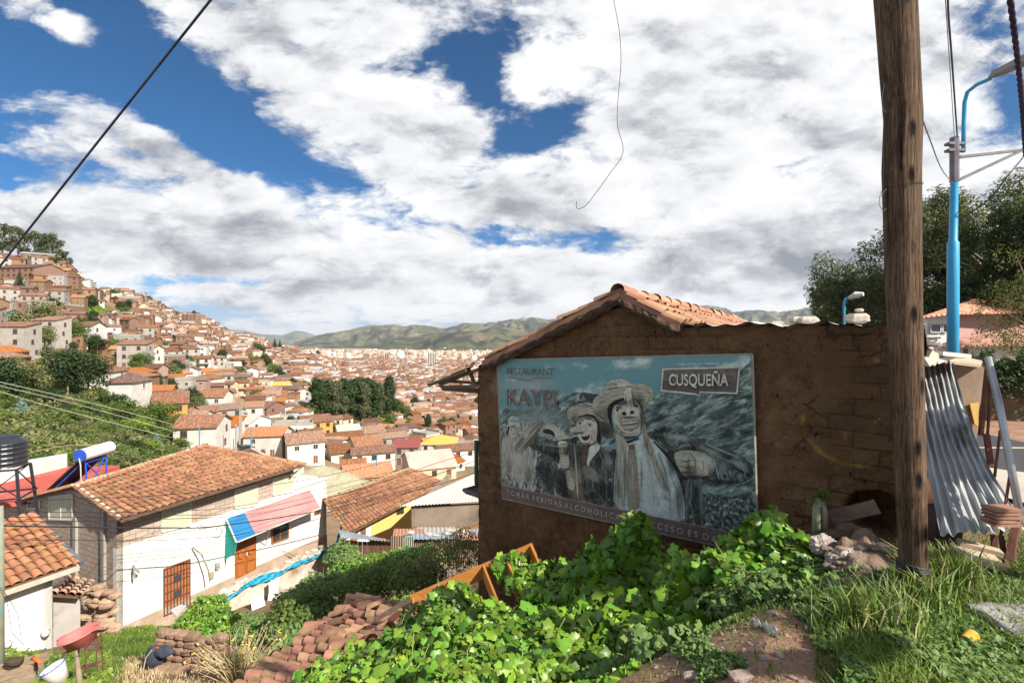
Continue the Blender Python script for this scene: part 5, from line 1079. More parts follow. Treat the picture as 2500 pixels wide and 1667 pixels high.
lettering('RESTAURANT', (107, 243), (440, 250), 46, (106, 88, 86)); lettering('KAYPI', (112, 465), (460, 486), 122, (168, 160, 152), off=.0395, bold=.02); lettering('KAYPI', (110, 462), (458, 483), 119, (112, 94, 92), off=.0405, bold=.006)
lettering('CERVEZA PREMIUM', (1316, 178), (1612, 172), 14, (206, 206, 198), bold=.01)
lettering('CUSQUEÑA', (1262, 324), (1684, 328), 78, (44, 42, 40), off=.0395, bold=.03); lettering('CUSQUEÑA', (1258, 320), (1680, 324), 78, (206, 204, 194), off=.0405, bold=.02)
lettering('T O M A R  B E B I D A S  A L C O H O L I C A S  E N  E X C E S O  E S  D A Ñ I N O', (106, 1092), (1842, 1488), 34, (176, 172, 170), bold=.008)
mb = MB()
for x, y in ((500, 140), (357, 500), (1050, 988), (1838, 462), (60, 240)): mb.lathe(K3(x, y, .040), [(.008, 0), (.007, .004), (.001, .005)], 8, R=frameR(DW, NW))
mb.build('nail', M_GLASS, post)

# ---------------------------------------------------------------- wooden pole in the foreground
def wood_mat():
    m = bpy.data.materials.new('grey_brown_pole_wood'); m.use_nodes = True; t = m.node_tree; t.nodes.clear(); N = NT(t)
    tc = N.node('ShaderNodeTexCoord').outputs['Object']
    w = N.noise(tc, 2.2, 3, .5); tw = N.vm('ADD', tc, N.vm('SCALE', N.comb(w, w, 0), sc=.05))
    g = N.noise(N.vm('MULTIPLY', tw, (1, 1, .035)), 120, 6, .75); g2 = N.noise(N.vm('MULTIPLY', tw, (1, 1, .03)), 22, 4, .6); n = N.noise(tc, 3, 5, .6)
    k = N.m('ADD', N.m('MULTIPLY', g, .6), N.m('ADD', N.m('MULTIPLY', g2, .25), N.m('MULTIPLY', n, .15)))
    colr = N.ramp(k, [(.40, (.018, .011, .007)), (.48, (.07, .042, .024)), (.56, (.145, .094, .058)), (.66, (.25, .175, .11))])
    crack = N.maprange(g2, .38, .31); colr = N.mix(crack, colr, (.012, .007, .005))
    for ka, kz in KN:
        kp = KC(ka, kz); e_ = N.maprange(N.vm('LENGTH', N.vm('MULTIPLY', N.vm('SUBTRACT', tc, kp), (1, 1, .38))), .030, .010); colr = N.mix(e_, colr, (.008, .005, .004))
    b = N.node('ShaderNodeBsdfPrincipled'); N.put(b.inputs['Base Color'], colr); b.inputs['Roughness'].default_value = .85; b.inputs['Specular IOR Level'].default_value = .2
    bn = N.node('ShaderNodeBump'); bn.inputs['Strength'].default_value = 1; bn.inputs['Distance'].default_value = .012
    N.put(bn.inputs['Height'], N.m('SUBTRACT', k, N.m('MULTIPLY', crack, .4))); N.l.new(bn.outputs[0], b.inputs['Normal'])
    out = N.node('ShaderNodeOutputMaterial'); N.l.new(b.outputs[0], out.inputs[0]); return m
POLE = [(1480, 2198, 2264), (1371, 2198, 2261), (1150, 2188, 2257), (900, 2175, 2250), (750, 2169, 2247), (574, 2163, 2245), (413, 2157, 2243), (287, 2162, 2247), (150, 2150, 2240), (0, 2139, 2232), (-250, 2120, 2222)]
YP = 3.1
pole = thing('utility_pole', 'thick weathered wooden pole with deep cracks standing in the grass', 'pole', P(2230, 1440, YP))
pys = [p[0] for p in POLE][::-1]; pls = [p[1] for p in POLE][::-1]; prs = [p[2] for p in POLE][::-1]
def polef(u, v):
    py = 1480-1730*v; l = float(np.interp(py, pys, pls)); r = float(np.interp(py, pys, prs)); c = P((l+r)/2, py, YP); rad = (r-l)/2/F*YP*.90
    a = 2*math.pi*u; kn = 1
    for (ka, kz) in KN: kn -= .10*math.exp(-(((a-ka+math.pi) % (2*math.pi)-math.pi)/.13)**2-((c.z-kz)/.035)**2)
    rad *= kn*(1+.03*noise.noise(Vector((math.cos(a)*1.5, math.sin(a)*1.5, c.z*1.2)))+.028*noise.noise(Vector((math.cos(a)*9, math.sin(a)*9, c.z*.7))))
    return c+Vector((math.cos(a)*rad, math.sin(a)*rad, 0))
KN = [(-1.75, P(0, py, YP).z) for py in (20, 330, 440, 770, 1090, 1165)]+[(-1.2, P(0, py, YP).z) for py in (940, 1290, 1340)]
def KC(a, z):
    py = CY-z/YP*F; l = float(np.interp(py, pys, pls)); r = float(np.interp(py, pys, prs)); rad = (r-l)/2/F*YP*.9; c = P((l+r)/2, py, YP); o = ORG[pole.name]
    return (c.x+math.cos(a)*rad-o.x, c.y+math.sin(a)*rad-o.y, c.z-o.z)
mb = MB(); mb.grid(polef, 120, 260); mb.build('shaft', wood_mat(), pole, smooth=True)
WIRE = mat('dark_wire', (.02, .02, .025), (.04, .04, .05), 5, rough=.5); WIREG = mat('grey_steel_wire', (.16, .16, .17), (.25, .25, .26), 5, rough=.4, metal=.6)
def polering(py, rr=1.02, tilt=.03):
    l = float(np.interp(py, pys, pls)); r = float(np.interp(py, pys, prs)); c = P((l+r)/2, py, YP); rad = (r-l)/2/F*YP*.90*rr+.004
    return [c+Vector((math.cos(a)*rad, math.sin(a)*rad, tilt*math.cos(a))) for a in [2*math.pi*i/28 for i in range(29)]]
mb = MB()
for k in range(4): mb.tube(polering(1375+k*4, 1.03, -.012+.006*k), .006, 5, cap=False)
mb.tube(polering(459, 1.02, .01), .002, 4, cap=False)
mb.build('wire_binding', WIRE, pole)
mb = MB(); mb.tube([P(2164, 462, YP-.1), P(2148, 480, YP-.12), P(2146, 500, YP-.12), P(2156, 516, YP-.1), P(2163, 510, YP-.1)], .0022, 4); mb.tube([P(2160, 205, YP-.1), P(2154, 235, YP-.1), P(2156, 265, YP-.1), P(2163, 275, YP-.1)], .0022, 4); mb.build('loose_wire', WIREG, pole)
# ---------------------------------------------------------------- right-hand side: street, pink house, embankment, scrap metal lean-to
ASPH = mat('asphalt', (.045, .047, .052), (.065, .066, .07), 8, rough=.9, bump=.3, bscale=60)
def strip(name, pts_a, pts_b, m, dz, sub=14):
    mb = MB(); n = len(pts_a)-1
    def f(u, v):
        t = min(u*n, n-1e-6); k = int(t); t -= k
        a = Vector(pts_a[k]).lerp(Vector(pts_a[k+1]), t); b = Vector(pts_b[k]).lerp(Vector(pts_b[k+1]), t); p = a.lerp(b, v); return Vector((p.x, p.y, HX(p.x, p.y)+dz))
    mb.grid(f, n*sub, 6); return setp(mb.build(name, m, smooth=True), kind='structure')
def gx(px, Y): return ((px-CX)/F*Y, Y, 0)
ra = [gx(2265, 9.9), gx(2330, 9.9), gx(2400, 10.2), gx(2500, 9.2), gx(2900, 7.0)]; rb = [gx(2265, 7.2), gx(2330, 7.15), gx(2400, 7.2), gx(2500, 6.9), gx(2900, 5.2)]
strip('road', [gx(2180, 34), gx(2220, 16)]+ra, [gx(2120, 30), gx(2170, 12)]+rb, ASPH, .03)
strip('pavement', [gx(2395, 7.2), gx(2420, 7.1), gx(2450, 7.0), gx(2500, 6.9), gx(2900, 5.2)], [gx(2395, 5.9), gx(2420, 5.75), gx(2450, 5.6), gx(2500, 5.35), gx(2900, 4.2)], mat('concrete_paving', (.48, .44, .38), (.40, .36, .31), 2, bump=.2), .045)
mb = MB(); mb.grid(lambda u, v: Vector(((2265+400*u-CX)/F*8.6, 8.6+v*.1, HX((2265+400*u-CX)/F*8.6, 8.6)+.036)), 40, 1); setp(mb.build('road_marking', mat('worn_road_paint', (.6, .55, .4), (.3, .28, .2), 6)), kind='structure')
# embankment with brick-red earth wall, hedge on top
em = thing('embankment_wall', 'reddish stone embankment wall across the road under the dark hedge', 'wall', G(2450, 11))
def emp(u, v):
    px = 2262+700*u; Y = 12.5-2.2*u; p = Vector(((px-CX)/F*Y, Y, 0)); z0 = HX(p.x, p.y)-.3; return Vector((p.x, p.y+.5*v, z0+(1.5)*v))+Vector((0, .12*noise.noise(Vector((u*30, v*4, 0))), 0))
mb = MB(); mb.grid(emp, 60, 10); mb.build('wall_face', mat('dark_red_earth_wall', (.16, .085, .06), (.26, .16, .12), 2, bump=.8, bscale=7, stain=((.07, .11, .03), .8, .50, .9)), em, smooth=True)
PKW = mat('dusty_pink_wall', (.50, .30, .26), (.44, .26, .23), .7); TILEP = roof_mat('machine_tiles', [(.42, .15, .09), (.55, .24, .15), (.62, .33, .22)], pitch=.32, row=.4, lichen=.2)
def place(px, Y, dz=0): q = G(px, Y); return q+Vector((0, 0, dz))
Yh = 32
ph = thing('house', 'pink two-storey house with a hipped red roof behind the blue lamp post', 'house', P(2400, 870, Yh))
def hp(px, py, d=0): return P(px, py, Yh+d)
mb = MB(); mb.prism([hp(2264, 900), hp(2322, 900), hp(2322, 765), hp(2264, 772)], Vector((0, .3, 0))); mb.build('wall', WHT, ph)
mb = MB(); mb.prism([hp(2322, 900, .02), hp(2640, 900, 3), hp(2640, 762, 3), hp(2322, 765, .02)], Vector((0, .3, 0))); mb.build('wall', PKW, ph)
ap = hp(2378, 733, 3.5); ap2 = hp(2560, 735, 5)
mb = MB(); mb.prism([hp(2247, 777, -.8), hp(2322, 768, -.9), ap], Vector((0, 0, .1))); mb.prism([hp(2322, 768, -.9), hp(2700, 762, 1.5), ap2, ap], Vector((0, 0, .1))); mb.prism([hp(2247, 777, -.8), ap, ap2, hp(2320, 760, 9)], Vector((0, 0, -.05))); mb.build('roof', TILEP, ph)
mb = MB(); mb.beam(hp(2322, 767, -.9), ap, .16, .12); mb.build('ridge_cap', T_MORT, ph)
for a, b in ((2272, 2296), (2301, 2312)):
    mb = MB(); mb.prism([hp(a, 811, -.02), hp(b, 811, -.02), hp(b, 791, -.02), hp(a, 791, -.02)], Vector((0, -.05, 0))); o = mb.build('window', M_GLASS, ph)
    mb = MB(); c = [hp(a, 811, -.08), hp(b, 811, -.08), hp(b, 791, -.08), hp(a, 791, -.08)]
    for i in range(4): mb.beam(c[i], c[(i+1) % 4], .07, .07)
    mb.build('window_frame', M_FRAMEW, o)
lw = thing('house', 'low white annexe with a red lean-to roof in front of the pink house', 'house', P(2400, 880, 27))
Yl = 27.0
mb = MB(); mb.prism([P(2290, 900, Yl), P(2640, 900, Yl), P(2640, 835, Yl), P(2290, 842, Yl)], Vector((0, .3, 0))); mb.build('wall', WHT, lw)
mb = MB(); mb.prism([P(2283, 849, Yl-.6), P(2660, 838, Yl-.6), P(2640, 780, Yl+4), P(2500, 797, Yl+3.2), P(2334, 830, Yl+.6)], Vector((0, 0, .1))); mb.build('roof', TILEP, lw)
for a, b, c, d in ((2353, 2362, 851, 872), (2423, 2429, 852, 862)):
    mb = MB(); mb.prism([P(a, d, Yl-.02), P(b, d, Yl-.02), P(b, c, Yl-.02), P(a, c, Yl-.02)], Vector((0, -.04, 0))); mb.build('window', M_GLASS, lw)
# blue lamp post with brackets
BPOLE = mat('light_blue_paint', (.035, .27, .48), (.05, .34, .56), 3, rough=.35, stain=((.30, .34, .34), 2.5, .62, .6)); GALV = mat('galvanised_steel', (.32, .33, .34), (.45, .46, .47), 4, rough=.4, metal=.6)
Yb = 9.5; ps = P(2326, 935, Yb)
lp = thing('street_lamp', 'tall light blue steel lamp post with a curved arm and bracket', 'street lamp', G(2326, Yb))
mb = MB(); mb.tube([G(2326, Yb), P(2327, 593, Yb), P(2327, 588, Yb), P(2330, 445, Yb), P(2330, 335, Yb)], [.095, .095, .07, .062, .05], 16); mb.build('pole', BPOLE, lp, smooth=True)
mb = MB(); mb.box(P(2330, 352, Yb), (.3, .12, .05)); mb.box(P(2330, 368, Yb), (.3, .12, .05)); mb.tube([P(2330, 336, Yb), P(2330, 445, Yb)], .075, 8); mb.beam(P(2341, 384, Yb), P(2500, 366, Yb+.4), .05, .05); mb.beam(P(2340, 440, Yb), P(2498, 366, Yb+.4), .05, .05); mb.build('bracket', mat('dark_steel_bracket', (.10, .09, .10), (.18, .17, .18), 5, rough=.5), lp)
mb = MB(); mb.tube([P(2352, 372, Yb), P(2353, 300, Yb), P(2355, 250, Yb), P(2362, 225, Yb-.1), P(2385, 207, Yb-.3), P(2420, 192, Yb-.6)], .035, 8); mb.build('lamp_arm', BPOLE, lp, smooth=True)
a, b = P(2418, 192, Yb-.6), P(2530, 145, Yb-1.6)
mb = MB(); R_ = frameR(b-a, (0, 0, 1)); L = (b-a).length
mb.add([a+R_ @ Vector((x*L, y, z)) for x, w_, h_ in ((0, .05, .05), (.12, .09, .10), (1, .16, .13)) for y, z in ((-w_, 0), (w_, 0), (w_*.7, h_), (-w_*.7, h_))], [(0,3,2,1), (8,9,10,11)]+[(k*4+i, k*4+(i+1) % 4, k*4+4+(i+1) % 4, k*4+4+i) for k in (0, 1) for i in range(4)])
mb.build('lamp_head', mat('grey_lamp_housing', (.16, .155, .14), (.25, .24, .22), 4, rough=.5), lp)
l2 = thing('street_lamp', 'small distant light blue street lamp above the hut roof', 'street lamp', P(2061, 790, 30))
mb = MB(); mb.tube([P(2061, 900, 30), P(2061, 740, 30), P(2064, 730, 30), P(2073, 727, 30)], .07, 8); mb.build('pole', BPOLE, l2)
mb = MB(); mb.tube([P(2072, 728, 30), P(2090, 720, 29.5), P(2108, 718, 29.2)], [.1, .22, .12], 8); mb.build('lamp_head', M_FRAMEW, l2)
# scrap lean-to
sc = thing('corrugated_sheet', 'big bent corrugated iron sheet leaning behind the wooden pole', 'metal sheet', P(2400, 1300, 3.9))
tl, tr, br, bl = P(2214, 876, 5.3), P(2328, 884, 5.0), P(2508, 1290, 3.75), P(2296, 1306, 3.65)
def csf(u, v):
    p = bil(tl, tr, br, bl, u, v); n = (tr-tl).cross(bl-tl).normalized(); sag = Vector((-.07*math.sin(v*math.pi)*(.05+u), 0, -.05*math.sin(v*math.pi)*u))
    return p+sag+n*(.026*math.sin(u*8.5*2*math.pi)*.8+.03*noise.noise(Vector((u*5, v*7, 2)))+.020*noise.noise(Vector((u*18, v*12, 2)))+.03*math.sin(v*math.pi))
mb = MB(); mb.grid(csf, 110, 60); mb.build('sheet', mat('bent_galvanised_iron', (.27, .28, .28), (.42, .43, .43), 1.8, rough=.5, metal=.25, stain=((.13, .12, .11), 2.2, .54, .8)), sc, smooth=True)
RUST = mat('rusty_steel', (.09, .035, .025), (.18, .075, .05), 8, rough=.8, bump=.3)
fr = thing('steel_frame', 'rusty angle-iron posts with one slanting galvanised tube at the right edge', 'steel frame', P(2455, 1440, 3.5))
mb = MB(); mb.tube([P(2412, 872, 4.3), P(2440, 990, 4.15), P(2490, 1255, 3.75)], .026, 10); mb.build('tube', GALV, fr, smooth=True)
for a, b, w in (((2484, 1250, 3.78), (2452, 1450, 3.5), .045), ((2411, 900, 4.4), (2394, 1062, 4.5), .03), ((2420, 930, 4.4), (2410, 1075, 4.5), .014), ((2442, 1050, 4.2), (2428, 1165, 4.2), .014), ((2466, 1155, 3.9), (2443, 1310, 3.75), .014), ((2444, 1308, 3.75), (2462, 1410, 3.6), .03), ((2408, 1060, 4.5), (2420, 1140, 4.4), .04), ((2425, 1305, 3.9), (2436, 1400, 3.8), .035)):
    mb = MB(); mb.beam(P(*a), P(*b), w, w) if w > .02 else mb.tube([P(*a), P(*b)], w*.8, 6); mb.build('post', RUST, fr)
PL = mat('bleached_planks', (.36, .27, .19), (.50, .40, .29), 3, stretch=(2, 2, 6), bump=.4, bscale=30)
for i, (x0, y0, x1, y1, Ya, w, lb) in enumerate(((2340, 1322, 2445, 1350, 3.75, .10, 'upper grey plank of the rough steps under the iron sheet'), (2330, 1345, 2440, 1372, 3.65, .26, 'broad middle board of the rough steps under the iron sheet'), (2330, 1392, 2452, 1428, 3.45, .10, 'lowest plank of the rough steps beside the rusty post'))):
    mb = MB(); mb.beam(P(x0, y0, Ya), P(x1, y1, Ya-.12), w, .035); setp(mb.build('plank', PL, origin=P(x0, y0, Ya)), lb, 'plank', 'planks of the rough steps')
mb = MB(); rnd = random.Random(3)
for i in range(5): mb.box(P(2445, 1240+i*9, 3.62)+Vector((rnd.uniform(-.01, .01), 0, 0)), (.19, .12, .020), Matrix.Rotation(rnd.uniform(-.1, .1), 3, 'Z'))
setp(mb.build('tile_stack', mat('brown_slabs', (.24, .12, .08), (.36, .20, .14), 6), origin=P(2445, 1276, 3.62)), 'short stack of brown slabs resting at the foot of the iron sheet', 'tile stack')
mb = MB(); mb.box(P(2292, 1310, 4.1), (.22, .2, .5)); setp(mb.build('wooden_box', mat('dark_box_wood', (.06, .035, .025), (.10, .06, .04), 5), origin=P(2292, 1340, 4.1)), 'dark wooden box half hidden by tall grass behind the pole', 'box')
aw2 = thing('wall', 'broken plastered stub of mud wall beside the top of the iron sheet', 'wall', P(2355, 1080, 5.6))
mb = MB(); pts = [(2300, 900), (2340, 882), (2395, 888), (2404, 900), (2400, 960), (2388, 1010), (2385, 1070), (2300, 1100)]; mb.prism([P(x, y, 5.6) for x, y in pts], Vector((.12, .35, 0))); mb.build('masonry', mat('brown_plaster_stub', (.19, .13, .09), (.28, .20, .14), 2, bump=.6), aw2)
mb = MB(); mb.prism([P(2304, 886, 5.4), P(2325, 872, 5.8), P(2398, 886, 5.8), P(2392, 897, 5.4)], Vector((0, 0, .03))); mb.build('coping_board', PL, aw2)
mb = MB(); mb.prism([P(2364, 985, 5.58), P(2386, 982, 5.58), P(2384, 1040, 5.58), P(2376, 1035, 5.58)], Vector((0, -.02, 0))); mb.build('yellow_patch', mat('yellow_render', (.55, .36, .10), (.45, .28, .09), 4), aw2)
WPL = mat('white_broken_plastic', (.72, .66, .56), (.60, .54, .46), 3, rough=.5)
mb = MB()
for a, b, w, h in (((2262, 862, 4.9), (2330, 869, 5.0), .30, .04), ((2264, 868, 4.8), (2285, 880, 4.8), .05, .12), ((2283, 882, 4.8), (2326, 868, 4.9), .05, .05), ((2255, 872, 4.7), (2268, 892, 4.7), .05, .03)): mb.beam(P(*a), P(*b), w, h)
setp(mb.build('broken_plastic', WPL, origin=P(2290, 872, 4.9)), 'pile of broken white plastic channel on top of the iron sheet', 'rubbish')
mb = MB(); rnd = random.Random(7)
for i in range(5): mb.tube([P(rnd.uniform(2250, 2262), rnd.uniform(820, 850), 5), P(rnd.uniform(2285, 2300), rnd.uniform(822, 860), 5.1)], .012, 5)
mb.lathe(P(2268, 842, 5), [(.02, .04), (.10, .01), (.11, 0), (.1, -.02)], 16); mb.lathe(P(2262, 860, 5), [(.01, .05), (.05, .03), (.06, -.03)], 12)
setp(mb.build('scrap_heap', mat('dark_scrap', (.05, .05, .05), (.25, .22, .2), 6), origin=P(2270, 850, 5)), 'small heap of dark scrap and sticks right of the pole above the iron sheet', 'scrap')

# ---------------------------------------------------------------- houses of the town
def make_house(root, w, d, h, roof, wm, rm, rnd, storeys=1, win=True, wmat=None, balcony=False, fd=5.0, side=True):
    """front faces -Y, ridge along X; built about the middle of its footprint"""
    hw, hd = w/2, d/2; rise = {'gable': hd*.36, 'hip': hd*.40, 'mono': d*.18, 'flat': 0}[roof]
    mb = MB()
    if roof == 'gable':
        mb.prism([(-hw, -hd, -fd), (-hw, hd, -fd), (-hw, hd, h), (-hw, 0, h+rise-.02), (-hw, -hd, h)], (w, 0, 0))
    elif roof == 'mono':
        mb.prism([(-hw, -hd, -fd), (-hw, hd, -fd), (-hw, hd, h+rise-.02), (-hw, -hd, h)], (w, 0, 0))
    else: mb.box((0, 0, (h-fd)/2), (w, d, h+fd))
    mb.build('wall', wm, root, local=True)
    mb = MB(); o = .42; sl = rise/hd if roof in ('gable', 'hip') else rise/d; t = (0, 0, .13)
    if roof == 'gable':
        mb.prism([(-hw-o, -hd-o, h-sl*o), (hw+o, -hd-o, h-sl*o), (hw+o, 0, h+rise), (-hw-o, 0, h+rise)], t); mb.prism([(hw+o, hd+o, h-sl*o), (-hw-o, hd+o, h-sl*o), (-hw-o, .0, h+rise+.003), (hw+o, .0, h+rise+.003)], t)
    elif roof == 'hip':
        rx = max(hw-hd, .3); z0 = h-sl*o; A1, B1, C1, D1 = (-hw-o, -hd-o, z0), (hw+o, -hd-o, z0), (hw+o, hd+o, z0), (-hw-o, hd+o, z0); E1, F1 = (-rx, 0, h+rise), (rx, 0, h+rise)
        mb.add([A1, B1, C1, D1, E1, F1, (A1[0], A1[1], z0-.1), (B1[0], B1[1], z0-.1), (C1[0], C1[1], z0-.1), (D1[0], D1[1], z0-.1)], [(0,1,5,4), (1,2,5), (2,3,4,5), (3,0,4), (9,8,7,6), (0,6,7,1), (1,7,8,2), (2,8,9,3), (3,9,6,0)])
    elif roof == 'mono': mb.prism([(-hw-o, -hd-o, h-sl*o), (hw+o, -hd-o, h-sl*o), (hw+o, hd+o, h+rise+sl*o), (-hw-o, hd+o, h+rise+sl*o)], t)
    else:
        mb.box((0, 0, h+.06), (w+.2, d+.2, .16))
        for sx in (-1, 1): mb.box((sx*(hw-.1), 0, h+.45), (.15, d-.1, .7))
        mb.box((0, hd-.12, h+.45), (w-.4, .15, .7))
        for sx in (-1, 1):
            for sy in (-1, 1): mb.box((sx*(hw-.2), sy*(hd-.2), h+.9), (.22, .22, 1.0))
    mb.build('roof', rm, root, local=True)
    if not win: return root
    fm = wmat or rnd.choice([M_FRAMEW, M_FRAMEB, M_FRAMEB]); sh = h/storeys
    def opening(c, ax, ww, wh, nm, m2):
        """frame proud of the wall, glass proud of the frame's bed"""
        mb = MB(); x = Vector((1, 0, 0)) if ax == 'y' else Vector((0, 1, 0)); n = Vector((0, -1, 0)) if ax == 'y' else Vector((1 if c[0] > 0 else -1, 0, 0)); c = Vector(c)
        R = Matrix((x, n.cross(x) if False else Vector((0, 0, 1)), n)).transposed()
        mb.box(c+n*.03, (ww, wh, .06), R, 0); mb.box(c+n*.045, (ww*.84, wh*.86, .06), R, 1)
        mb.box(c+n*.06, (.05, wh*.86, .05), R, 0)
        if nm == 'window': mb.box(c+n*.07-Vector((0, 0, wh/2+.04)), (ww*1.1, .08, .16), R, 0)
        return mb.build(nm, [fm, m2], root, local=True)
    nw = max(1, int(w/3.0)); dx = w/nw
    door = rnd.randrange(nw)
    for s in range(storeys):
        for i in range(nw):
            x = -hw+dx*(i+.5)
            if s == 0 and i == door: opening((x, -hd, 1.05), 'y', 1.1, 2.1, 'door', M_DOORB)
            elif rnd.random() < .85: opening((x, -hd, sh*s+sh*.55), 'y', 1.15, min(1.25, sh*.45), 'window', M_GLASS)
        if side and d > 4:
            for sx in (-1, 1):
                if rnd.random() < .6: opening((sx*hw, rnd.uniform(-.2, .2)*d, sh*s+sh*.55), 'x', 1.0, min(1.2, sh*.45), 'window', M_GLASS)
    if balcony:
        mb = MB(); z = sh; mb.box((0, -hd-.55, z), (w*.9, 1.1, .14))
        for i in range(int(w*.9/.35)+1): mb.box((-w*.45+.05+i*.35, -hd-1.06, z+.5), (.05, .05, .95))
        mb.box((0, -hd-1.06, z+1.0), (w*.9, .08, .08)); mb.build('balcony', M_FRAMEB, root, local=True)
    return root
USED = []   # footprints (x, y, r)
HG = 'houses of the town'
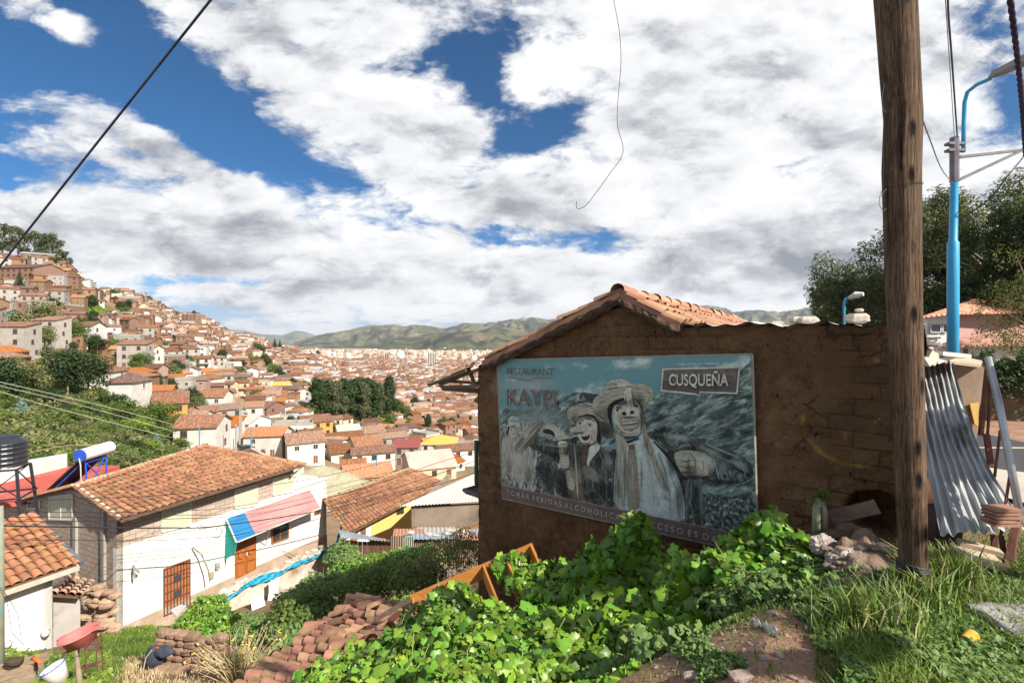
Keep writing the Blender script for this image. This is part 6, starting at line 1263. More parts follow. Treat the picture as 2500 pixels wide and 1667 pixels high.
# px of middle, py of front foot, width px, depth m, storeys, rotation deg, roof, wall, roof material, label, distance (None: where the ground shows)
PLACED = [
 (497, 1112, 100, 9, 2, 14, 'gable', W_WHITE, R_RED, 'white house with a long brown tile roof just above the near roof ridge', None),
 (560, 1095, 36, 7, 2, 14, 'mono', W_WHITE, R_ORG, 'narrow white house with an orange lean-to beside the street corner', None),
 (512, 1010, 90, 10, 2, 14, 'gable', W_WHITE, R_RED, 'white two-storey house with balconies left of the street', None),
 (648, 1030, 66, 10, 2, -12, 'gable', W_BRICK, R_OLD, 'brick house with a wide bare gable wall right of the street', None),
 (686, 1062, 24, 6, 2, -12, 'flat', W_LIME, R_GREY, 'lime green house wall among the tile roofs', None),
 (655, 1118, 96, 8, 2, 10, 'gable', W_WHITE, R_ORG, 'long white building with an orange roof and white sheeting down its side', None),
 (742, 1136, 92, 9, 2, 30, 'gable', W_WHITE, R_RED, 'white house with two small windows and a wedge of orange roof', None),
 (768, 1068, 76, 10, 2, 35, 'gable', W_OCHRE, R_OLD, 'ochre yellow house with a brown gable roof near the tall grove', None),
 (835, 1092, 100, 9, 1, 30, 'gable', W_CREAM, R_RED, 'long cream shed with a clay roof in front of the grove', None),
 (848, 1086, 56, 8, 2, 28, 'gable', W_WHITE, R_GREY, 'house with brown front, white side and grey roof', None),
 (905, 1092, 60, 10, 2, 32, 'gable', W_CREAM, R_RED, 'clay-roofed house right of the grey-roofed one', None),
 (890, 1132, 70, 10, 2, 32, 'gable', W_CREAM, R_RED, 'cream house with a broad orange-brown roof above the stony mound', None),
 (825, 1132, 44, 9, 1, 30, 'gable', W_WHITE, R_RED, 'small white house with a plain orange roof beside the round bush', None),
 (995, 1136, 66, 8, 2, 4, 'gable', W_GREY, R_MAR, 'grey house with a maroon roof and a glazed upper gallery', None),
 (1072, 1122, 96, 10, 2, 4, 'hip', W_WHITE, R_ORT, 'white house under a bright orange plastic roof', None),
 (1098, 1128, 50, 5, 1, 4, 'mono', W_WHITE, R_TIN, 'white annexe with a silvery sheet roof below the bright orange roof', None),
 (1140, 1130, 46, 6, 2, 0, 'flat', W_BRICK, M_CONC, 'unfinished red brick block left of the mud hut', None),
 (1045, 1172, 120, 14, 1, 22, 'gable', W_CREAM, mat('faded_pink_roofing', (.62, .34, .28), (.70, .42, .36), .4, rough=.6), 'low warehouse with a large faded pink roof', None),
 (895, 1198, 120, 9, 1, 24, 'gable', W_CREAM, R_ORG, 'house with an orange clay roof directly behind the mossy-roofed yellow one', None),
 (862, 1168, 60, 6, 1, 20, 'gable', W_GREY, R_RED, 'small low house with a rounded brown roof at the edge of the stony mound', None),
 (990, 1075, 44, 8, 2, 30, 'gable', W_WHITE, R_OLD, 'white house with brown balconies and skylights in its roof', None),
 (1125, 1060, 60, 9, 1, 40, 'gable', W_CREAM, R_OLD, 'long cream building with a row of pilasters', None),
 (1008, 1022, 30, 8, 1, 20, 'gable', W_ADOBE, R_OLD, 'brown adobe house beside the green yard', None),
 (1090, 1008, 56, 9, 1, 5, 'gable', W_WHITE, R_ORG, 'house with an orange roof right of the grove', None),
 (76, 690, 120, 16, 3, -6, 'gable', W_BRICK, R_OLD, 'long brown three-storey inn with arched windows below the hilltop trees', None),
 (206, 850, 68, 10, 3, 12, 'gable', W_WHITE, R_RED, 'tall white three-storey house with a red roof on the hillside', None),
 (10, 802, 44, 9, 2, 8, 'gable', W_TURQ, R_ORG, 'turquoise house at the left edge of the hillside', None),
 (28, 768, 60, 9, 2, 4, 'flat', W_BRICK, M_CONC, 'brick house with a white panel at the left edge', None),
 (272, 850, 50, 8, 2, 2, 'flat', W_GREY, M_CONC, 'bare grey concrete house with two square windows', None),
 (312, 848, 36, 8, 2, 12, 'mono', W_PINK, R_RED, 'pinkish house with a slanted red roof beside the grey one', None),
 (166, 775, 42, 9, 2, 6, 'flat', W_BRICK, M_CONC, 'brick house with dark windows below the green field', None),
 (255, 715, 54, 12, 3, 10, 'flat', W_BRICK, M_CONC, 'broad brick block on the skyline of the hill', None),
 (212, 706, 30, 8, 2, 4, 'mono', W_GREY, mat('teal_sheet', (.02, .25, .22), (.03, .32, .28), 2), 'small skyline house with a teal roof', None),
 (458, 795, 18, 8, 4, 4, 'flat', W_BRICK, M_CONC, 'pale square brick tower on the ridge', None),
 (477, 795, 18, 9, 4, 4, 'flat', W_BRICK, M_CONC, 'dark brick tower on the ridge right of the pale one', None),
 (406, 918, 62, 10, 3, 4, 'flat', W_BRICK, M_CONC, 'three-storey red brick building with a terrace in mid hillside', None),
 (258, 962, 44, 9, 2, 14, 'hip', W_WHITE, R_OLD, 'white house with an ochre shutter and glazed loft beside the dark trees', None),
 (316, 992, 50, 9, 2, 14, 'hip', W_WHITE, R_OLD, 'white-sided house with a dark clay roof above the scrub', None),
 (418, 1042, 76, 12, 2, 34, 'gable', W_OCHRE, R_RED, 'ochre house with a wide terracotta roof above the scrub slope', None),
 (508, 956, 56, 9, 2, 4, 'hip', W_WHITE, R_RED, 'white house with large grey windows in mid town', None),
 (440, 945, 36, 8, 2, 6, 'hip', W_WHITE, R_ORG, 'white house with a plain orange hipped roof', None),
 (368, 902, 30, 8, 3, 8, 'gable', W_WHITE, R_ORG, 'tall white house with an orange roof beside the brick building', None),
 (600, 958, 50, 7, 1, 8, 'gable', W_GREY, R_MAR, 'open shed with a dark maroon roof above the street', None),
 (690, 965, 38, 9, 2, 10, 'gable', W_WHITE, R_ORT, 'white house with a bright orange roof above the grove', None),
 (1112, 1042, 54, 10, 1, 0, 'gable', W_ADOBE, R_OLD, 'long brown clay-roofed house behind the eucalyptus', None),
 (930, 1078, 36, 7, 1, 15, 'gable', W_PINK, R_RED, 'small pinkish house with a red door near the bushes', None),
 (615, 1082, 44, 9, 2, -10, 'gable', W_WHITE, R_GREY, 'white house with a pale grey gabled roof beside the lime wall', None),
 (480, 1050, 60, 8, 1, 8, 'gable', W_WHITE, R_PALE, 'low house with a pale pink clay roof left of the street', None),
 (556, 1040, 30, 7, 2, 10, 'hip', W_WHITE, R_RED, 'small white house with a pyramid clay roof at the street', None),
]
for (px, py, wp, dep, st, rot, rf, wm, rm, lb, Yq) in PLACED:
    Y = Yq or hit(px, py, 40); g = G(px, Y); w = max(5, wp/F*Y*.92); rnd = random.Random(px*7+py)
    yaw = math.degrees(math.atan2((px-CX)/F, 1))   # bearing
    h = st*2.45+.3; c = g+Vector(((px-CX)/F*dep*.5, dep*.5, 0))
    r = thing('house', lb, 'house', c, RAD(rot), HG)
    make_house(r, w, dep, h, rf, wm, rm, rnd, st, balcony=('balcon' in lb), side=True, fd=7)
    USED.append((c.x, c.y, max(w, dep)*.55))
# house kinds for the mass of the town: each built once with its parts, then copied
KINDS = []
wl = [(W_WHITE, 'white', 10), (W_ADOBE, 'brown adobe', 4), (W_BRICK, 'red brick', 3), (W_CREAM, 'cream', 4), (W_GREY, 'grey', 2), (W_OCHRE, 'ochre', .5), (W_PINK, 'pink', 1)]
rl = [(R_OLD, 'dark clay', 6), (R_RED, 'red clay', 7), (R_PALE, 'pale clay', 2), (R_ORG, 'orange', 2), (R_TIN, 'tin', .8), (R_GREY, 'grey sheet', .6), (M_CONC, 'flat concrete', 1)]
def wpick(rnd, l):
    t = rnd.uniform(0, sum(q[2] for q in l))
    for q in l:
        t -= q[2]
        if t <= 0: return q
    return l[-1]
PROT = thing
rk = random.Random(77)
for k in range(34):
    wm, wn, _ = wpick(rk, wl); rm, rn_, _ = wpick(rk, rl); hill = k % 3 == 2
    if hill and wn in ('white', 'cream') and rk.random() < .5: wm, wn = W_BRICK, 'red brick'
    rf = 'flat' if rn_ == 'flat concrete' else rk.choice(['gable', 'gable', 'gable', 'hip', 'mono'] if 'clay' in rn_ or rn_ == 'orange' else ['mono', 'gable'])
    st = rk.choice([1, 1, 2, 2, 2, 3] if hill else [1, 1, 2, 2]); w = rk.uniform(5.5, 10.5); d = rk.uniform(5, 7.5)
    KINDS.append(dict(wm=wm, wn=wn, rm=rm, rn=rn_, rf=rf, st=st, w=w, d=d, hill=hill, proto=None, seed=k))
cand = []; rc = random.Random(5)
def free(x, y, r): return all((x-a)**2+(y-b)**2 > (r+c)**2 for a, b, c in USED)
def density(px, Y):
    """how built-up: 0 where the photograph shows scrub, field or grove"""
    py = CY-H(px, Y)/Y*F
    if px < 440 and py > 905 and Y < 118: return 0
    if px < 300 and py > 860 and Y < 150 and px > 60: return .0 if px < 235 else .4
    if 175 < px < 300 and 728 < py < 792: return .06
    if 745 < px < 950 and 985 < py < 1045: return 0
    if 930 < px < 1010 and 1000 < py < 1062: return .15
    if 590 < px < 632 and 960 < py < 1110: return 0 if abs(px-(600+(1060-py)*.12)) < 12 else .8
    if Y < 98 or (px > 700 and Y < 108): return 0
    if 700 < px < 860 and 1128 < py < 1210: return 0
    if 450 < px < 780 and py > 1112: return 0
    if px < 90 and Y > 330: return 0
    if px < 240 and Y > 345: return .2
    return .96
Y = 62.0
while Y < 2300:
    step = 9.6 if Y < 500 else 12.5+.011*(Y-500); sx = 9.4 if Y < 500 else 11+.009*(Y-500)
    x0 = (-60-CX)/F*Y; x1 = (1175-CX)/F*Y; n = int((x1-x0)/sx)
    for i in range(n):
        x = x0+(i+rc.uniform(.2, .8))*sx; y = Y+rc.uniform(-.3, .3)*step; px = CX+F*x/y
        dn = density(px, y)
        if rc.random() > dn: continue
        if y < 700 and not free(x, y, 3.6): continue
        cand.append((x, y, px, CY-H(px, y)/y*F))
    Y += step
# keep those the camera can see: walk each bearing outward and compare with the rooftops before
cand.sort(key=lambda q: q[1]); near = []; far = []; prof = {}
for q in cand:
    b = int(q[2]//8); top = CY-(H(q[2], q[1])+5.5)/q[1]*F; lim = prof.get(b, 1400)
    if top > lim-0.6: continue
    prof[b] = min(lim, CY-(H(q[2], q[1])+1.5)/q[1]*F); (near if len(near) < 250 else far).append(q)
HOUSEROT = [24, 24, 24, -66, 10, -12, 34, 60]
byk = {}
for (x, y, px, py) in near:
    hill = px < 460; ks = [k for k in KINDS if k['hill'] == hill or (not hill and rc.random() < .15)] or KINDS
    k = rc.choice(ks); z = H(px, y); rot = RAD(rc.choice(HOUSEROT)+rc.uniform(-7, 7))
    if k['proto'] is None:
        r = thing('house', '', 'house', (x, y, z), rot, HG); make_house(r, k['w'], k['d'], k['st']*2.6+.3, k['rf'], k['wm'], k['rm'], random.Random(k['seed']), k['st'], balcony=(k['seed'] % 6 == 1 and k['st'] > 1), side=(k['seed'] % 2 == 0)); k['proto'] = r
    else: r = copy_tree(k['proto']); r.location = (x, y, z); r.rotation_euler = (0, 0, rot)
    s = rc.uniform(.82, 1.1)*(.86 if px < 460 else 1); r.scale = (s, s, rc.uniform(.82, 1.05))
    zone = ('on upper left hillside' if py < 800 else 'on middle left hillside' if py < 880 else 'on lower left slope') if px < 460 else ('near ridge end' if py < 900 else 'near the street') if px < 760 else ('below the grove' if py > 1050 else 'behind the grove' if px < 940 else 'right of the grove') 
    stn = {1: 'one-storey', 2: 'two-storey', 3: 'three-storey'}[k['st']]
    byk.setdefault((k['wn'], k['rn'], stn, zone), []).append((px, py, r))
def ordn(i): return {1: 'leftmost', 2: 'second', 3: 'third'}.get(i, '%dth' % i)
for (wn, rn_, stn, zone), l in byk.items():
    l.sort(key=lambda t: t[0])
    for i, (px, py, r) in enumerate(l):
        rk_ = '' if len(l) == 1 else (', leftmost such one' if i == 0 else ', %s from left' % ordn(i+1))
        r['label'] = f'{stn} {wn} house, {rn_} roof, {zone}{rk_}'.replace('one-storey', 'low').replace('-storey', '-floor')
# far town: past the 300 that show largest, one mesh
def gable_far(vs, fs, ms, x, y, z, w, d, h, rot, wi, ri, flat, wins):
    ca, sa = math.cos(rot), math.sin(rot); b = len(vs); hw, hd = w/2, d/2; o = .4; rise = hd*.36
    def T(p): return (x+p[0]*ca-p[1]*sa, y+p[0]*sa+p[1]*ca, z+p[2])
    if flat:
        vs += [T(p) for p in ((-hw,-hd,-8), (hw,-hd,-8), (hw,hd,-8), (-hw,hd,-8), (-hw,-hd,h), (hw,-hd,h), (hw,hd,h), (-hw,hd,h))]
        fs += [(b,b+1,b+5,b+4), (b+1,b+2,b+6,b+5), (b+2,b+3,b+7,b+6), (b+3,b,b+4,b+7), (b+4,b+5,b+6,b+7)]; ms += [wi]*4+[ri]
    else:
        vs += [T(p) for p in ((-hw,-hd,-8), (hw,-hd,-8), (hw,hd,-8), (-hw,hd,-8), (-hw,-hd,h), (hw,-hd,h), (hw,hd,h), (-hw,hd,h), (-hw,0,h+rise), (hw,0,h+rise), (-hw-o,-hd-o,h-.1), (hw+o,-hd-o,h-.1), (hw+o,0,h+rise+.1), (-hw-o,0,h+rise+.1), (hw+o,hd+o,h-.1), (-hw-o,hd+o,h-.1))]
        fs += [(b,b+1,b+5,b+4), (b+1,b+2,b+6,b+5), (b+2,b+3,b+7,b+6), (b+3,b,b+4,b+7), (b+4,b+8,b+7,b+7), (b+5,b+6,b+9,b+9), (b+10,b+11,b+12,b+13), (b+13,b+12,b+14,b+15)]; ms += [wi]*6+[ri]*2
    nw = wins
    for i in range(nw):
        for s in range(max(1, int(h/2.8))):
            b = len(vs); cx = -hw+w*(i+.5)/nw; cz = s*2.8+1.5; a_ = min(.6, w/nw*.3)
            vs += [T((cx-a_, -hd-.05, cz-.6)), T((cx+a_, -hd-.05, cz-.6)), T((cx+a_, -hd-.05, cz+.6)), T((cx-a_, -hd-.05, cz+.6))]; fs.append((b, b+1, b+2, b+3)); ms.append(8)
FP = mat('far_pinkish_wall', (.50, .36, .28), (.42, .28, .22), .01); FR1 = mat('far_clay_roof', (.25, .125, .075), (.14, .07, .045), .05, detail=8); FR2 = mat('far_red_roof', (.33, .165, .10), (.22, .105, .065), .05, detail=8); FW = mat('far_white_wall', (.66, .62, .55), (.50, .46, .40), .01); FT = mat('far_tin_roof', (.40, .42, .44), (.28, .29, .30), .02); FA = mat('far_brown_wall', (.26, .16, .10), (.32, .21, .13), .01)
FM = [FW, FP, FA, W_CREAM, FR1, FR2, R_PALE, FT, M_GLASS]
vs, fs, ms = [], [], []; rf_ = random.Random(9)
for (x, y, px, py) in far:
    z = H(px, y); flat = rf_.random() < (.10 if y < 1000 else .3)
    sc_ = 1 if y < 700 else 1.1+.0003*(y-700)
    gable_far(vs, fs, ms, x, y, z-.2, rf_.uniform(5.5, 12)*sc_, rf_.uniform(5.5, 8.5)*sc_, rf_.choice([2.6, 2.9, 2.9, 4.8, 5.2]), RAD(rf_.choice(HOUSEROT)+rf_.uniform(-8, 8)), rf_.choice([0, 0, 1, 2, 2, 2, 3]), rf_.choice([4, 4, 4, 5, 5, 6, 7] if not flat else [7, 6]), flat, 3 if y < 900 else 0)
setp(np_mesh('distant_houses', np.array(vs), np.array(fs), FM, midx=np.array(ms)), kind='stuff')
# modern city on the valley floor
vs, fs, ms = [], [], []
for i in range(5200):
    px = rf_.uniform(560, 1500); Y = 2100*math.exp(rf_.random()**.8*math.log(5600/2100)); x = (px-CX)/F*Y
    if px < 700 and Y < 2600: continue
    tall = rf_.random() < .10*(1 if Y < 3200 else .4); h = rf_.uniform(14, 34) if tall else rf_.uniform(5, 13); w = rf_.uniform(12, 30)
    gable_far(vs, fs, ms, x, Y, H(px, Y), w, rf_.uniform(12, 24), h, RAD(rf_.uniform(-20, 30)), rf_.choice([0, 1, 1, 3, 2, 0]), rf_.choice([5, 6, 6, 7, 4, 5]), True, 3 if (tall and Y < 3600) else 0)
setp(np_mesh('distant_city', np.array(vs), np.array(fs), FM, midx=np.array(ms)), kind='stuff')
TOWL = [(1055, 897, 20, 30, 'white office tower with dark vertical window bands far down the valley'), (808, 874, 14, 12, 'pale pink apartment block left of the far white towers'), (848, 874, 12, 13, 'leftmost of the clustered far white apartment towers'), (858, 873, 7, 12, 'slim far white apartment tower in the middle of its cluster'), (868, 875, 7, 10, 'darker slim far tower just right of the white cluster'), (895, 876, 14, 14, 'wide cream far tower block above the grove'), (930, 880, 16, 13, 'brownish far tower block right of the cream one'), (945, 878, 10, 16, 'tall thin pinkish far tower above the grove')]
for px, py, wp, hp_, lb in TOWL:
    Yt = max(1500, hit(px, py, 900)); Yt = min(Yt, 2600); g = G(px, Yt); w = wp/F*Yt; h = (H(px, Yt)-(CY-py)/F*Yt)*0+hp_/F*Yt
    r = thing('tower_block', lb, 'tower', g, RAD(6), 'towers far down the valley'); mb = MB(); mb.box((0, 0, h/2-5), (w, w*.6, h+10)); mb.build('wall', FW if 'white' in lb else FP, r, local=True)
    nb = 5 if wp > 12 else 2
    mb = MB()
    for i in range(nb): mb.box((-w/2+w*(i+.5)/nb, -w*.3-.1, h/2), (w/nb*.45, .4, h*.9))
    mb.build('window_band', M_GLASS, r, local=True)
    mb = MB(); mb.box((0, 0, h+1), (w*.4, w*.3, 3)); mb.build('roof_house', FP, r, local=True)
# street through the old town with a parked car and walkers
strip('street', [gx(602, 78), gx(600, 105), gx(606, 150), gx(612, 210), gx(618, 300)], [gx(630, 78), gx(622, 105), gx(624, 150), gx(623, 210), gx(625, 300)], ASPH, .12)
def car(g, rot, label):
    r = thing('parked_car', label, 'car', g, rot); CP = mat('dark_car_paint', (.02, .022, .03), (.03, .03, .04), 2, rough=.25, spec=.6)
    prof = [(-2.0, .35), (-2.05, .75), (-1.75, .9), (-1.2, .98), (-.7, 1.42), (.7, 1.45), (1.35, 1.0), (1.95, .85), (2.05, .4)]
    mb = MB(); n = len(prof); mb.add([(x, -.85*(.86 if z > 1.2 else 1), z) for x, z in prof]+[(x, .85*(.86 if z > 1.2 else 1), z) for x, z in prof], [tuple(range(n)), tuple(range(n, 2*n))[::-1]]+[(i, n+i, n+(i+1) % n, (i+1) % n) for i in range(n)]); mb.build('body', CP, r, local=True)
    mb = MB(); mb.add([(-1.12, -.70, 1.05), (-.74, -.66, 1.38), (-.74, .66, 1.38), (-1.12, .70, 1.05)], [(0,1,2,3)]); mb.add([(1.28, -.70, 1.06), (.76, -.66, 1.4), (.76, .66, 1.4), (1.28, .70, 1.06)], [(3,2,1,0)]); mb.build('windscreen', M_GLASS, r, local=True)
    for sx in (-1.3, 1.3):
        for sy in (-.8, .8):
            mb = MB(); mb.lathe((sx, sy, .32), [(.32, -.1), (.32, .1)], 14, R=Matrix.Rotation(RAD(90), 3, 'X')); w = mb.build('wheel', BLK, r, local=True)
    for sy in (-.6, .6):
        mb = MB(); mb.box((-2.03, sy, .68), (.06, .3, .14)); mb.build('headlight', M_FRAMEW, r, local=True)
car(G(597, 112, .15), RAD(60), 'dark car parked at the side of the steep street')
def person(g, h, rot, label, top, leg, lean=0, grp=None):
    m1 = mat('cloth_'+str(top), top, tuple(c*.7 for c in top), 4); m2 = mat('cloth_'+str(leg), leg, tuple(c*.7 for c in leg), 4); ms_ = mat('brown_skin', (.30, .16, .10), (.24, .13, .08), 6); mh = mat('black_hair', (.015, .012, .01), (.03, .025, .02), 6)
    J = [(0, 0, .52), (0, 0, .62), (0, .0, .76), (0, 0, .83), (0, 0, .87), (0, -.005, .935), (0, 0, .985), (.055, 0, .50), (.06, -.03, .28), (.06, .02, .04), (.065, -.06, .015), (-.055, 0, .50), (-.065, .03, .28), (-.065, .06, .05), (-.07, .0, .015), (.11, 0, .80), (.135, .0, .63), (.12, -.07, .50), (-.11, 0, .80), (-.135, 0, .63), (-.12, -.05, .49)]
    E = [(0,1), (1,2), (2,3), (3,4), (4,5), (5,6), (0,7), (7,8), (8,9), (9,10), (0,11), (11,12), (12,13), (13,14), (2,15), (15,16), (16,17), (2,18), (18,19), (19,20)]
    rad = [.075, .07, .085, .035, .032, .05, .03, .055, .035, .026, .02, .055, .035, .026, .02, .035, .026, .018, .035, .026, .018]
    me = bpy.data.meshes.new('b'); me.from_pydata([(x*h, y*h, z*h) for x, y, z in J], E, []); ob = bpy.data.objects.new('b', me); COL.objects.link(ob)
    sm = ob.modifiers.new('s', 'SKIN'); sk = me.skin_vertices[0].data
    for i, r_ in enumerate(rad): sk[i].radius = (r_*h, r_*h*.85)
    sk[0].use_root = True
    s2 = ob.modifiers.new('u', 'SUBSURF'); s2.levels = 1
    me2 = bpy.data.meshes.new_from_object(ob.evaluated_get(bpy.context.evaluated_depsgraph_get())); bpy.data.objects.remove(ob)
    me2.name = 'person'; [me2.materials.append(q) for q in (m1, m2, ms_, mh)]
    for p in me2.polygons:
        z = p.center.z/h; p.material_index = 3 if (z > .95 or (z > .9 and p.center.y > .01*h)) else 2 if z > .84 or (z < .54 and abs(p.center.x) > .1*h) else 0 if z > .53 else 1; p.use_smooth = True
    o = bpy.data.objects.new('person', me2); COL.objects.link(o); o.location = g; o.rotation_euler = (0, 0, rot); return setp(o, label, 'person', grp)
g0 = 84.0
for i, (px, c1, c2, lb) in enumerate(((757, (.03, .03, .04), (.03, .03, .05), 'person in black, leftmost of the group by the white house'), (764, (.55, .58, .62), (.05, .05, .07), 'person in a pale top in the middle of the group by the white house'), (771, (.03, .12, .45), (.02, .03, .06), 'person in a bright blue jacket, rightmost of the group by the white house'))):
    person(G(px, g0+i, .02), 1.7, RAD(40*i), lb, c1, c2, grp='people by the white house')
person(G(605, 160, .15), 1.7, 0, 'person in white and red walking up the steep street', (.6, .55, .5), (.4, .08, .06)); person(G(610, 162, .15), 1.65, 1, 'person in dark clothes beside the one in white and red on the street', (.06, .05, .06), (.04, .04, .05))
# ---------------------------------------------------------------- foliage
def leaf_cloud(pts, nrm, size, tmpl, tf, rng, roll=None):
    """place a leaf template at every point; nrm = leaf normal; returns verts, faces"""
    N = len(pts); nrm = nrm/np.linalg.norm(nrm, axis=1, keepdims=True)
    r = rng.normal(size=(N, 3)) if roll is None else roll+rng.normal(size=(N, 3))*.25
    x = np.cross(r, nrm); x /= np.linalg.norm(x, axis=1, keepdims=True)+1e-9; y = np.cross(nrm, x)
    T = np.array(tmpl, float); F_ = np.array(tf, int); k = len(T)
    v = pts[:, None, :]+size[:, None, None]*(T[None, :, 0, None]*x[:, None, :]+T[None, :, 1, None]*y[:, None, :]+T[None, :, 2, None]*nrm[:, None, :])
    f = (F_[None, :, :]+(np.arange(N)*k)[:, None, None]).reshape(-1, F_.shape[1])
    return v.reshape(-1, 3), f
QUAD = ([(-.5, 0, 0), (0, -.28, .05), (.5, 0, 0), (0, .28, .05)], [(0, 1, 2, 3)])
LONG = ([(-.5, 0, -.04), (0, -.13, .03), (.5, 0, -.10), (0, .13, .03)], [(0, 1, 2, 3)])
def lobed():
    o = [(0, -.42, 0)]; ang = [-68, -38, -12, 20, 42, 66, 90, 114, 138, 160, 192, 218, 248]; rad = [.40, .52, .40, .52, .38, .46, .62, .46, .38, .52, .40, .52, .40]
    vs = [(0, -.05, .06)]+[(math.cos(RAD(a))*r, math.sin(RAD(a))*r, -.07*(r/.5)**2) for a, r in zip(ang, rad)]+[(0, -.20, .03)]
    n = len(vs)-1; return vs, [(0, i, i % n+1) for i in range(1, n+1)]
VINE = lobed()
def blob_points(blobs, n, rng, shell=(.75, 1.05), upper=False):
    """points through the outer part of a set of ellipsoids (cx,cy,cz,rx,ry,rz)"""
    B = np.array(blobs, float); a = (B[:, 3]*B[:, 4]+B[:, 4]*B[:, 5]+B[:, 3]*B[:, 5]); idx = rng.choice(len(B), n, p=a/a.sum()); b = B[idx]
    d = rng.normal(size=(n, 3)); d /= np.linalg.norm(d, axis=1, keepdims=True)
    if upper: d[:, 2] = np.abs(d[:, 2])*1.0-.25
    r = rng.uniform(shell[0], shell[1], n)[:, None]
    return b[:, :3]+d*r*b[:, 3:], d/b[:, 3:]
def crown_blobs(kind, rnd, Ht, R):
    bl = []
    if kind == 'tall':      # narrow eucalyptus of the grove
        for i in range(30):
            t = rnd.random(); z = Ht*(.24+.74*t); rr = R*(.75*math.sin(math.pi*min(1, .18+.8*t)))*rnd.uniform(.3, 1); a = rnd.uniform(0, 6.28); s = R*rnd.uniform(.26, .5)
            bl.append((math.cos(a)*rr, math.sin(a)*rr, z, s, s, s*rnd.uniform(1.0, 1.9)))
    elif kind == 'umbrella':   # hilltop eucalyptus, bare below
        for i in range(22):
            t = rnd.random(); z = Ht*(.34+.62*t); rr = R*rnd.uniform(.1, .85)*(1-.5*t); a = rnd.uniform(0, 6.28); s = R*rnd.uniform(.2, .38)
            bl.append((math.cos(a)*rr, math.sin(a)*rr, z, s*1.1, s*1.1, s*1.15))
    elif kind == 'cone':
        for i in range(26):
            t = i/26; z = Ht*(.08+.90*t); rr = R*(1-t)*.72; a = i*2.4; s = R*(.12+.36*(1-t)); bl.append((math.cos(a)*rr, math.sin(a)*rr, z, s*1.2, s*1.2, s*.7))
    elif kind == 'big':     # large spreading eucalyptus by the road
        for i in range(64):
            t = rnd.random(); z = Ht*(.16+.80*t); rr = R*math.sqrt(rnd.random())*(1-.62*max(0, t-.45)); a = rnd.uniform(0, 6.28); s = R*rnd.uniform(.12, .23)
            bl.append((math.cos(a)*rr, math.sin(a)*rr, z, s*1.1, s*1.1, s*rnd.uniform(.8, 1.5)))
    else:
        for i in range(16):
            a = rnd.uniform(0, 6.28); t = rnd.random(); rr = R*rnd.uniform(.1, .75); s = R*rnd.uniform(.28, .5)
            bl.append((math.cos(a)*rr, math.sin(a)*rr, Ht*(.34+.5*t*(1-rr/R*.4)), s, s, s*.8))
    return bl
TREES = {}
def tree_proto(key, kind, Ht, R, n, ls, lm, seed, long=False):
    rnd = random.Random(seed); rng = np.random.default_rng(seed); bl = crown_blobs(kind, rnd, Ht, R)
    p, d = blob_points(bl, n, rng, (.45, 1.08)); nr = d/np.linalg.norm(d, axis=1, keepdims=True)+rng.normal(size=(n, 3))*.55+np.array([0, 0, .35])
    v, f = leaf_cloud(p, nr, ls*rng.uniform(.6, 1.35, n), *(LONG if long else QUAD), rng)
    mb = MB(); tr = max(.06, Ht*.018)
    lean = rnd.uniform(-.03, .03)*Ht; top = .82 if kind in ('tall', 'cone', 'umbrella') else .55
    cx = [(0, 0, -1.5), (0, 0, Ht*.15), (lean*.5, 0, Ht*.45), (lean, 0, Ht*top)]
    mb.tube(cx, [tr*1.3, tr, tr*.75, tr*.3], 7)
    for b in rnd.sample(bl, min(9 if kind != 'big' else 22, len(bl))):
        z0 = min(Ht*top, max(Ht*.18, b[2]*.65)); mb.tube([(lean*z0/Ht, 0, z0), (b[0]*.6, b[1]*.6, (z0+b[2])/2+.02*Ht), b[:3]], [tr*.45, tr*.3, tr*.12], 5)
    TREES[key] = (v, f, lm, mb)
    return key
BUILT = {}
def plant(key, name, label, cat, loc, rz=0, s=1.0, sz=None, group=None, bark=None):
    r = thing(name, label, cat, loc, rz, group); r.scale = (s, s, sz or s)
    if key not in BUILT:
        v, f, lm, mb = TREES[key]
        c = np_mesh('crown', v, f, lm, parent=r, local=True); t = mb.build('trunk' if cat == 'tree' else 'stem', bark or M_BARK, r, local=True, smooth=True); BUILT[key] = (c.data, t.data)
    else:
        for nm, me in zip(('crown', 'trunk' if cat == 'tree' else 'stem'), BUILT[key]):
            o = bpy.data.objects.new(nm, me); COL.objects.link(o); o.parent = r
    return r
tree_proto('tall1', 'tall', 22, 4.0, 5200, .95, L_DARK, 1); tree_proto('tall2', 'tall', 22, 3.6, 4800, .9, L_EUC, 2); tree_proto('tall3', 'tall', 22, 4.3, 5400, .95, L_DARK, 3)
tree_proto('umb1', 'umbrella', 26, 6.0, 1300, 1.1, L_EUC, 4); tree_proto('umb2', 'umbrella', 26, 5.0, 1200, 1.1, L_DARK, 5); tree_proto('umb3', 'umbrella', 26, 7.0, 1400, 1.1, L_EUC, 15)
tree_proto('cone1', 'cone', 12, 3.2, 2200, .6, L_DARK, 6); tree_proto('blue1', 'cone', 5, 1.9, 1800, .28, L_BLUE, 7)
tree_proto('round1', 'round', 8, 4.2, 4200, .42, L_DARK, 8); tree_proto('round2', 'round', 8, 4.0, 4200, .42, L_OLIVE, 9); tree_proto('round3', 'round', 8, 4.4, 4200, .42, L_MID, 10)
tree_proto('bush1', 'round', 2.6, 1.9, 2000, .24, L_MID, 11); tree_proto('bush2', 'round', 2.6, 2.0, 2000, .24, L_OLIVE, 12); tree_proto('bush3', 'round', 2.6, 1.8, 2000, .24, L_DARK, 13); tree_proto('bush4', 'round', 2.6, 1.9, 2000, .22, L_LIGHT, 14)
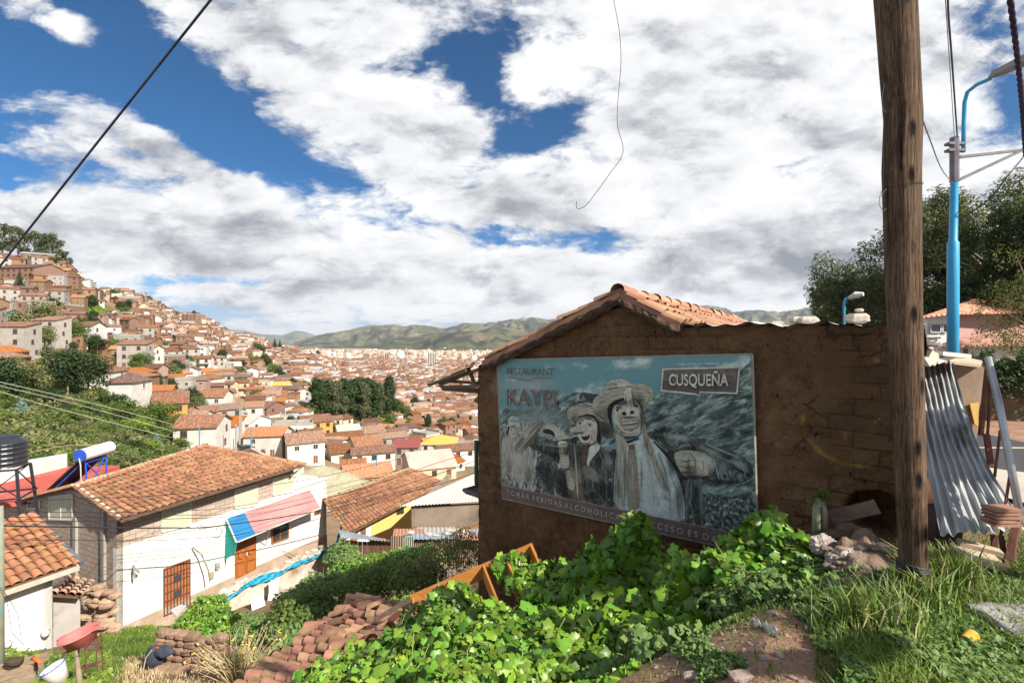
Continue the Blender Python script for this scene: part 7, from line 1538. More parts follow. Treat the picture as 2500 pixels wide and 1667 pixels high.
# the dark grove
GR = [(772, 1020, 95, 'tall1'), (786, 1026, 98, 'tall3'), (800, 1022, 92, 'tall1'), (806, 1030, 104, 'tall2'), (818, 1024, 92, 'tall3'), (828, 1030, 100, 'tall2'), (838, 1022, 96, 'tall1'), (848, 1030, 98, 'tall3'), (860, 1024, 92, 'tall2'), (870, 1030, 104, 'tall1'), (880, 1024, 98, 'tall3'), (884, 1034, 104, 'tall2'), (898, 1026, 100, 'tall1'), (912, 1030, 98, 'tall3'), (924, 1024, 92, 'tall2'), (952, 1012, 92, 'tall3'), (946, 1018, 66, 'tall1'), (794, 1014, 84, 'tall2'), (856, 1012, 84, 'tall1'), (890, 1012, 86, 'tall3')]
for i, (px, py, h, k) in enumerate(sorted(GR)):
    Y = hit(px, py+4, 90); g = G(px, Y); s = h/F*Y/22
    plant(k, 'eucalyptus_tree', 'tall dark eucalyptus of the central grove, %s from its left edge' % ordn(i+1).replace('leftmost', 'first') if i < 19 else 'slim eucalyptus standing apart at the right end of the central grove', 'tree', g, i*1.3, s*1.35, s, 'eucalyptus grove')
# hilltop trees
HT = [(-14, 640, 95, 'umb1'), (6, 640, 100, 'umb2'), (24, 640, 92, 'umb1'), (44, 645, 88, 'umb3'), (60, 645, 82, 'umb2'), (84, 650, 84, 'umb3'), (98, 655, 88, 'umb1'), (112, 660, 92, 'umb2'), (128, 662, 90, 'umb3'), (142, 668, 84, 'umb1'), (160, 672, 60, 'umb2'), (170, 676, 46, 'umb3')]
for i, (px, py, h, k) in enumerate(HT):
    Y = 350; g = G(px, Y); base = P(px, py, Y); g.z = min(g.z, base.z); s = (H(px, Y)*0+(base.z-g.z)+h/F*Y)/26
    plant(k, 'eucalyptus_tree', 'eucalyptus on the hilltop skyline above the brown inn, %s from the left' % ordn(i+1).replace('leftmost', 'first'), 'tree', g, i*1.7, s, s, 'hilltop eucalyptus row')
def near_tree(px, py, h, key, name, label, cat, Ymin=40, Y=None, wide=1.0, grp=None):
    Y = Y or hit(px, py, Ymin); g = G(px, Y); base = {'cone1': 12, 'blue1': 5, 'tall1': 22, 'tall2': 22, 'tall3': 22, 'umb1': 26, 'umb2': 26, 'umb3': 26}.get(key, 8 if 'round' in key else 2.6)
    s = h/F*Y/base; return plant(key, name, label, cat, g, px*.37, s*wide, s, grp)
for a in [(48, 722, 60, 'cone1', 'conifer', 'dark pyramidal tree near the left edge below the brown inn', 'tree'), (208, 682, 42, 'tall2', 'eucalyptus_tree', 'lone thin tree on the skyline right of the hilltop row', 'tree'), (196, 684, 38, 'cone1', 'conifer', 'small pointed tree left of the lone skyline tree', 'tree'),
          (95, 835, 118, 'round2', 'tree', 'wide olive-green tree in front of the brick houses, upper left', 'tree'), (170, 850, 76, 'round3', 'tree', 'dark rounded tree right of the wide olive one', 'tree'), (215, 812, 50, 'round1', 'tree', 'low dark tree below the green field', 'tree'), (112, 962, 112, 'umb1', 'eucalyptus_tree', 'pale-trunked eucalyptus rising from the left scrub', 'tree'), (165, 968, 130, 'round1', 'tree', 'largest dark rounded tree in the left scrub', 'tree'), (215, 970, 120, 'round1', 'tree', 'dark tree touching the white house with the ochre shutter', 'tree'), (60, 975, 110, 'round2', 'tree', 'olive tree left of the pale-trunked eucalyptus', 'tree'), (10, 985, 120, 'round1', 'tree', 'dark tree at the left edge above the scrub', 'tree'), (130, 905, 60, 'round3', 'tree', 'green tree crown behind the left scrub trees', 'tree'), (30, 920, 60, 'round2', 'tree', 'olive tree crown below the grey roofs at left', 'tree'),
          (312, 802, 40, 'round1', 'tree', 'dark green tree beside the green hillside field', 'tree'), (300, 775, 30, 'round3', 'tree', 'small green tree at the top of the hillside field', 'tree'), (262, 858, 30, 'round1', 'tree', 'tree behind the red mono-pitch roof', 'tree'), (300, 892, 40, 'round3', 'tree', 'dense green tree below the slanted red roof', 'tree'), (330, 905, 32, 'round1', 'tree', 'dark tree left of the tall orange-roofed house', 'tree'), (398, 862, 36, 'round2', 'tree', 'olive tree behind the brick terrace building', 'tree'), (390, 975, 62, 'tall2', 'tree', 'ivy-clad tree with a bare green trunk in mid town', 'tree'), (428, 1012, 58, 'round2', 'tree', 'broad olive tree above the ochre house', 'tree'), (455, 1025, 36, 'round3', 'tree', 'small green tree between the ochre house and the white balconies', 'tree'), (392, 1060, 92, 'round3', 'tree', 'loose green tree beside the ochre house', 'tree'), (300, 1035, 70, 'round3', 'tree', 'green tree below the white-sided house', 'tree'), (345, 975, 42, 'round1', 'tree', 'dark bush-like tree right of the white-sided house', 'tree'),
          (630, 875, 40, 'round1', 'tree', 'dark tree cluster end beside the ridge houses', 'tree'), (650, 905, 44, 'round1', 'tree', 'dark tree on the green strip down from the ridge', 'tree'), (668, 925, 44, 'round3', 'tree', 'green tree on the strip between ridge and town', 'tree'), (685, 935, 40, 'round1', 'tree', 'dark tree at the foot of the green strip', 'tree'), (612, 890, 34, 'round2', 'tree', 'olive tree left of the ridge conifers', 'tree'), (590, 850, 20, 'round1', 'tree', 'tiny dark tree behind the pillared wall', 'tree'), (483, 888, 30, 'round2', 'tree', 'olive tree by the long adobe terrace wall', 'tree'), (540, 885, 36, 'round1', 'tree', 'dark tree before the terrace wall', 'tree'), (671, 858, 32, 'cone1', 'conifer', 'taller of the two black conifers on the ridge', 'tree'), (683, 855, 26, 'cone1', 'conifer', 'shorter of the two black conifers on the ridge', 'tree'), (775, 872, 18, 'round1', 'tree', 'solitary round tree at the end of the ridge', 'tree'), (695, 905, 24, 'round1', 'tree', 'small tree at the ridge foot left of the old town', 'tree'), (588, 918, 26, 'round3', 'tree', 'green tree among the roofs left of the street top', 'tree'),
          (722, 1030, 48, 'round2', 'tree', 'grey-green tree at the lower left of the grove', 'tree'), (748, 1036, 50, 'round3', 'tree', 'rounded green tree at the foot of the grove', 'tree'), (740, 960, 22, 'round3', 'tree', 'small bright tree left of the grove top', 'tree'), (1045, 1070, 56, 'tall3', 'eucalyptus_tree', 'silvery eucalyptus rising beside the bright orange roof', 'tree'), (970, 1015, 44, 'round1', 'tree', 'dark tree right of the grove trunks', 'tree'), (985, 1022, 40, 'round3', 'tree', 'green tree in the yard right of the grove', 'tree'), (1012, 992, 26, 'round1', 'tree', 'dark tree in front of the brown adobe house', 'tree'), (955, 1040, 36, 'round3', 'tree', 'bright green tree in the grassy yard', 'tree'), (955, 1072, 40, 'round3', 'tree', 'tree above the white house with balconies', 'tree'), (1082, 1045, 30, 'round3', 'tree', 'dark green tree left of the pilastered building', 'tree'), (1100, 1050, 34, 'round1', 'tree', 'second dark tree left of the pilastered building', 'tree'), (1000, 1045, 24, 'round2', 'tree', 'olive tree at the edge of the grassy yard', 'tree'), (855, 1133, 42, 'round3', 'tree', 'round green tree beside the cream house above the mound', 'tree'), (830, 1092, 24, 'round3', 'tree', 'small tree in front of the grey-roofed house', 'tree'), (1080, 1128, 26, 'cone1', 'conifer', 'small pale green conifer above the pink roof', 'tree'), (1122, 1136, 20, 'round3', 'tree', 'low bright tree in front of the red brick block', 'tree'), (578, 1090, 36, 'round2', 'shrub', 'olive shrub beside the two thin blue poles', 'shrub'), (640, 1115, 22, 'round2', 'shrub', 'long low shrub below the orange-roofed long building', 'shrub'), (1165, 990, 24, 'round1', 'tree', 'dark tree just left of the hut corner', 'tree'), (870, 1150, 26, 'round2', 'shrub', 'greyish shrub at the top right of the stony mound', 'shrub')]:
    near_tree(*a)
# small trees between the roofs
rt_ = random.Random(55); TT = []
while len(TT) < 140:
    px = rt_.uniform(40, 480) if rt_.random() < .45 else rt_.uniform(400, 1160); Y = 130*math.exp(rt_.random()*1.7); py = CY-H(px, Y)/Y*F
    if py > 1090 or (px < 300 and py > 900): continue
    TT.append((px, Y))
TT.sort()
for i, (px, Y) in enumerate(TT):
    s_ = rt_.uniform(.4, 1.15 if px < 500 else .8); plant(rt_.choice(['round1', 'round1', 'round2', 'round3']), 'tree', 'small tree among the roofs of the town, %s from the left' % ordn(i+1).replace('leftmost', 'first'), 'tree', G(px, Y, 1.0), i, s_, s_, 'trees among the roofs')
# scrub on the left slope
rs = random.Random(21); sl = []
for i in range(95):
    px = rs.uniform(-30, 440); py = rs.uniform(965, 1135)
    if px > 330 and py < 1010: continue
    sl.append((px, py))
sl.sort()
for i, (px, py) in enumerate(sl):
    k = rs.choice(['bush1', 'bush2', 'bush2', 'bush3', 'bush4', 'bush1']); near_tree(px, py+8, rs.uniform(20, 42), k, 'shrub', 'shrub in the scrub on the left slope, %s from the left' % ordn(i+1).replace('leftmost', 'first'), 'shrub', 32, grp='scrub on the left slope', wide=1.25)
for (px, py, h, lb) in ((52, 1020, 50, 'blue-grey spruce-like plant below the left scrub trees'), (382, 1095, 40, 'blue-grey conifer right of the scrub slope'), (62, 1105, 34, 'blue-grey plant just behind the water tank')):
    near_tree(px, py, h, 'blue1', 'conifer', lb, 'tree', 34)
# undergrowth between: uncountable leaves following the ground
def cover(name, n, pxr, Yr, hmax, ls, lm, seed, keep=None, tmpl=QUAD, hs=.4, kind='stuff', label=None, cat=None):
    rng = np.random.default_rng(seed); P_ = []; a0, a1 = math.log(Yr[0]), math.log(Yr[1])
    while len(P_) < n:
        px = rng.uniform(*pxr); Y = math.exp(rng.uniform(a0, a1)); py = CY-H(px, Y)/Y*F
        if keep and not keep(px, py, Y): continue
        x = (px-CX)/F*Y; hh = hmax*max(0, .5+.9*noise.noise(Vector((x*hs, Y*hs, seed))))*rng.random()**.6; P_.append((x, Y, H(px, Y)+hh))
    p = np.array(P_); nr = rng.normal(size=(n, 3))*.6+np.array([.1, -.25, .9]); v, f = leaf_cloud(p, nr, ls*rng.uniform(.5, 1.4, n), *tmpl, rng)
    return setp(np_mesh(name, v, f, lm), label, cat, kind=kind)
inside = lambda px, py, Y: 930 < py < 1160 and (px < 330 or py > 1005+(px-330)*.3)
cover('undergrowth', 26000, (-60, 440), (34, 112), 1.6, .42, L_MID, 31, inside, hs=.12); cover('undergrowth', 22000, (-60, 440), (34, 112), 1.9, .45, L_OLIVE, 32, inside, hs=.16); cover('undergrowth', 9000, (-60, 440), (34, 112), 2.4, .4, L_DARK, 33, inside, hs=.12)
cover('field_grass', 7000, (175, 300), (230, 330), .8, 1.5, L_LIGHT, 34); cover('field_grass', 4000, (925, 1010), (190, 300), 1.0, 1.3, L_LIGHT, 35)
# stony mound with dry grass behind the white house
mb = MB(); MC = G(792, 80)
def mf(u, v):
    a = u*2*math.pi; r = v; x = math.cos(a)*r*12; y = math.sin(a)*r*9; return MC+Vector((x, y, 6.6*(1-r**1.6)-.8+1.1*noise.noise(Vector((x*.22, y*.22, 1)))+.3*noise.noise(Vector((x*1.3, y*1.3, 1)))))
mb.grid(mf, 60, 20); setp(mb.build('mound', ground_mat('stony_dry_grass', [(.26, .24, .15), (.36, .34, .22), (.44, .41, .29), (.30, .32, .14)], 1.2, 9, 1, .15), smooth=True), kind='structure')

# ---- trees by the road on the right
tree_proto('bigeuc', 'big', 16, 8.5, 52000, .40, L_EUC, 41, long=True); tree_proto('bigdark', 'big', 16, 8.0, 44000, .42, L_DARK, 42, long=True); tree_proto('airy', 'big', 12, 5.2, 17000, .38, L_EUC, 43, long=True); tree_proto('tam', 'big', 5, 2.6, 6000, .16, L_OLIVE, 44, long=True)
def rtree(key, px, Y, topy, base, label, wide=1.0):
    g = G(px, Y, -.5); s = ((CY-topy)/F*Y-g.z)/base; plant(key, 'eucalyptus_tree', label, 'tree', g, px*.1, s*wide, s)
rtree('bigeuc', 2420, 42, 452, 16, 'huge wind-blown eucalyptus behind the blue lamp post', 1.0); rtree('bigdark', 2520, 36, 520, 16, 'dark eucalyptus at the right edge behind the pink house'); rtree('bigdark', 2330, 50, 560, 16, 'dark eucalyptus just right of the wooden pole', .8)
rtree('airy', 2130, 52, 610, 12, 'open-crowned eucalyptus left of the wooden pole', 1.05); rtree('airy', 2075, 60, 690, 12, 'smaller open eucalyptus farther left above the hut roof', .8)
plant('tam', 'tree', 'feathery olive tree beside the pink house at the right edge', 'tree', G(2540, 24), .4, 1.0, 1.3)
# hedge on the embankment
def hedge(u): px = 2262+700*u; Y = 12.6-2.2*u; return px, Y
rng = np.random.default_rng(51); n = 26000; u = rng.random(n); px = 2262+700*u; Y = 12.9-2.2*u+rng.uniform(-.45, .9, n); z0 = np.array([H(a, b) for a, b in zip(px, Y)]); zt_ = rng.random(n)**.6; hz = .55+zt_*(1.02+.12*np.sin(u*40)+.1*np.sin(u*97)); P_ = np.stack([(px-CX)/F*Y-0*u, Y-.25*(hz < 1.1), z0+hz], 1)
v, f = leaf_cloud(P_, rng.normal(size=(n, 3))*.6+np.array([.2, -.6, .6]), .085*rng.uniform(.6, 1.4, n), *QUAD, rng)
hg = thing('hedge', 'dark trimmed hedge on top of the embankment across the road', 'hedge', G(2450, 11.5)); np_mesh('foliage', v, f, L_DARK, parent=hg)

# ---------------------------------------------------------------- the garden slope between hut and white house
def shrub(name, label, blobs, n, ls, lm, seed, tmpl=VINE, cat='shrub', up=.55, shell=(.55, 1.06), stems=12, group=None, loc=None):
    """blobs given as (px, py, Y, rx, ry, rz): centre where it stands, radii in metres"""
    rng = np.random.default_rng(seed); rnd = random.Random(seed); B = [(*P(b[0], b[1], b[2]), *b[3:]) for b in blobs]
    c = Vector(B[0][:3]); gz = HX(c.x, c.y); r = thing(name, label, cat, (c.x, c.y, gz), 0, group)
    p, d = blob_points(B, n, rng, shell, True)
    cen = np.array([b[:3] for b in B]).mean(0); sc_ = 2.2/max(.3, float(np.mean([b[3] for b in B])))
    for i in range(n):    # ragged outline: sprays and hollows
        q = Vector(p[i])*sc_; k = noise.noise(q)*.9+noise.noise(q*2.7)*.5; p[i] += d[i]/np.linalg.norm(d[i])*k*.28*B[0][3]
    for i in range(n):    # never below the ground
        if p[i, 1] < 34:
            g = HX(p[i, 0], p[i, 1])+.02
            if p[i, 2] < g: p[i, 2] = g+rng.random()*.10
    nr = d/np.linalg.norm(d, axis=1, keepdims=True)*.55+rng.normal(size=(n, 3))*.45+np.array([.12, -.22, up])
    v, f = leaf_cloud(p, nr, ls*(.35+1.05*rng.random(n)**1.3), *tmpl, rng); np_mesh('leaves', v, f, lm, parent=r)
    mb = MB()
    for i in range(stems):
        b = B[rnd.randrange(len(B))]; q = Vector(b[:3])+Vector((rnd.uniform(-.7, .7)*b[3], rnd.uniform(-.7, .7)*b[4], rnd.uniform(.2, 1.0)*b[5])); a = Vector((q.x+rnd.uniform(-.2, .2), q.y+rnd.uniform(-.2, .2), HX(q.x, q.y)-.05)); m_ = (a+q)/2+Vector((rnd.uniform(-.1, .1), 0, .1))
        mb.tube([a, m_, q], [.009, .006, .004], 5)
    if tmpl is VINE and cat == 'vine':    # runners and tendrils reaching out of the mass
        for i in range(stems//2):
            j = rnd.randrange(n); a = Vector(p[j]); d_ = Vector((rnd.uniform(-1, 1), rnd.uniform(-1, .4), rnd.uniform(.2, 1))).normalized()*rnd.uniform(.08, .26); mb.tube([a-d_*.4, a+d_*.5+Vector((0, 0, .03)), a+d_], [.005, .003, .002], 4)
    mb.build('stem', L_STEM, r, smooth=True); return r
shrub('bush', 'dense bright green climbing bush below the panelled door', [(505, 1490, 15.4, .65, .55, .62), (470, 1515, 15.2, .5, .5, .5), (540, 1520, 14.8, .45, .5, .45), (500, 1535, 14.5, .6, .5, .4)], 3800, .10, L_VINE, 61)
sb = [('bush', 'low green bushes just right of the leaning corrugated sheet', [(735, 1462, 14.0, .8, .6, .40), (790, 1430, 14.6, .8, .7, .45), (700, 1500, 13.2, .6, .6, .3)], 3600, .085, L_MALLOW), ('bush', 'sunlit bushes in the middle of the slope below the tin shacks', [(860, 1400, 16, .9, .8, .5), (920, 1385, 17, .9, .8, .55), (980, 1375, 17, .9, .8, .6), (1030, 1365, 17, .8, .8, .5)], 6000, .09, L_VINE), ('bush', 'pale green bush at the right end of the blue tarp', [(835, 1355, 19, .7, .7, .6), (850, 1380, 18, .6, .6, .4)], 2200, .09, L_MALLOW),
      ('bush', 'shaded dark shrubs in the shadow of the hut', [(900, 1430, 13.5, .9, .8, .5), (820, 1460, 12.6, .9, .7, .45), (960, 1410, 13.5, .9, .7, .6), (740, 1490, 12, .8, .7, .4), (1010, 1420, 12, .7, .6, .45)], 6500, .08, L_MID), ('bush', 'leafy shrubs along the left foot of the slope', [(665, 1540, 12.2, .5, .5, .3), (600, 1540, 12.6, .4, .4, .25), (715, 1545, 11.4, .6, .5, .3)], 3600, .08, L_MALLOW), ('bush', 'brownish thicket against the left corner of the hut', [(1080, 1370, 12.5, .7, .6, .8), (1130, 1350, 12, .6, .5, .8), (1040, 1400, 12, .6, .5, .6)], 4200, .07, L_OLIVE)]
for i, (nm, lb, bl, n, ls, lm) in enumerate(sb): shrub(nm, lb, bl, n, ls, lm, 70+i, tmpl=QUAD if lm is L_OLIVE else VINE)
cover('ground_cover', 15000, (540, 1160), (9.5, 20), .42, .10, L_MALLOW, 81, lambda px, py, Y: py > 1340 and not (px < 600 and py < 1500) and not (px < 700 and py < 1510), VINE); cover('ground_cover', 9000, (540, 1180), (9.5, 20), .5, .10, L_VINE, 82, lambda px, py, Y: 1340 < py < 1520 and px > 720, VINE)
# dry stalks in the thicket
def stalks(name, label, px, py, Y, n, h, spread, seed, m, rad=.004, flowers=0, cat='plant', lean=.5):
    rnd = random.Random(seed); c = G(px, Y); mb = MB(); tips = []; r = thing(name, label, cat, c)
    for i in range(n):
        a = rnd.uniform(0, 6.28); k = rnd.random(); b = c+Vector((math.cos(a)*spread*.3*k, math.sin(a)*spread*.3*k, 0)); hh = h*rnd.uniform(.5, 1)
        t = b+Vector((math.cos(a)*spread*k*lean*2, math.sin(a)*spread*k*lean*1.4, hh)); m_ = (b+t)/2+Vector((rnd.uniform(-.06, .06), rnd.uniform(-.06, .06), hh*.12)); mb.tube([b, m_, t], [rad*1.3, rad, rad*.5], 4, cap=False); tips.append(t)
        for _ in range(2): q = m_.lerp(t, rnd.random()); mb.tube([q, q+Vector((rnd.uniform(-.12, .12), rnd.uniform(-.1, .1), rnd.uniform(.03, .15)))], rad*.5, 3, cap=False)
    mb.build('stem', m, r)
    if flowers:
        fb = MB()
        for t in rnd.sample(tips, flowers):
            for _ in range(3):
                q = t+Vector((rnd.uniform(-.03, .03), rnd.uniform(-.03, .03), rnd.uniform(-.05, .01))); fb.lathe(q, [(.004, 0), (.014, .006), (.016, .014), (.003, .01)], 6)
        fb.build('flower', L_YEL, r)
    return r
stalks('dry_bush', 'dry straw-coloured bush dotted with small yellow flowers beside the sunken roof', 590, 1640, 9.3, 150, .85, .75, 5, L_DRY, .006, 26)
stalks('dry_stalks', 'dry brownish stalks by the left corner of the hut', 1090, 1420, 12.5, 160, 1.2, .8, 6, mat('brown_stalks', (.20, .15, .08), (.30, .24, .12), 4), .006)

# ---- sunken tiled roof
SR = thing('sunken_roof', 'sagging old roof of loose weathered barrel tiles sinking into the slope', 'roof', G(830, 9.3))
NL, NR, FR_, FL_ = P(575, 1690, 8.0), P(1010, 1720, 6.4), P(1075, 1478, 9.6), P(868, 1462, 11.2)
for q in (NL, NR, FR_, FL_): pass
T_BIG = mat('large_weathered_tiles', (.25, .12, .075), (.44, .25, .15), 3.0, rough=.85, bump=.5, bscale=28, island=.38, stain=((.13, .085, .055), 5, .52, .6), bdist=.012)
mb = MB(); mb.grid(lambda u, v: bil(NL, NR, FR_, FL_, u, v)+Vector((0, 0, -.05)), 12, 12); mb.build('underlay', T_UNDER, SR)
mb = MB(); rnd = random.Random(11); nr_, nc_ = 15, 10
for j in range(nr_):
    v = (j+.5)/nr_; a = bil(NL, NR, FR_, FL_, 0, v); b = bil(NL, NR, FR_, FL_, 1, v); d = (b-a).normalized(); L = (b-a).length; pos = -rnd.uniform(0, .2); up = (bil(NL, NR, FR_, FL_, .5, 1)-bil(NL, NR, FR_, FL_, .5, 0)).normalized(); nn = d.cross(up).normalized(); nn = nn if nn.z > 0 else -nn
    while pos < L:
        ln = rnd.uniform(.40, .54); r_ = rnd.uniform(.085, .12)*(1.15 if rnd.random() < .1 else 1); p = a+d*pos; q = a+d*(pos+ln); bad = rnd.random() < (.10 if v < .55 else .30)
        o = nn*rnd.uniform(0, .03)+up*rnd.uniform(-.025, .025)+nn*.05*math.sin(pos*2+j); tw = up*rnd.uniform(-.05, .05)*(5 if bad else 1); lift = nn*(rnd.uniform(.03, .12) if bad else 0)
        vs = []
        for pt, rr, oo in ((p, r_*1.08, nn*.03), (q+tw+lift, r_*.84, nn*0)):
            for k in range(9):
                an = math.pi*k/8; vs.append(pt+o+oo+nn*(math.sin(an)*rr*.8)+up*math.cos(an)*rr)
        for pt, rr, oo in ((p, r_*1.08-.014, nn*.03), (q+tw+lift, r_*.84-.014, nn*0)):
            for k in range(9):
                an = math.pi*k/8; vs.append(pt+o+oo+nn*(math.sin(an)*rr*.8-.004)+up*math.cos(an)*rr)
        mb.add(vs, [(k, k+1, 10+k, 9+k) for k in range(8)]+[(19+k, 18+k, 27+k, 28+k) for k in range(8)]+[(k+1, k, 18+k, 19+k) for k in range(8)]+[(9+k, 10+k, 28+k, 27+k) for k in range(8)])
        pos += ln*.76 if not bad else ln*.9
mb.build('roof_tiles', T_BIG, SR, smooth=False)
mb = MB(); mb.beam(P(918, 1532, 8.9)+Vector((0,0,.16)), P(1010, 1485, 8.6)+Vector((0,0,.2)), .10, .07); setp(mb.build('timber', mat('grey_timber', (.16, .12, .09), (.30, .24, .18), 5, stretch=(3, 3, 3), bump=.5), origin=P(918, 1532, 8.9)), 'grey broken timber lying across the loose roof tiles', 'timber')
for i, (x, y, yy, rot) in enumerate(((905, 1590, 7.7, 20), (965, 1560, 7.9, -30), (960, 1535, 8.2, 60), (985, 1585, 7.3, -10))):
    mb = MB(); c = P(x, y, yy)+Vector((0,0,.14)); R_ = Matrix.Rotation(RAD(rot), 3, 'Z') @ Matrix.Rotation(RAD(-50), 3, 'X')
    vs = [c+R_ @ Vector((math.cos(math.pi*k/6)*.10, l, math.sin(math.pi*k/6)*.07)) for l in (-.19, .19) for k in range(7)]; mb.add(vs, [(k, k+1, 8+k, 7+k) for k in range(6)])
    setp(mb.build('loose_tile', T_BIG, origin=c), ('upright loose clay tile, nearest the vine leaves', 'tilted loose tile beside the grey timber end', 'loose tile lying just below the timber', 'half-buried loose tile at the right margin of the sunken roof')[i], 'roof tile')
# ---- discarded wooden shelf frame
OW = mat('orange_stained_wood', (.50, .22, .055), (.38, .15, .035), 2.5, stretch=(1, 1, 5), rough=.45, bump=.1, spec=.4)
wf_ = thing('shelf_unit', 'orange-stained wooden shelf frame lying half buried in vine leaves', 'shelf', P(1150, 1480, 6.8))
a0, a1 = P(1008, 1468, 7.1), P(1305, 1340, 7.1); b0, b1 = P(1048, 1645, 5.4), P(1362, 1470, 5.9)
for nm, p, q in (('rail', a0, a1), ('rail', b0, b1)): mb = MB(); mb.beam(p, q, .035, .20); mb.build(nm, OW, wf_)
for t, dz in ((.0, -.03), (.21, 0), (.30, 0), (.58, 0), (.76, 0), (.97, 0)):
    mb = MB(); p = a0.lerp(a1, t); q = b0.lerp(b1, t); mb.beam(p+Vector((0,0,dz)), p.lerp(q, .97 if t > .5 else .35)+Vector((0,0,dz*2)), .03, .18); mb.build('divider', OW, wf_)

# ---- foreground vines
shrub('vine_patch', 'bright sunlit mat of lobed vine leaves filling the bottom centre', [(1120, 1500, 5.7, .42, .4, .42), (1190, 1520, 5.5, .35, .35, .30), (1040, 1560, 5.9, .5, .5, .42), (960, 1620, 5.7, .55, .5, .38), (1090, 1600, 5.0, .6, .5, .45), (1230, 1600, 4.7, .55, .5, .38), (1340, 1620, 4.4, .5, .5, .34), (860, 1660, 5.6, .55, .5, .32), (1000, 1690, 4.6, .8, .5, .35), (1200, 1700, 4.0, .7, .5, .35), (1420, 1650, 4.0, .45, .4, .30), (800, 1690, 5.4, .5, .5, .28)], 9500, .098, L_VINE, 101, cat='vine', up=.65, stems=60)
shrub('vine', 'tall shaded vine climbing up over the lower edge of the poster', [(1540, 1370, 5.65, .42, .22, .56), (1455, 1400, 5.9, .34, .22, .42), (1610, 1430, 5.35, .28, .22, .34), (1545, 1300, 5.7, .22, .12, .28), (1500, 1470, 5.4, .55, .35, .35), (1600, 1500, 5.0, .45, .3, .3)], 2600, .15, L_VINE, 102, cat='vine', up=.05, stems=26)
shrub('vine', 'low shaded vine leaves between the wooden frame and the poster', [(1330, 1420, 6.4, .5, .3, .30), (1260, 1390, 7.0, .35, .3, .25), (1400, 1480, 5.7, .6, .4, .32), (1330, 1530, 5.3, .55, .4, .25), (1700, 1480, 4.7, .4, .3, .30), (1680, 1420, 5.0, .35, .3, .30), (1520, 1560, 4.5, .5, .35, .28), (1420, 1560, 4.8, .5, .4, .28), (1630, 1560, 4.2, .4, .3, .22)], 4600, .125, L_VINE, 103, cat='vine', up=.3, stems=30)
shrub('vine', 'sunlit vine heap under the hut wall right of the poster', [(1825, 1350, 4.7, .24, .25, .28), (1870, 1310, 4.65, .22, .22, .30), (1940, 1370, 4.3, .26, .25, .30), (1840, 1410, 4.3, .35, .3, .26), (1750, 1400, 4.6, .28, .25, .26), (1960, 1430, 4.0, .28, .22, .18), (1895, 1270, 4.75, .12, .12, .16)], 3200, .105, L_VINE, 104, cat='vine', up=.5, stems=30)
shrub('mallow', 'mallow plants with small round leaves spilling right of the vine heap', [(2000, 1410, 3.9, .22, .2, .16), (2050, 1425, 3.7, .14, .14, .10), (1900, 1440, 3.9, .34, .25, .16), (1800, 1470, 4.0, .3, .25, .15)], 3000, .042, L_MALLOW, 105, cat='plant', stems=16)
shrub('mallow', 'tall mallow with pale leaves standing at the bottom centre right', [(1560, 1590, 3.6, .16, .14, .26), (1610, 1650, 3.3, .24, .2, .16), (1540, 1660, 3.5, .22, .2, .16)], 1500, .062, L_MALLOW, 106, cat='plant', stems=14)
cover('ground_cover', 6000, (760, 1560), (3.0, 7.5), .22, .09, L_VINE, 107, lambda px, py, Y: py > 1500 and py < 1760, VINE)
# cactus-like stem beside the hut
mb = MB(); mb.tube([P(1992, 1330, 4.5), P(1994, 1240, 4.5), P(2000, 1215, 4.5)], [.04, .035, .028], 9); mb.tube([P(2012, 1320, 4.5), P(2012, 1250, 4.5), P(2008, 1222, 4.5)], [.03, .03, .025], 9)
cs = thing('cactus', 'stumpy grey cactus with a spiny green top against the hut wall', 'cactus', P(2000, 1330, 4.5)); mb.build('stem', mat('grey_cactus', (.22, .22, .15), (.32, .33, .20), 6, bump=.6), cs, smooth=True)
rng = np.random.default_rng(7); pp = np.array(P(2006, 1212, 4.5))+rng.normal(size=(260, 3))*np.array([.045, .03, .045]); v, f = leaf_cloud(pp, rng.normal(size=(260, 3)), .045*np.ones(260), *LONG, rng); np_mesh('leaves', v, f, L_MID, parent=cs)

# ---------------------------------------------------------------- grass
def grass(name, pts, seed, h, m, w=.008, lean=.5, wind=(0, 0)):
    rng = np.random.default_rng(seed); n = len(pts); p = np.array(pts); a = rng.uniform(0, 6.283, n); hh = h*rng.uniform(.4, 1.25, n); ln = lean*rng.uniform(.2, 1.2, n)*hh
    dx = np.cos(a)*ln+wind[0]*hh; dy = np.sin(a)*ln+wind[1]*hh; b = rng.uniform(0, 6.283, n); wx = np.cos(b)*w; wy = np.sin(b)*w*.5; z0 = np.zeros(n)
    A = p+np.stack([-wx, -wy, z0], 1); B = p+np.stack([wx, wy, z0], 1); mid = p+np.stack([dx*.35, dy*.35, hh*.62], 1); C_ = mid+np.stack([wx*.8, wy*.8, z0], 1); D_ = mid-np.stack([wx*.8, wy*.8, z0], 1)
    tip = p+np.stack([dx, dy, hh*(1-.25*ln/np.maximum(hh, 1e-3))], 1); E_ = tip+np.stack([wx*.12, wy*.12, z0], 1); F2 = tip-np.stack([wx*.12, wy*.12, z0], 1)
    v = np.stack([A, B, C_, D_, E_, F2], 1).reshape(-1, 3); i = np.arange(n)*6; f = np.concatenate([np.stack([i, i+1, i+2, i+3], 1), np.stack([i+3, i+2, i+4, i+5], 1)])
    return setp(np_mesh(name, v, f, m), kind='stuff')
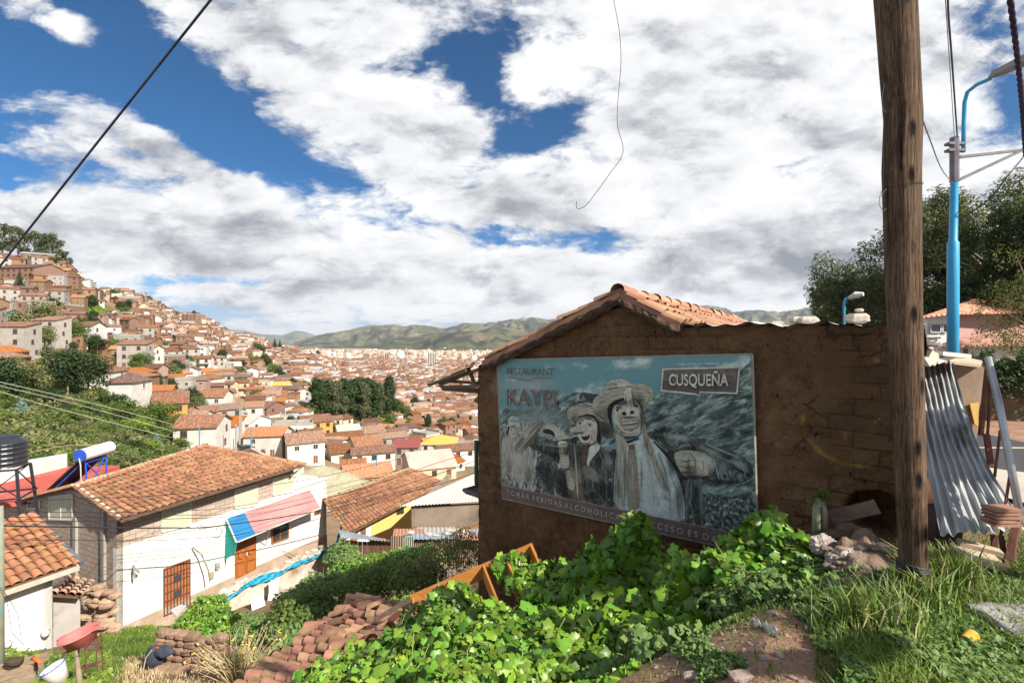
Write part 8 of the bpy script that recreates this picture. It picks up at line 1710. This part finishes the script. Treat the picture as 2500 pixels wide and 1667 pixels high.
def scatter(n, pxr, Yr, seed, fn):
    rng = random.Random(seed); out = []; a0, a1 = math.log(Yr[0]), math.log(Yr[1]); tries = 0
    while len(out) < n and tries < n*30:
        tries += 1; px = rng.uniform(*pxr); Y = math.exp(rng.uniform(a0, a1)); z = H(px, Y); py = CY-z/Y*F
        if rng.random() < fn(px, py, Y): out.append(((px-CX)/F*Y, Y, z-.01))
    return out
def patch(px, py, Y, s=1.6): return .5+1.1*noise.noise(Vector(((px-CX)/F*Y*s, Y*s, 4.2)))
def g_right(px, py, Y):
    if px > 2040: 
        d = (1.0 if py > 1455+max(0, (px-2300))*.1 or px < 2300 else .5)*max(.06, min(1, .25+1.5*patch(px, py, Y, 2.6)))
        if 2330 < px < 2440 and 1440 < py < 1500: d *= .15
        e_ = 2050+70*noise.noise(Vector((px*.02, py*.02, 0)))+.35*(1500-py); d *= max(0, min(1, (px-e_)/60)) if px < 2200 else 1
        return d if py > 1400 else .3
    if px > 1950 and py > 1560: return .35*(px > 1990)
    if 1560 < px < 2040 and 1445 < py < 1545: return max(0, patch(px, py, Y)-.25)*.8
    return .04
grass('grass', scatter(42000, (1560, 2620), (2.0, 4.6), 1, g_right), 1, .048, L_GRASS, .0036, .8)
grass('grass', scatter(8000, (2040, 2620), (2.0, 4.2), 2, lambda px, py, Y: (1. if py > 1440 else .4)*max(0, patch(px, py, Y, 2.2)+.1)), 2, .105, L_GRASS, .0042, .9)
cl = []
rnd = random.Random(4)
for cx, cy, n, s in ((2285, 3.25, 620, .085), (2310, 3.2, 420, .09), (2255, 2.95, 200, .08), (2150, 2.75, 260, .14), (2090, 2.75, 160, .12), (2340, 3.25, 160, .10)):
    for _ in range(n):
        x = (cx-CX)/F*cy+rnd.gauss(0, s); y = cy+rnd.gauss(0, s*.6)
        if (x-P(2230, 0, 3.1).x)**2+(y-3.1)**2 < .009: continue
        cl.append((x, y, HX(x, y)-.01))
grass('tall_grass', cl, 3, .27, L_GRASS, .006, .75); grass('dry_grass', cl[::9], 4, .26, L_DRY, .005, .7)
grass('grass', scatter(14000, (230, 560), (10.5, 19), 5, lambda px, py, Y: max(0, patch(px, py, Y, .9)+.35) if 1490 < py < 1605 and px-230 > (py-1500)*.2 else 0), 5, .16, L_GRASS, .012, .7)
grass('grass', scatter(9000, (-20, 300), (7.5, 13), 6, lambda px, py, Y: .9 if py > 1560 else .2), 6, .15, L_GRASS, .010, .7)
grass('dry_grass', scatter(5000, (230, 640), (8, 13), 7, lambda px, py, Y: max(0, patch(px, py, Y, 1.3)+.1) if py > 1560 else 0), 7, .10, L_DRY, .007, .9)
cover('weeds', 5000, (-20, 270), (7.5, 13), .35, .075, L_LIGHT, 91, lambda px, py, Y: py > 1560, VINE); cover('weeds', 2500, (250, 430), (12, 19), .3, .08, L_LIGHT, 92, lambda px, py, Y: 1480 < py < 1560, VINE)
cover('weeds', 7000, (1930, 2560), (2.1, 3.6), .10, .034, L_MALLOW, 93, lambda px, py, Y: patch(px, py, Y, 3) > .35 and (px > 2060 or py < 1480), VINE)
cover('weeds', 2200, (1640, 2060), (2.5, 3.8), .05, .026, L_MALLOW, 94, lambda px, py, Y: patch(px, py, Y, 2.4) > .62, VINE)
for i, (px, py, n, h) in enumerate(((1700, 1505, 130, .20), (1742, 1490, 40, .12))):
    Y = hit(px, py, 2); c = G(px, Y); grass('grass_tuft', [(c.x+rnd.gauss(0, .05), c.y+rnd.gauss(0, .04), c.z-.01) for _ in range(n)], 20+i, h, L_DRY if i else L_GRASS, .005, .9)
# ---------------------------------------------------------------- small things on the ground, right
rnd = random.Random(31)
def ground_pt(px, py, Ymin=1.6): Y = hit(px, py, Ymin); return G(px, Y)
PEB = mat('pebble_stone', (.34, .26, .22), (.24, .18, .15), 14, bump=.5, bscale=50, island=.2)
SPEC = [(1812, 1658, .09, 'large reddish-brown stone on the path near the bottom edge'), (1690, 1655, .07, 'whitish stone at the foot of the mallow, bottom edge'), (1735, 1648, .06, 'brown pointed stone right of the whitish one'), (2020, 1480, .04, 'pale oval pebble on the path left of the pole'), (1840, 1492, .035, 'brown chip of tile at the upper edge of the path'), (1898, 1655, .025, 'small round pebble right of the large reddish stone'), (1935, 1655, .028, 'grey pebble near the bottom edge, left of the grass'), (1865, 1608, .04, 'flat dark stone in the shaded part of the path'), (1905, 1602, .045, 'flat reddish stone in the shaded part of the path'), (1885, 1500, .05, 'flat pale stone in the path by the grass patch')]
for px, py, s, lb in SPEC:
    mb = MB(); p = ground_pt(px, py); lump(mb, p+Vector((0, 0, s*.15)), (s*1.3, s*.9, s*.5), rnd, Matrix.Rotation(rnd.uniform(0, 3), 3, 'Z')); setp(mb.build('stone', PEB, origin=p, smooth=False), lb, 'stone', 'stones on the path')
mb = MB()
for i in range(420):
    px = rnd.uniform(1600, 2080); py = rnd.uniform(1450, 1690); p = ground_pt(px, py); s = rnd.uniform(.006, .018); lump(mb, p, (s*1.3, s, s*.7), rnd)
setp(mb.build('gravel', PEB), kind='stuff')
mb = MB(); a, b = ground_pt(1840, 1528), ground_pt(1905, 1555)
mb.grid(lambda u, v: a.lerp(b, u)+Vector((0, (v-.5)*.07, .015+.02*math.sin(u*9)*math.cos(v*7)+.02*math.sin(v*3.1)+.01*math.sin(u*31))), 24, 8); setp(mb.build('plastic_bag', mat('pale_plastic_bag', (.66, .62, .55), (.50, .46, .40), 6, rough=.4), smooth=True, origin=a), 'pale crumpled plastic bag lying on the path', 'plastic bag')
# sacks and rubbish heap beside the hut
SK = mat('woven_sack_cloth', (.50, .45, .40), (.26, .21, .17), 9, rough=.8, bump=.5, bscale=60)
def sack(px, py, Y, r, lb, seed, m=SK, nm='sack', cat='sack', squash=(1, .8, .9)):
    c = P(px, py, Y); o = MB()
    def f(u, v):
        a = u*2*math.pi; t = v*math.pi; q = Vector((math.sin(t)*math.cos(a)*squash[0], math.sin(t)*math.sin(a)*squash[1], -math.cos(t)*squash[2])); k = 1+.30*noise.noise(q*1.7+Vector((seed, 0, 0)))-.34*abs(noise.noise(q*2.6+Vector((seed, 3, 0))))-.16*abs(noise.noise(q*6+Vector((seed, 5, 0))))+.03*noise.noise(q*14)
        return c+q*r*k
    o.grid(f, 60, 36); return setp(o.build(nm, m, smooth=False, origin=c), lb, cat)
sack(2010, 1330, 4.1, .12, 'upper white sack leaning on the hut wall behind the vine', 1, squash=(1.1, .5, .8)); sack(2075, 1368, 3.85, .16, 'big slumped white sack in the rubbish beside the hut', 2, squash=(1.2, .7, .75)); sack(2130, 1405, 3.7, .13, 'flattened sack with folds in front of the rubbish heap', 3, squash=(1.3, .9, .55))
sack(2078, 1315, 4.35, .19, 'clump of dark brown earth on the rubbish heap', 4, mat('dark_clod', (.12, .075, .05), (.2, .13, .09), 9, bump=1, bscale=30, bdist=.03), 'earth_clod', 'earth clod', (1.1, .8, .7)); sack(2135, 1350, 4.0, .09, 'crumpled bright yellow plastic on the rubbish heap', 5, mat('yellow_plastic', (.62, .38, .03), (.45, .28, .05), 6, rough=.4), 'yellow_plastic', 'plastic sheet', (1.3, .8, .9)); sack(2150, 1380, 3.85, .08, 'paler yellow bag lower on the rubbish heap', 6, mat('pale_yellow_plastic', (.60, .45, .15), (.4, .3, .12), 6, rough=.5), 'yellow_plastic', 'plastic sheet', (1.1, .8, .6))
mb = MB(); mb.beam(P(2030, 1262, 4.6), P(2140, 1236, 4.25), .03, .12); setp(mb.build('board', mat('dark_plank', (.12, .08, .06), (.20, .14, .10), 3, stretch=(2, 2, 8)), origin=P(2030, 1262, 4.6)), 'dark plank propped in the hollow at the foot of the hut wall', 'board')
mb = MB(); 
for i in range(60):
    px = rnd.uniform(2010, 2190); py = rnd.uniform(1330, 1440); p = P(px, py, rnd.uniform(3.7, 4.3)); p.z = max(p.z, HX(p.x, p.y)); s = rnd.uniform(.03, .09); lump(mb, p, (s*1.3, s, s*.6), rnd)
def heapf(u, v):
    px = 1985+230*u; Y = 4.75-1.3*v; g = G(px, Y); hh = .42*math.sin(math.pi*min(1, u*1.05+.0))*math.sin(math.pi*min(1, .15+v*.85)); return g+Vector((0, 0, hh*(1+.4*noise.noise(Vector((u*5, v*5, 3))))-.03))
mb.grid(heapf, 26, 20); setp(mb.build('rubbish_heap', mat('heap_earth', (.15, .10, .07), (.28, .21, .16), 5, bump=1, bscale=20, bdist=.03), smooth=False, origin=P(2080, 1380, 4.1)), 'earth and rubble heap between the vine and the wooden pole', 'rubbish heap')
# slab, bottle in the grass
mb = MB(); c = ground_pt(2492, 1540); mb.grid(lambda u, v: c+Vector(((u-.35)*.46, (v-.4)*.34, (.06+.02*noise.noise(Vector((u*3, v*3, 2)))+.012*noise.noise(Vector((u*11, v*11, 2))) if .02 < u < .98 and .02 < v < .98 else -.03))), 20, 16); setp(mb.build('cement_sack', mat('grey_hardened_cement', (.40, .37, .36), (.28, .26, .25), 6, bump=.6, bscale=40), smooth=True, origin=c), 'pinkish-grey hardened cement slab in the grass at the right edge', 'cement slab')
bt = thing('bottle', 'green plastic bottle with an orange label lying in the grass', 'bottle', ground_pt(2375, 1572)); c = Vector(bt.location)+Vector((0, 0, .05)); d = Vector((.75, .42, .12)).normalized(); R_ = frameR(Vector((0, 0, 1)).cross(d), d)
mb = MB(); mb.lathe(c-d*.10, [(.01, 0), (.028, .004), (.03, .02), (.03, .11), (.022, .135), (.010, .155), (.010, .175)], 16, R=R_); mb.build('body', mat('dark_green_plastic', (.01, .05, .025), (.02, .08, .04), 3, rough=.15, spec=.6), bt, smooth=True)
mb = MB(); mb.lathe(c-d*.085, [(.0312, 0), (.0312, .085)], 16, R=R_, cap=False); o = mb.build('bottle_label', mat('orange_label', (.72, .30, .03), (.62, .40, .06), 14), bt, smooth=True)
mb = MB(); e_ = c-d*.05+Vector((-.01, -.030, .012)); mb.lathe(e_, [(.002, 0), (.016, 0), (.016, .004), (.002, .005)], 14, R=frameR(d, (-.2, -.9, .4))); mb.build('badge', mat('green_badge', (.05, .28, .08), (.32, .08, .08), 60), o, smooth=True)
mb = MB(); mb.lathe(c+d*.072, [(.012, 0), (.012, .016)], 12, R=R_); mb.build('cap', BLK, bt)

# ---------------------------------------------------------------- lower left garden
MBR = MB(); rnd = random.Random(17)
for j in range(5):
    n = 8-j//2
    for i in range(n):
        px = 388+i*24+rnd.uniform(-4, 4)+j*3; Y = 11.4-i*.05; g = G(px, Y); 
        if j > 3 and 3 < i: continue
        s = rnd.uniform(.9, 1.2); lump(MBR, g+Vector((0, 0, .10+j*.175)), (.27*s, .2, .165*s), rnd, Matrix.Rotation(rnd.uniform(-.2, .2), 3, 'Z') @ Matrix.Rotation(rnd.uniform(-.12, .12), 3, 'Y'))
for i in range(9): g = G(rnd.uniform(385, 470), rnd.uniform(10.6, 11.2)); lump(MBR, g+Vector((0, 0, .05)), (.34, .24, .14), rnd)
setp(MBR.build('adobe_block_wall', mat('reddish_adobe_blocks', (.20, .12, .08), (.31, .20, .14), 4, bump=1, bscale=16, island=.2, bdist=.02), origin=G(440, 11.4)), 'low stack of rough reddish adobe blocks in the garden', 'block wall')
g = G(375, 10.9); NV = mat('charcoal_jacket_cloth', (.03, .035, .055), (.06, .065, .09), 6, rough=.9); jk = thing('jacket', 'dark jacket with an orange lining slung over the adobe blocks', 'jacket', g)
def fold(c, r, seed, m, nm, sq):
    o = MB()
    def f(u, v):
        a = u*2*math.pi; t = v*math.pi; q = Vector((math.sin(t)*math.cos(a)*sq[0], math.sin(t)*math.sin(a)*sq[1], -math.cos(t)*sq[2])); return c+q*r*(1+.25*noise.noise(q*2+Vector((seed, 0, 0)))+.12*noise.noise(q*6))
    o.grid(f, 30, 20); return o.build(nm, m, jk, smooth=True)
fold(g+Vector((0, 0, .28)), .21, 3, NV, 'body', (.95, .7, 1.15)); fold(g+Vector((.24, -.02, .42)), .17, 5, NV, 'hood', (1.2, .8, .7)); fold(g+Vector((.16, .0, .50)), .06, 7, mat('orange_lining', (.62, .10, .04), (.5, .08, .03), 5), 'lining', (2.0, .8, .35))
mb = MB(); mb.tube([g+Vector((-.10, -.17, .12)), g+Vector((-.04, -.18, .38)), g+Vector((.08, -.16, .54))], .010, 5); mb.build('piping', W_WHITE, jk)
# pink basin on a rusty wire stand
bc = P(196, 1556, 8.4); BP = mat('pink_red_plastic', (.56, .13, .12), (.62, .20, .18), 2, rough=.45, stain=((.62, .04, .03), 6, .60, .6)); bs = thing('basin', 'large faded pink plastic basin with two handles tilted on a wire stand', 'basin', bc)
R_ = Matrix.Rotation(RAD(-16), 3, 'Y') @ Matrix.Rotation(RAD(6), 3, 'X')
mb = MB(); prof = [(.005, -.10), (.19, -.10), (.235, .06), (.275, .075), (.275, .085), (.262, .088), (.225, .07), (.18, -.085), (.005, -.088)]; mb.lathe(bc, prof, 36, R=R_, sx=1.12); mb.build('bowl', BP, bs, smooth=True)
for sx in (-1, 1): mb = MB(); mb.prism([bc+R_ @ Vector((sx*x, y, .082)) for x, y in ((.27, -.10), (.36, -.05), (.375, 0), (.36, .05), (.27, .10))], R_ @ Vector((0, 0, .014))); mb.build('handle', BP, bs)
st = thing('wire_stand', 'bent rusty wire chair frame holding up the pink basin', 'stand', G(215, 8.3)); mb = MB(); q = bc
for dx, dy in ((-.18, -.12), (.2, -.14), (.22, .16), (-.16, .16)):
    a = q+Vector((dx, dy, -.10+dx*.4)); b = Vector((a.x+dx*.3, a.y, HX(a.x, a.y)-.05)); mb.tube([a, b], .010, 6)
mb.tube([q+Vector((-.18, -.12, -.2)), q+Vector((.2, -.14, -.06)), q+Vector((.22, .16, -.06)), q+Vector((-.16, .16, -.2)), q+Vector((-.18, -.12, -.2))], .010, 6); mb.tube([q+Vector((.22, -.14, -.10)), q+Vector((.30, -.16, .0)), q+Vector((.36, -.1, -.05)), q+Vector((.38, -.1, -.5))], .010, 6); mb.beam(q+Vector((.05, -.1, -.46)), q+Vector((.40, -.1, -.38)), .12, .02); mb.build('frame', RUST, st)
# bucket, planks, post
bk = thing('bucket', 'white enamel bucket with a blue rim full of washing', 'bucket', P(126, 1668, 6.6)); c = P(130, 1632, 6.6); R_ = Matrix.Rotation(RAD(-22), 3, 'Y') @ Matrix.Rotation(RAD(10), 3, 'X')
mb = MB(); mb.lathe(c, [(.09, -.20), (.115, -.08), (.14, .02), (.14, .03), (.13, .03), (.10, -.10), (.005, -.11)], 28, R=R_); mb.build('body', M_FRAMEW, bk, smooth=True)
mb = MB(); mb.lathe(c, [(.137, .025), (.146, .027), (.146, .036), (.137, .036)], 28, R=R_, cap=False); mb.build('rim', BLU, bk)
mb = MB(); [lump(mb, c+Vector((rnd.uniform(-.05, .05), rnd.uniform(-.05, .05), -.02)), (.09, .08, .06), rnd) for _ in range(5)]; mb.build('washing', W_WHITE, bk, smooth=True)
PLK = mat('grey_brown_old_planks', (.22, .16, .10), (.38, .29, .20), 4, stretch=(2, 2, 8), bump=.4, bscale=30)
for i, (x0, y0, x1, y1, Y, lb) in enumerate(((-30, 1640, 118, 1600, 7.3, 'uppermost old plank behind the white bucket'), (-30, 1662, 105, 1622, 7.0, 'second old plank of the rough bench at the lower left'), (-30, 1690, 86, 1648, 6.7, 'lowest old plank of the rough bench at the lower left corner'))):
    mb = MB(); mb.beam(P(x0, y0, Y), P(x1, y1, Y+.2), .05, .11); setp(mb.build('plank', PLK, origin=P(x0, y0, Y)), lb, 'plank', 'old planks of the bench')
mb = MB(); mb.tube([P(186, 1588, 7.2), P(192, 1640, 7.1), P(202, 1740, 7.0)], [.018, .035, .04], 7); mb.beam(P(176, 1606, 7.2), P(190, 1598, 7.15), .02, .02); setp(mb.build('wooden_post', M_BARK, origin=P(202, 1740, 7.0), smooth=True), 'forked weathered wooden post in front of the pink basin', 'post')
tp_ = thing('tap', 'orange garden tap handle on a short dark pipe beside the planks', 'tap', P(88, 1640, 7.1)); mb = MB(); mb.tube([P(88, 1650, 7.1), P(88, 1612, 7.1)], .016, 7); mb.build('pipe', BLK, tp_); mb = MB(); mb.tube([P(80, 1606, 7.1), P(88, 1608, 7.08), P(98, 1618, 7.0)], [.03, .026, .016], 8); mb.build('tap_handle', mat('orange_plastic', (.75, .16, .02), (.65, .12, .02), 4, rough=.4), tp_, smooth=True)
mb = MB(); lump(mb, P(34, 1614, 7.3), (.22, .12, .10), rnd); setp(mb.build('plant_pot', mat('dark_pot_earth', (.05, .035, .025), (.08, .06, .04), 8), origin=P(34, 1614, 7.3)), 'dark clod of earth with seedlings on the plank bench', 'plant pot')
for px, py, r, lb in ((27, 1568, .10, 'round white dish hanging low on the small white house'), (118, 1540, .13, 'dented whitish bowl upturned on a post beside the small white house')):
    mb = MB(); c = onL(px, py, .15); mb.lathe(c, [(.01, 0), (r*.7, .02), (r, .09), (r, .10), (r*.6, .03)], 18, R=Matrix.Rotation(RAD(70), 3, 'X')); setp(mb.build('bowl', W_WHITE, origin=c, smooth=True), lb, 'bowl')
op = thing('utility_pole', 'old pole with peeling turquoise paint at the left edge', 'pole', P(2, 1640, 11)); mb = MB(); mb.tube([P(0, 1760, 11), P(1, 1400, 11), P(-1, 1235, 11)], [.075, .07, .065], 12); mb.build('shaft', mat('peeling_turquoise', (.16, .24, .20), (.34, .26, .15), 5, stain=((.12, .30, .30), 6, .5, .8), bump=.4), op, smooth=True)
mb = MB(); mb.tube([P(1, 1432, 10.9), P(14, 1450, 10.9), P(30, 1545, 11.2), P(60, 1575, 11.6)], .006, 4); mb.tube([P(1, 1432, 10.9), P(22, 1460, 10.9), P(44, 1500, 11.1), P(52, 1560, 11.6)], .006, 4); mb.build('hanging_wire', WIRE, op)

# ---------------------------------------------------------------- poles and wires
def wire(pts, r, label, m=WIRE, group=None, n=5):
    mb = MB(); P_ = [Vector(p) for p in pts]; sm = []
    for i in range(len(P_)-1):
        p0, p1, p2, p3 = P_[max(i-1, 0)], P_[i], P_[i+1], P_[min(i+2, len(P_)-1)]
        for k in range(6):
            t = k/6; sm.append(.5*((2*p1)+(p2-p0)*t+(2*p0-5*p1+4*p2-p3)*t*t+(3*p1-p0-3*p2+p3)*t**3))
    sm.append(P_[-1]); mb.tube(sm, r, n, cap=True); return setp(mb.build('cable', m, origin=P_[0], smooth=True), label, 'cable', group)
wire([P(-60, 735, 5.2), P(0, 650, 5.0), P(250, 333, 4.5), P(515, 0, 4.0), P(600, -110, 3.8)], .010, 'thick black cable crossing the sky at upper left', n=8)
wire([P(1492, -60, 4), P(1498, 0, 4), P(1511, 70, 4), P(1516, 150, 4), P(1508, 255, 4), P(1508, 310, 4), P(1521, 372, 4), P(1488, 425, 4), P(1452, 475, 4), P(1430, 502, 4), P(1412, 510, 4), P(1407, 503, 4), P(1408, 492, 4)], .0026, 'thin loose wire dangling with a hooked end in the middle of the sky')
rowL = [([(-40, 1226), (190, 1217), (420, 1206), (750, 1170), (1000, 1113)], .012, 'highest thin cable crossing in front of the near roof'), ([(-40, 1249), (150, 1250), (400, 1247), (640, 1225), (1000, 1140)], .010, 'second thin cable from the top in front of the near houses'), ([(-40, 1261), (190, 1262), (420, 1257), (640, 1240), (1000, 1150)], .010, 'third thin cable in front of the near houses'), ([(-40, 1282), (190, 1286), (400, 1288), (560, 1280), (850, 1232), (1080, 1172)], .022, 'thickest black cable in front of the near houses'), ([(-40, 1316), (190, 1318), (420, 1317), (640, 1296), (850, 1248)], .010, 'lowest thin cable in front of the near houses'), ([(-40, 1270), (190, 1272), (420, 1266), (640, 1251), (900, 1190)], .010, 'thin cable just above the thickest one')]
for pts, r, lb in rowL: wire([onF(x, y, 2.6) for x, y in pts], r, lb, group='cables in front of the near houses')
wire([onF(380, 1288, 2.5), onF(352, 1340, 1.8), onF(292, 1425, .4)], .006, 'slack thin wire slanting down the white wall')
wire([onF(552, 1270, .3), onF(540, 1300, .35), onF(528, 1290, .3), onF(545, 1275, .3), onF(548, 1290, .35), onF(526, 1312, .3), onF(486, 1278, .2)], .008, 'tangled loop of cable at the corner of the awning')
mb = MB(); mb.tube([onF(470, 1335, .1), onF(492, 1352, .4), onF(508, 1390, .5), onF(512, 1420, .5)], .03, 5); setp(mb.build('branch', M_BARK, origin=onF(508, 1390, .5)), 'bare bent branch standing against the white wall', 'branch')
for pts, lb in (([(-30, 924), (0, 932), (240, 988), (420, 1035)], 'upper pale wire over the left scrub slope'), ([(-30, 934), (0, 942), (200, 990), (420, 1052)], 'middle pale wire over the left scrub slope'), ([(-30, 948), (0, 956), (170, 1005), (420, 1068)], 'lower pale wire over the left scrub slope')):
    wire([P(x, y, 36+x*.02) for x, y in pts], .018, lb, mat('pale_wire', (.42, .40, .34), (.5, .48, .4), 5), 'pale wires over the scrub')
for (x, y0, y1, Y, lb) in ((570, 1100, 1070, 72, 'short blue pole left of the street foot'), (613, 1090, 1045, 72, 'blue pole beside the orange-roofed long building'), (487, 1085, 1040, 73, 'blue pole before the white house with the long roof'), (920, 1132, 1110, 80, 'blue pole among the roofs below the maroon one'), (162, 805, 778, 190, 'turquoise pole on the hillside')):
    mb = MB(); mb.tube([P(x, y0+8, Y), P(x, y1, Y)], .0012*Y, 7); setp(mb.build('pole', BPOLE, origin=P(x, y0+8, Y)), lb, 'pole')
for (x, y0, y1, Y, lb) in ((576, 1095, 1035, 74, 'pale concrete pole at the foot of the street'), (585, 1075, 995, 90, 'taller concrete pole farther up the street'), (589, 1060, 990, 100, 'thin concrete pole beside the taller one')):
    r = thing('utility_pole', lb, 'pole', P(x, y0+10, Y)); mb = MB(); mb.tube([P(x, y0+10, Y), P(x, y1, Y)], [.17, .11], 8); mb.build('shaft', M_CONC, r); mb = MB(); mb.beam(P(x-7, y1+6, Y), P(x+7, y1+6, Y), .1, .1); mb.build('crossarm', M_CONC, r)
for pts, lb, r in (([(2030, 1190, 9), (1165, 1118, 22), (1040, 1140, 27), (850, 1205, 27), (760, 1222, 26)], '', 0),):
    pass
for k, (pts, lb) in enumerate((([(1168, 1100), (1060, 1132), (940, 1175), (800, 1215)], 'upper cable sagging over the mossy tile roof'), ([(1168, 1122), (1060, 1160), (960, 1192), (830, 1228), (797, 1236)], 'middle cable sagging over the mossy tile roof'), ([(1168, 1150), (1080, 1180), (1000, 1200), (900, 1225), (800, 1250)], 'lower cable sagging over the mossy tile roof'))): wire([P(x, y, 22+k*.3) for x, y in pts], .014, lb, group='cables over the mossy roof')
wire([P(2328, -60, 6), P(2314, 0, 6.2), P(2324, 150, 7), P(2337, 335, 9.3)], .013, 'dark cable dropping to the top of the blue lamp post'); wire([P(2304, -60, 6), P(2308, 0, 6.2), P(2320, 180, 7.4), P(2330, 335, 9.3)], .006, 'thin grey cable beside the dark one at the blue lamp post', WIREG)
mb = MB(); A_ = P(2458, -60, 3.6); B_ = P(2503, 380, 5.5)
for s_ in (0, 1, 2): mb.tube([A_.lerp(B_, t/70)+Vector((math.cos(t*.9+s_*2.1)*.013, math.sin(t*.9+s_*2.1)*.013, 0))+Vector((.02*math.sin(t/70*3.1), 0, 0)) for t in range(71)], .010, 5)
setp(mb.build('cable', mat('violet_black_cable', (.025, .015, .035), (.04, .03, .06), 4), origin=A_), 'thick twisted cable hanging at the right edge of the sky', 'cable')
wire([P(2503, 378, 9.4), P(2460, 430, 9), P(2400, 500, 9.5), P(2290, 560, 11)], .012, 'dark cable slanting down from the bracket tip in front of the tree'); wire([P(2245, 272, 3.2), P(2270, 340, 4.5), P(2300, 415, 6.5), P(2326, 447, 9.3)], .006, 'grey stay wire from the wooden pole to the blue post', WIREG, n=6)

# the roadside tree outside the frame on the right, whose shade falls on the path and the vines
rng = np.random.default_rng(71); S_ = np.array(SUN); bl = []
for (px, py, rx, t) in ((1560, 1470, .50, 5.2), (1460, 1500, .46, 7.2), (1660, 1440, .36, 5.2), (1560, 1370, .46, 5.4), (1480, 1400, .44, 7.0), (1380, 1440, .36, 7.6), (1630, 1520, .26, 5.2), (1360, 1500, .3, 8.0), (1560, 1300, .3, 5.4), (1820, 1628, .09, 4.4), (1880, 1630, .09, 4.4), (1940, 1625, .10, 4.3), (2000, 1615, .11, 4.2), (2060, 1600, .12, 4.1), (1760, 1612, .07, 4.5), (2100, 1575, .10, 4.0), (2340, 1000, .24, 4.6), (2370, 1080, .24, 4.4), (2390, 1160, .18, 4.2)):
    Y = hit(px, py, 1.7, 7.0) if px < 2300 and py > 1440 else (5.6 if px < 2300 else 4.2); c = np.array(P(px, py, Y))+S_*t; bl.append((*c, rx, rx*.8, rx*.5))
p, d = blob_points(bl, 9500, rng, (.0, 1.05)); v, f = leaf_cloud(p, rng.normal(size=(9500, 3)), .12*rng.uniform(.6, 1.3, 9500), *QUAD, rng)
tc = (7.2, .8, -1.7); st_ = thing('roadside_tree', 'spreading roadside tree beyond the right edge, seen only by its shade', 'tree', tc); np_mesh('crown', v, f, L_MID, parent=st_)
mb = MB(); mb.tube([(7.2, .8, -1.9), (7.1, .8, .8), (6.4, 1.0, 2.2)], [.16, .12, .08], 8)
for b in bl[::3]: mb.tube([(6.6, .95, 1.8), ((6.6+b[0])/2, (1+b[1])/2, (2.2+b[2])/2+.2), b[:3]], [.04, .025, .01], 5)
mb.build('trunk', M_BARK, st_, smooth=True)

# ---------------------------------------------------------------- air
mb = MB(); mb.box((0, 6000, 400), (62000, 50000, 1040))
hm = bpy.data.materials.new('pale_air'); hm.use_nodes = True; t = hm.node_tree; t.nodes.clear(); N = NT(t)
pv = N.node('ShaderNodeVolumePrincipled'); pv.inputs['Color'].default_value = (.80, .88, 1.0, 1); pv.inputs['Density'].default_value = .000026; pv.inputs['Anisotropy'].default_value = .1
out = N.node('ShaderNodeOutputMaterial'); N.l.new(pv.outputs[0], out.inputs['Volume'])
hz_ = mb.build('haze', hm); setp(hz_, kind='stuff')
